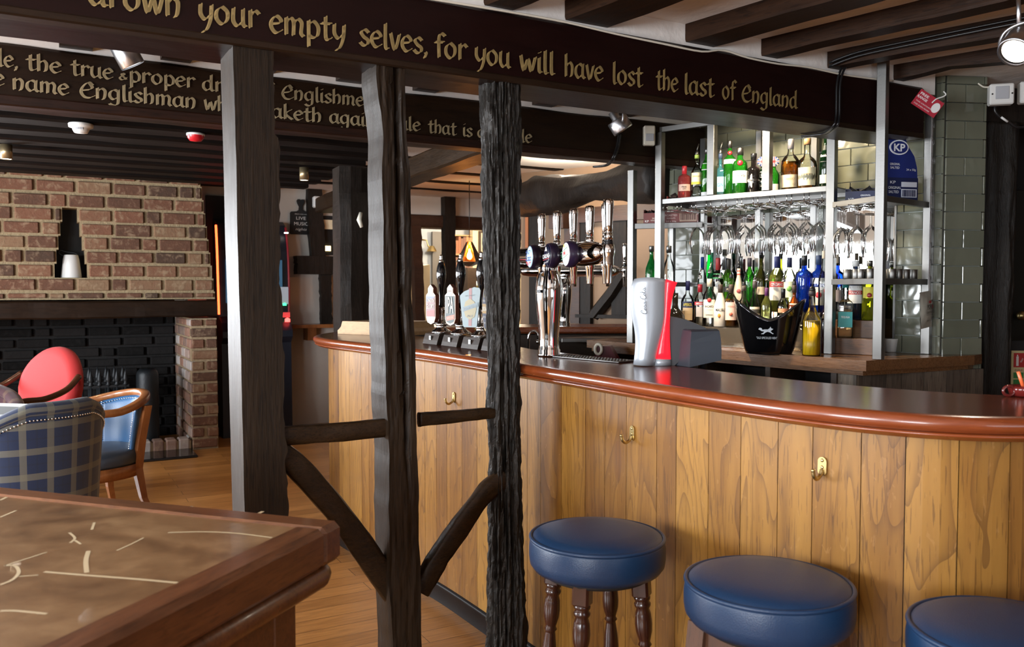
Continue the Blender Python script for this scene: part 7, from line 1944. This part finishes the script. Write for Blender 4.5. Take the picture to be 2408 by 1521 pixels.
# fire notice and cream paper
q = on_d(2395, 880, 4.62); s = F / 4.62; w, h = 34 / s, 112 / s
M = frame(q, Vector((1, -.08, 0)))
fn = dthing('fire_notice', MB().box((0, 0, 0), (w, .004, h)), plain((.62, .56, .30), .5), 'cream fire-extinguisher notice with a red panel and green symbols, right of the furrowed post', 'notice', M)
m = MB(); m.box((0, -.003, h * .30), (w * .72, .002, h * .30)); m.build('red_panel', plain((.45, .02, .02), .5), fn)
m = MB(); m.box((-w * .12, -.0045, h * .28), (w * .16, .001, h * .20)); m.box((-w * .12, -.0045, h * .40), (w * .08, .001, h * .03)); put_text(m, 'Water', .011, w * .16, h * .30, .026, y=-.0048, rot=1.2); m.build('extinguisher_symbol', plain((.75, .73, .70), .5), fn)
m = MB()
for zz in (-.02, -.17): m.box((-w * .02, -.003, h * zz), (w * .66, .002, h * .12))
m.build('green_panel', plain((.04, .25, .06), .5), fn)
m = MB(); put_text(m, 'FIRE', .010, 0, h * .09, .04, y=-.0034); m.build('notice_lettering', plain((.4, .05, .04), .5), fn)
m = MB(); m.tube([(-w * .16 + .012 * math.cos(2 * pi * k / 16), -.003, -h * .32 + .016 * math.sin(2 * pi * k / 16)) for k in range(16)], .002, 6, closed=True); m.build('warning_ring', plain((.5, .05, .03), .5), fn)
q = on_d(2376, 856, 4.66); dthing('paper_slip', MB().box((0, 0, 0), (.018, .003, .115)), plain((.60, .55, .38), .6), 'narrow cream slip of paper beside the fire notice', 'paper', frame(q, Vector((1, 0, 0))))
dthing('notice_board', MB().box((.24, .03, .57), (.62, .04, 1.13)), M_BLACKM, 'black panel carrying the fire notice at the right edge', 'panel', frame(on_d(2366, 880, 4.70) * Vector((1, 1, 0)), Vector((1, -.0, 0))))
# dark red holder at the far right of the bar
q = on_z(2398, 935, ZC); q = Vector((q.x + .03, q.y + .03, ZC + .0008))
hd_ = thing('drinks_holder', 'small dark red glossy holder with an orange stirrer, at the right end of the bar', 'holder', Matrix.Translation(q))
MB().lathe([(.030, 0), (.034, .004), (.038, .018), (.036, .026), (.030, .024), (.028, .006), (.001, .005)], 24).build('bowl', plain((.12, .012, .010), .08), hd_)
MB().tube([(-.046 + .014 * math.cos(2 * pi * k / 20), -.01, .014 + .012 * math.sin(2 * pi * k / 20)) for k in range(20)], .004, 8, closed=True).build('ring_handle', plain((.10, .012, .010), .08), hd_)
MB().tube([(.0, 0, .012), (-.022, -.008, .062)], .0045, 8).build('stirrer', plain((.75, .13, .04), .35), hd_)
# white alarm boxes
def alarm(p, xd, w, h, d, label, lens=True):
    M = frame(p, xd); o = dthing('alarm_box', MB().box((0, d / 2, 0), (w, d, h), bev=.006), M_WHITE, label, 'alarm box', M)
    if lens:
        m = MB(); m.box((0, -.002, .005), (w * .56, .004, h * .62), bev=.002); m.build('lens', M_GREYP, o)
        m = MB()
        for x in (-.40, .40): m.lathe([(.004, 0), (.004, .002)], 8, M=Matrix.Translation((w * x, 0, 0)) @ Matrix.Rotation(pi / 2, 4, 'X'))
        m.build('screw_holes', M_BLACK, o)
    return o
s = F / 4.1
alarm(on_d(2357, 220, 4.1), Vector((.97, -.24, 0)), 52 / s, 48 / s, .05, 'white square alarm box on the black beam above the right-hand post')
alarm(on_d(2416, 216, 4.12), Vector((.97, -.24, 0)), 30 / s, 50 / s, .05, 'second white alarm box cut off by the right edge', False)
pts = [on_d(x, y, 4.14) for x, y in ((2300, 196), (2312, 204), (2322, 205), (2334, 204))]; dthing('alarm_cable', MB().tube(smooth_path(pts, 5), .004, 6), M_CREAMP, 'short white cable looping into the white square alarm box', 'cable')
pts = [on_d(x, y, 4.22) for x, y in ((2340, 246), (2340, 262), (2352, 276), (2372, 287), (2390, 299), (2415, 298))]; cb_ = dthing('power_cable', MB().tube(smooth_path(pts, 5), .007, 8), M_BLACK, 'black cable running from under the alarm box across the right-hand post', 'cable')
MB().tube([pts[2] + Vector((.0, -.008, 0)), pts[3] + Vector((-.01, -.008, 0))], .006, 6).build('cable_clip', M_WHITE, cb_)
# ------------------------------------------------------------------ lamps on the ceilings
M_LAMPON = mat('lamp_lens_lit', (1, .9, .75), .4, emit=(1.0, .86, .66), es=9.0)
M_LAMPRIM = mat('lamp_lens_dim', (.8, .82, .85), .3, emit=(.9, .95, 1), es=.8)
def gimbal(p, aim, s, label, lit, mount):
    """round silver spotlight in a bracket: the head looks along aim, the stem goes up to mount"""
    z = Vector(aim).normalized(); R = z.to_track_quat('-Z', 'Y').to_matrix().to_4x4(); M = Matrix.Translation(p) @ R
    o = thing('ceiling_spotlight', label, 'spotlight', M)
    MB().lathe([(.052 * s, -.040 * s), (.060 * s, -.044 * s), (.062 * s, -.035 * s), (.062 * s, .030 * s), (.055 * s, .034 * s)], 36, caps=False).build('outer_ring', M_ALU, o)
    MB().lathe([(.050 * s, -.030 * s), (.048 * s, .0), (.036 * s, .034 * s), (.026 * s, .040 * s), (.026 * s, .085 * s), (.001, .088 * s)], 32, caps=False).build('lamp_body', M_ALU, o)
    m = MB(); m.lathe([(.049 * s, -.032 * s), (.001, -.034 * s)], 32, caps=False); m.build('lens', M_LAMPON if lit else M_GREYP, o)
    mi = M.inverted(); up = mi.to_3x3() @ (Vector(mount) - p); side = Vector((1, 0, 0)); 
    side = (side - up.normalized() * side.dot(up.normalized())).normalized()
    br = MB(); top = mi @ Vector(mount)
    pts_ = [side * .066 * s, side * .072 * s + up.normalized() * .04 * s, side * .05 * s + up.normalized() * .075 * s, up.normalized() * .085 * s, side * -.05 * s + up.normalized() * .075 * s, side * -.072 * s + up.normalized() * .04 * s, side * -.066 * s]
    br.tube(smooth_path(pts_, 4), .007 * s, 8); br.tube([up.normalized() * .085 * s, top], .008 * s, 8); br.build('bracket', M_ALU, o)
    return o
p = on_d(2397, 108, 2.75); gimbal(p, Vector((-.62, -.35, -.70)), .86, 'silver ceiling spotlight with its lamp lit, at the top right corner', True, (p.x + .01, p.y + .03, 2.39))
spot('spotlight_beam', p + Vector((-.62, -.35, -.70)).normalized() * .07, p + Vector((-.62, -.35, -.70)), 13, (1, .86, .68), 75)
MB_ = MB(); MB_.box((0, 0, 0), (.16, .10, .012), bev=.003); dthing('spotlight_plate', MB_, M_CHARC2, 'dark ceiling plate for the spotlight at the top right corner', 'ceiling plate', frame((p.x + .03, p.y - .05, 2.484), Vector((.85, -.5, 0))))
p = on_d(1457, 292, 4.35); gimbal(p, Vector((.55, .10, -.83)), .86, 'silver gimbal spotlight hanging between the painted beams above the taps', False, (p.x + .0, p.y + .02, 2.40))
spot('spotlight_beam', p + Vector((.06, .01, -.09)), Vector((1.50, 4.30, 1.20)), 80, (1, .84, .62), 76, .5)
spot('spotlight_beam', W(3.05, 3.25, 2.36), row(1800, 430, .15), 48, (1, .80, .55), 110, .8)
spot('spotlight_beam', W(3.15, 3.05, 2.36), row(1990, 300, .40), 22, (1, .78, .48), 70, .8)
p = on_v(296, 124, V1 - .14); o = thing('ceiling_spotlight', 'silver can spotlight between the painted beams at the far left', 'spotlight', Matrix.Translation(p) @ Vector((.38, .30, -.88)).to_track_quat('-Z', 'Y').to_matrix().to_4x4())
MB().lathe([(.046, -.055), (.048, -.052), (.048, .055), (.040, .060), (.001, .061)], 32, caps=False).build('can', M_ALU, o); MB().lathe([(.045, -.050), (.001, -.048)], 28, caps=False).build('lens', M_LAMPRIM, o)
MB().tube([o.matrix_world.inverted() @ (p + Vector((0, 0, .04))), o.matrix_world.inverted() @ Vector((p.x, p.y, 2.49))], .008, 8).build('stem', M_ALU, o)
def downlight(x, y0, y1, zt, label):
    # the can hangs from the underside of the black joists
    t = (zt - CAMH); dy = ray(x, y0); d = dy.y * (t / dy.z); p = on_d(x, (y0 + y1) / 2, d); s = F / d; h = (y1 - y0) / s
    o = thing('downlight', label, 'downlight', Matrix.Translation(Vector((p.x, p.y, zt - h))))
    r = .034
    MB().lathe([(r * .9, .001), (r, 0), (r, h), (.001, h)], 24, caps=False).build('can', M_GOLDB, o)
    MB().lathe([(r * .92, .004), (.001, .004)], 20, caps=False).build('lens', M_LAMPON, o)
    spot('downlight_beam', Vector((p.x, p.y, zt - h - .01)), Vector((p.x, p.y, 0)), 28, (1, .80, .55), 95, .7, .03)
downlight(15, 340, 374, CB, 'bronze tube downlight over the chimney breast at the far left')
downlight(715, 394, 424, CB, 'bronze tube downlight over the fruit machine')
# smoke detector and red sounder on the black joists
def ceil_at(x, y, z): return on_z(x, y, z)
p = ceil_at(190, 291, CB - .002); o = thing('smoke_detector', 'white smoke detector under the black joists, above the chimney breast', 'smoke detector', Matrix.Translation(p)); k_ = PXS(p) and 1.25
MB().lathe([(.001, -.052), (.034, -.050), (.042, -.036), (.044, -.026), (.062, -.020), (.064, -.004), (.062, 0)], 28).build('housing', M_WHITE, o)
m = MB()
for j in range(9): a = -2.2 + j * .16; m.box((.0435 * math.cos(a), .0435 * math.sin(a), -.031), (.006, .006, .010), M=Matrix.Identity(4))
m.build('smoke_slots', M_GREYP, o)
p = ceil_at(460, 314, CB - .002); o = thing('alarm_sounder', 'red and white alarm sounder under the black joists, left of the square post', 'alarm sounder', Matrix.Translation(p))
MB().lathe([(.052, -.012), (.052, 0)], 24).build('base_ring', M_WHITE, o); MB().lathe([(.001, -.046), (.034, -.042), (.046, -.026), (.048, -.012)], 24, caps=False).build('red_dome', plain((.55, .01, .02), .3), o)
# motion sensor on the back beam
p = on_v(1528, 318, V1 - .05); s = PXS(p); o = tag(MB().box((0, .02, 0), (27 / s, .04, 46 / s), bev=.006).build('motion_sensor', M_CREAMP, None, frame(p, Vector((1, .05, 0)))), 'cream motion sensor on the back painted beam, left of the steel shelves', 'motion sensor', None, 'thing')
MB().box((0, -.003, -.012), (19 / s, .008, 17 / s), bev=.002).build('sensor_lens', M_GREYP, o)
# black cables
def cable(pts_, r, label, offs=((0, 0),)):
    m = MB()
    for (a, b) in offs: m.tube(smooth_path([q_ + Vector((a, 0, b)) for q_ in pts_], 5), r, 7)
    return dthing('power_cable', m, M_BLACK, label, 'cable')
vv = V0 - .014
pts_ = [on_v(x, y, vv) for x, y in ((1984, 152), (1974, 172), (1968, 200), (1967, 240), (1966, 275), (1960, 296))] + [on_z(1940, 313, BZ - .012), on_z(1912, 318, BZ - .010), on_z(1884, 320, BZ - .008)]
cable(pts_, .0055, 'pair of black cables running down the maroon beam beside the painted word England', ((0, 0), (.014, .0)))
jp = on_v(1955, 158, V0 + .03); jd = -Vector(((-880 - CX) / F, 1, 0)).normalized(); jn = Vector((-jd.y, jd.x, 0)); jn = jn if jn.x < 0 else -jn
pts_ = [Vector((jp.x, jp.y, 2.40)) + jn * .068 + jd * t + Vector((0, 0, z)) for t, z in ((.02, -.01), (.15, .012), (.4, .018), (.8, .022), (1.3, .02), (2.2, .024), (3.2, .02))]
c_ = cable(pts_, .006, 'two black cables clipped along the side of a ceiling joist', ((0, 0), (0, .016)))
p = on_v(1452, 312, V1 - .06)
cable([on_v(1455, 315, V1 - .02), on_v(1450, 345, V1 - .016), on_v(1440, 372, V1 - .016), on_z(1425, 388, BZ - .012), on_z(1395, 392, BZ - .012)], .006, 'black cable hanging from the gimbal spotlight down the back painted beam', ((0, 0), (.010, .0)))
# ------------------------------------------------------------------ small things round the back bar
# red hanging tag
q = on_d(2181, 243, 3.96); s = F / 3.96; a = -.62
M = frame(q, Vector((math.cos(.15), -math.sin(.15), 0))) @ Matrix.Rotation(-a, 4, 'Y')
ht = thing('hanging_tag', 'dark red hanging card tilted on a white hook, by the top of the tiled pillar', 'tag', M)
w, h = 62 / s, 40 / s
MB().box((0, 0, 0), (w, .003, h)).build('card', plain((.36, .012, .03), .45), ht)
m = MB(); m.prism(ell(w * .34, h * .02, .018, .024), -.002, M=Matrix.Translation((0, -.0016, 0))); put_text(m, 'FREE', .012, -w * .26, h * .30, .042, y=-.0022, bold=.02); put_text(m, 'RANGE', .012, -w * .26, h * .08, .050, y=-.0022, bold=.02); put_text(m, 'PORK SCRATCHINGS', .006, -w * .06, -h * .18, .085, y=-.0022); put_text(m, 'FOR EVEN MORE', .006, -w * .10, -h * .36, .08, y=-.0022); m.build('card_print', plain((.72, .70, .70), .5), ht)
MB().tube(smooth_path([(w * .12, -.002, h * .15), (w * .16, -.004, h * .45), (w * .30, -.004, h * .75), (w * .34, -.004, h * .95), (w * .20, -.004, h * 1.02)], 5), .003, 8).build('hook', M_WHITE, ht)
# clip strip on the back upright and the packet hanging from it
Mx_ = frame(PDp + Vector((-.0, -.026, 0)), nCD); st = MB(); st.box((0, 0, 1.80), (.034, .002, 1.10)); cs = dthing('clip_strip', st, plain((.46, .46, .47), .35), 'white hanging strip of empty clips on the steel upright by the tiled pillar', 'clip strip', Mx_)
m = MB()
for k in range(13):
    z = 1.30 + k * .083
    m.tube([(-.009, -.002, z + .020), (-.008, -.004, z), (.0, -.006, z - .006), (.008, -.004, z), (.009, -.002, z + .020)], .0018, 6); m.box((0, -.0012, z + .036), (.034, .001, .002))
m.build('clips', plain((.25, .25, .26), .3), cs)
q = on_plane(2177, 728, PDp + Vector((0, -.05, 0)), nn_); s = PXS(q); w, h = 62 / s, 86 / s
M = frame(q, nCD) @ Matrix.Rotation(-.08, 4, 'Y'); pkm = MB(); nx, nz_ = 12, 14
for side in (-1, 1):
    vs = []; 
    for i in range(nx + 1):
        for j in range(nz_ + 1):
            x = -w / 2 + w * i / nx; z = -h / 2 + h * j / nz_; pf = .016 * math.sin(pi * i / nx) ** .6 * math.sin(pi * min(1, max(0, (j - 1) / (nz_ - 2)))) ** .6
            vs.append((x * (1 - .06 * math.sin(pi * j / nz_)), side * (pf + .0006) + .003 * fbm((i * .6, j * .6, side), 2), z))
    fs = [(i * (nz_ + 1) + j, (i + 1) * (nz_ + 1) + j, (i + 1) * (nz_ + 1) + j + 1, i * (nz_ + 1) + j + 1)[::-side] for i in range(nx) for j in range(nz_)]
    pkm.add(vs, fs, 0, True)
pk = dthing('snack_packet', pkm, plain((.36, .35, .30), .45), 'pale packet of pork scratchings hanging on the steel upright by the tiled pillar', 'snack packet', M)
m = MB(); put_text(m, 'PORK', .022, .004, .016, .062, y=-.0205, bold=.02); put_text(m, 'SCRATCHINGS', .012, .004, -.012, .082, y=-.0205, bold=.01); put_text(m, 'NO', .011, .038, -.040, .022, y=-.0165, bold=.03); put_text(m, 'SINCE 1933', .007, .0, -.052, .05, y=-.016)
m.box((.0, -.0190, .002), (.07, .0006, .001)); m.box((.0, -.0190, -.024), (.07, .0006, .001)); m.build('packet_print', plain((.05, .045, .04), .6), pk)
m = MB(); m.box((.004, -.0195, .038), (.024, .001, .012)); m.prism(ell(.046, .012, .007, .010, 10), .001, M=Matrix.Translation((0, -.0130, 0))); m.build('packet_badge', plain((.32, .03, .03), .5), pk)
# white cup by the corner upright
p = on_z(2090, 828, ZB + .0008); s = PXS(p); tag(MB().lathe([(.026, 0), (.029, .002), (.037, .064), (.0375, .068), (.035, .067), (.027, .004), (.001, .003)], 24).build('white_cup', M_WHITE, None, Matrix.Translation(p + Vector((.02, .03, 0)))), 'small white cup on the back counter beside the corner upright', 'cup', None, 'thing')
# maroon ticket holder with a paper roll at the left end of the back counter
p = on_z(1411, 838, 1.02); s = PXS(p)
th_ = thing('till_printer', 'maroon till printer with a white paper roll, left of the drinks dispenser behind the bar', 'till printer', frame((p.x + .02, p.y - .06, 0), Vector((.97, -.24, 0))))
MB().prism([(-.075, .955), (.085, .955), (.075, 1.01), (.03, 1.085), (-.045, 1.085), (-.06, 1.02)], .12).build('body', M_MAROONP, th_)
MB().tube([(-.035 + .020 * math.cos(2 * pi * k / 20), -.012, 1.068 + .030 * math.sin(2 * pi * k / 20)) for k in range(20)], .009, 8, closed=True).build('paper_roll', M_CREAMP, th_)
ps = thing('till_stand', 'dark stand under the till printer behind the bar', 'stand', frame((p.x + .02, p.y - .06, 0), Vector((.97, -.24, 0)))); MB().box((0, .06, .477), (.26, .13, .95)).build('body', M_BOARD, ps)
# small swan-neck tap behind the bar
p = on_d(1243, 790, 4.9); o = thing('sink_tap', 'small chrome swan-neck tap behind the bar, right of the barked post', 'tap', Matrix.Translation(Vector((p.x, p.y, .925))))
MB().tube(smooth_path([(0, 0, 0), (0, 0, .20), (.01, 0, .245), (.03, 0, .255), (.05, 0, .24), (.054, 0, .205)], 6), .008, 10).build('spout', M_CHROME, o); MB().lathe([(.011, .20), (.011, .225)], 12, c=(.054, 0, -.02)).build('aerator', M_CHROME, o)
sk = thing('bar_sink', 'steel sink unit behind the bar under the small tap', 'sink', Matrix.Translation(Vector((p.x, p.y, 0)))); MB().box((.05, .05, .462), (.36, .36, .923), bev=.004).build('unit', M_STEEL, sk)
# blue cloth and white dish on the shelf under the back counter
p = on_plane(1931, 888, c0 + Vector((0, .0, 0)), BN) + BN * .12; o = MB(); rings = []
for k in range(9):
    t = k / 8; rings.append([(.045 * (1 - t) ** .7 * math.cos(2 * pi * j / 16) * (1 + .25 * math.sin(3 * 2 * pi * j / 16)) + .0005, .04 * (1 - t) ** .7 * math.sin(2 * pi * j / 16), .085 * t) for j in range(16)])
o.loft(rings); 
sh_ = MB(); sh_.box((0, 0, -.0125), (.22, .16, .024)); 
# second font's neighbours on the far counter: two amber bottles
for (x, y, wpx, hpx, lab) in ((1124, 790, 15, 108, 'amber bottle with a bright cap on the far counter, behind the hand pumps'), (1142, 790, 14, 100, 'shorter amber bottle on the far counter, beside the oval pump clip')):
    p = on_z(x, 776, 1.1585); s = PXS(p); bottle(p, wpx / s * 1.15, hpx / s, 'squat', gm((.80, .55, .15), .4, (.55, .36, .08)), lab, cap=plain((.7, .66, .5)), caph=.03, label=[((.62, .50, .22), .15, .45, 1.1)])
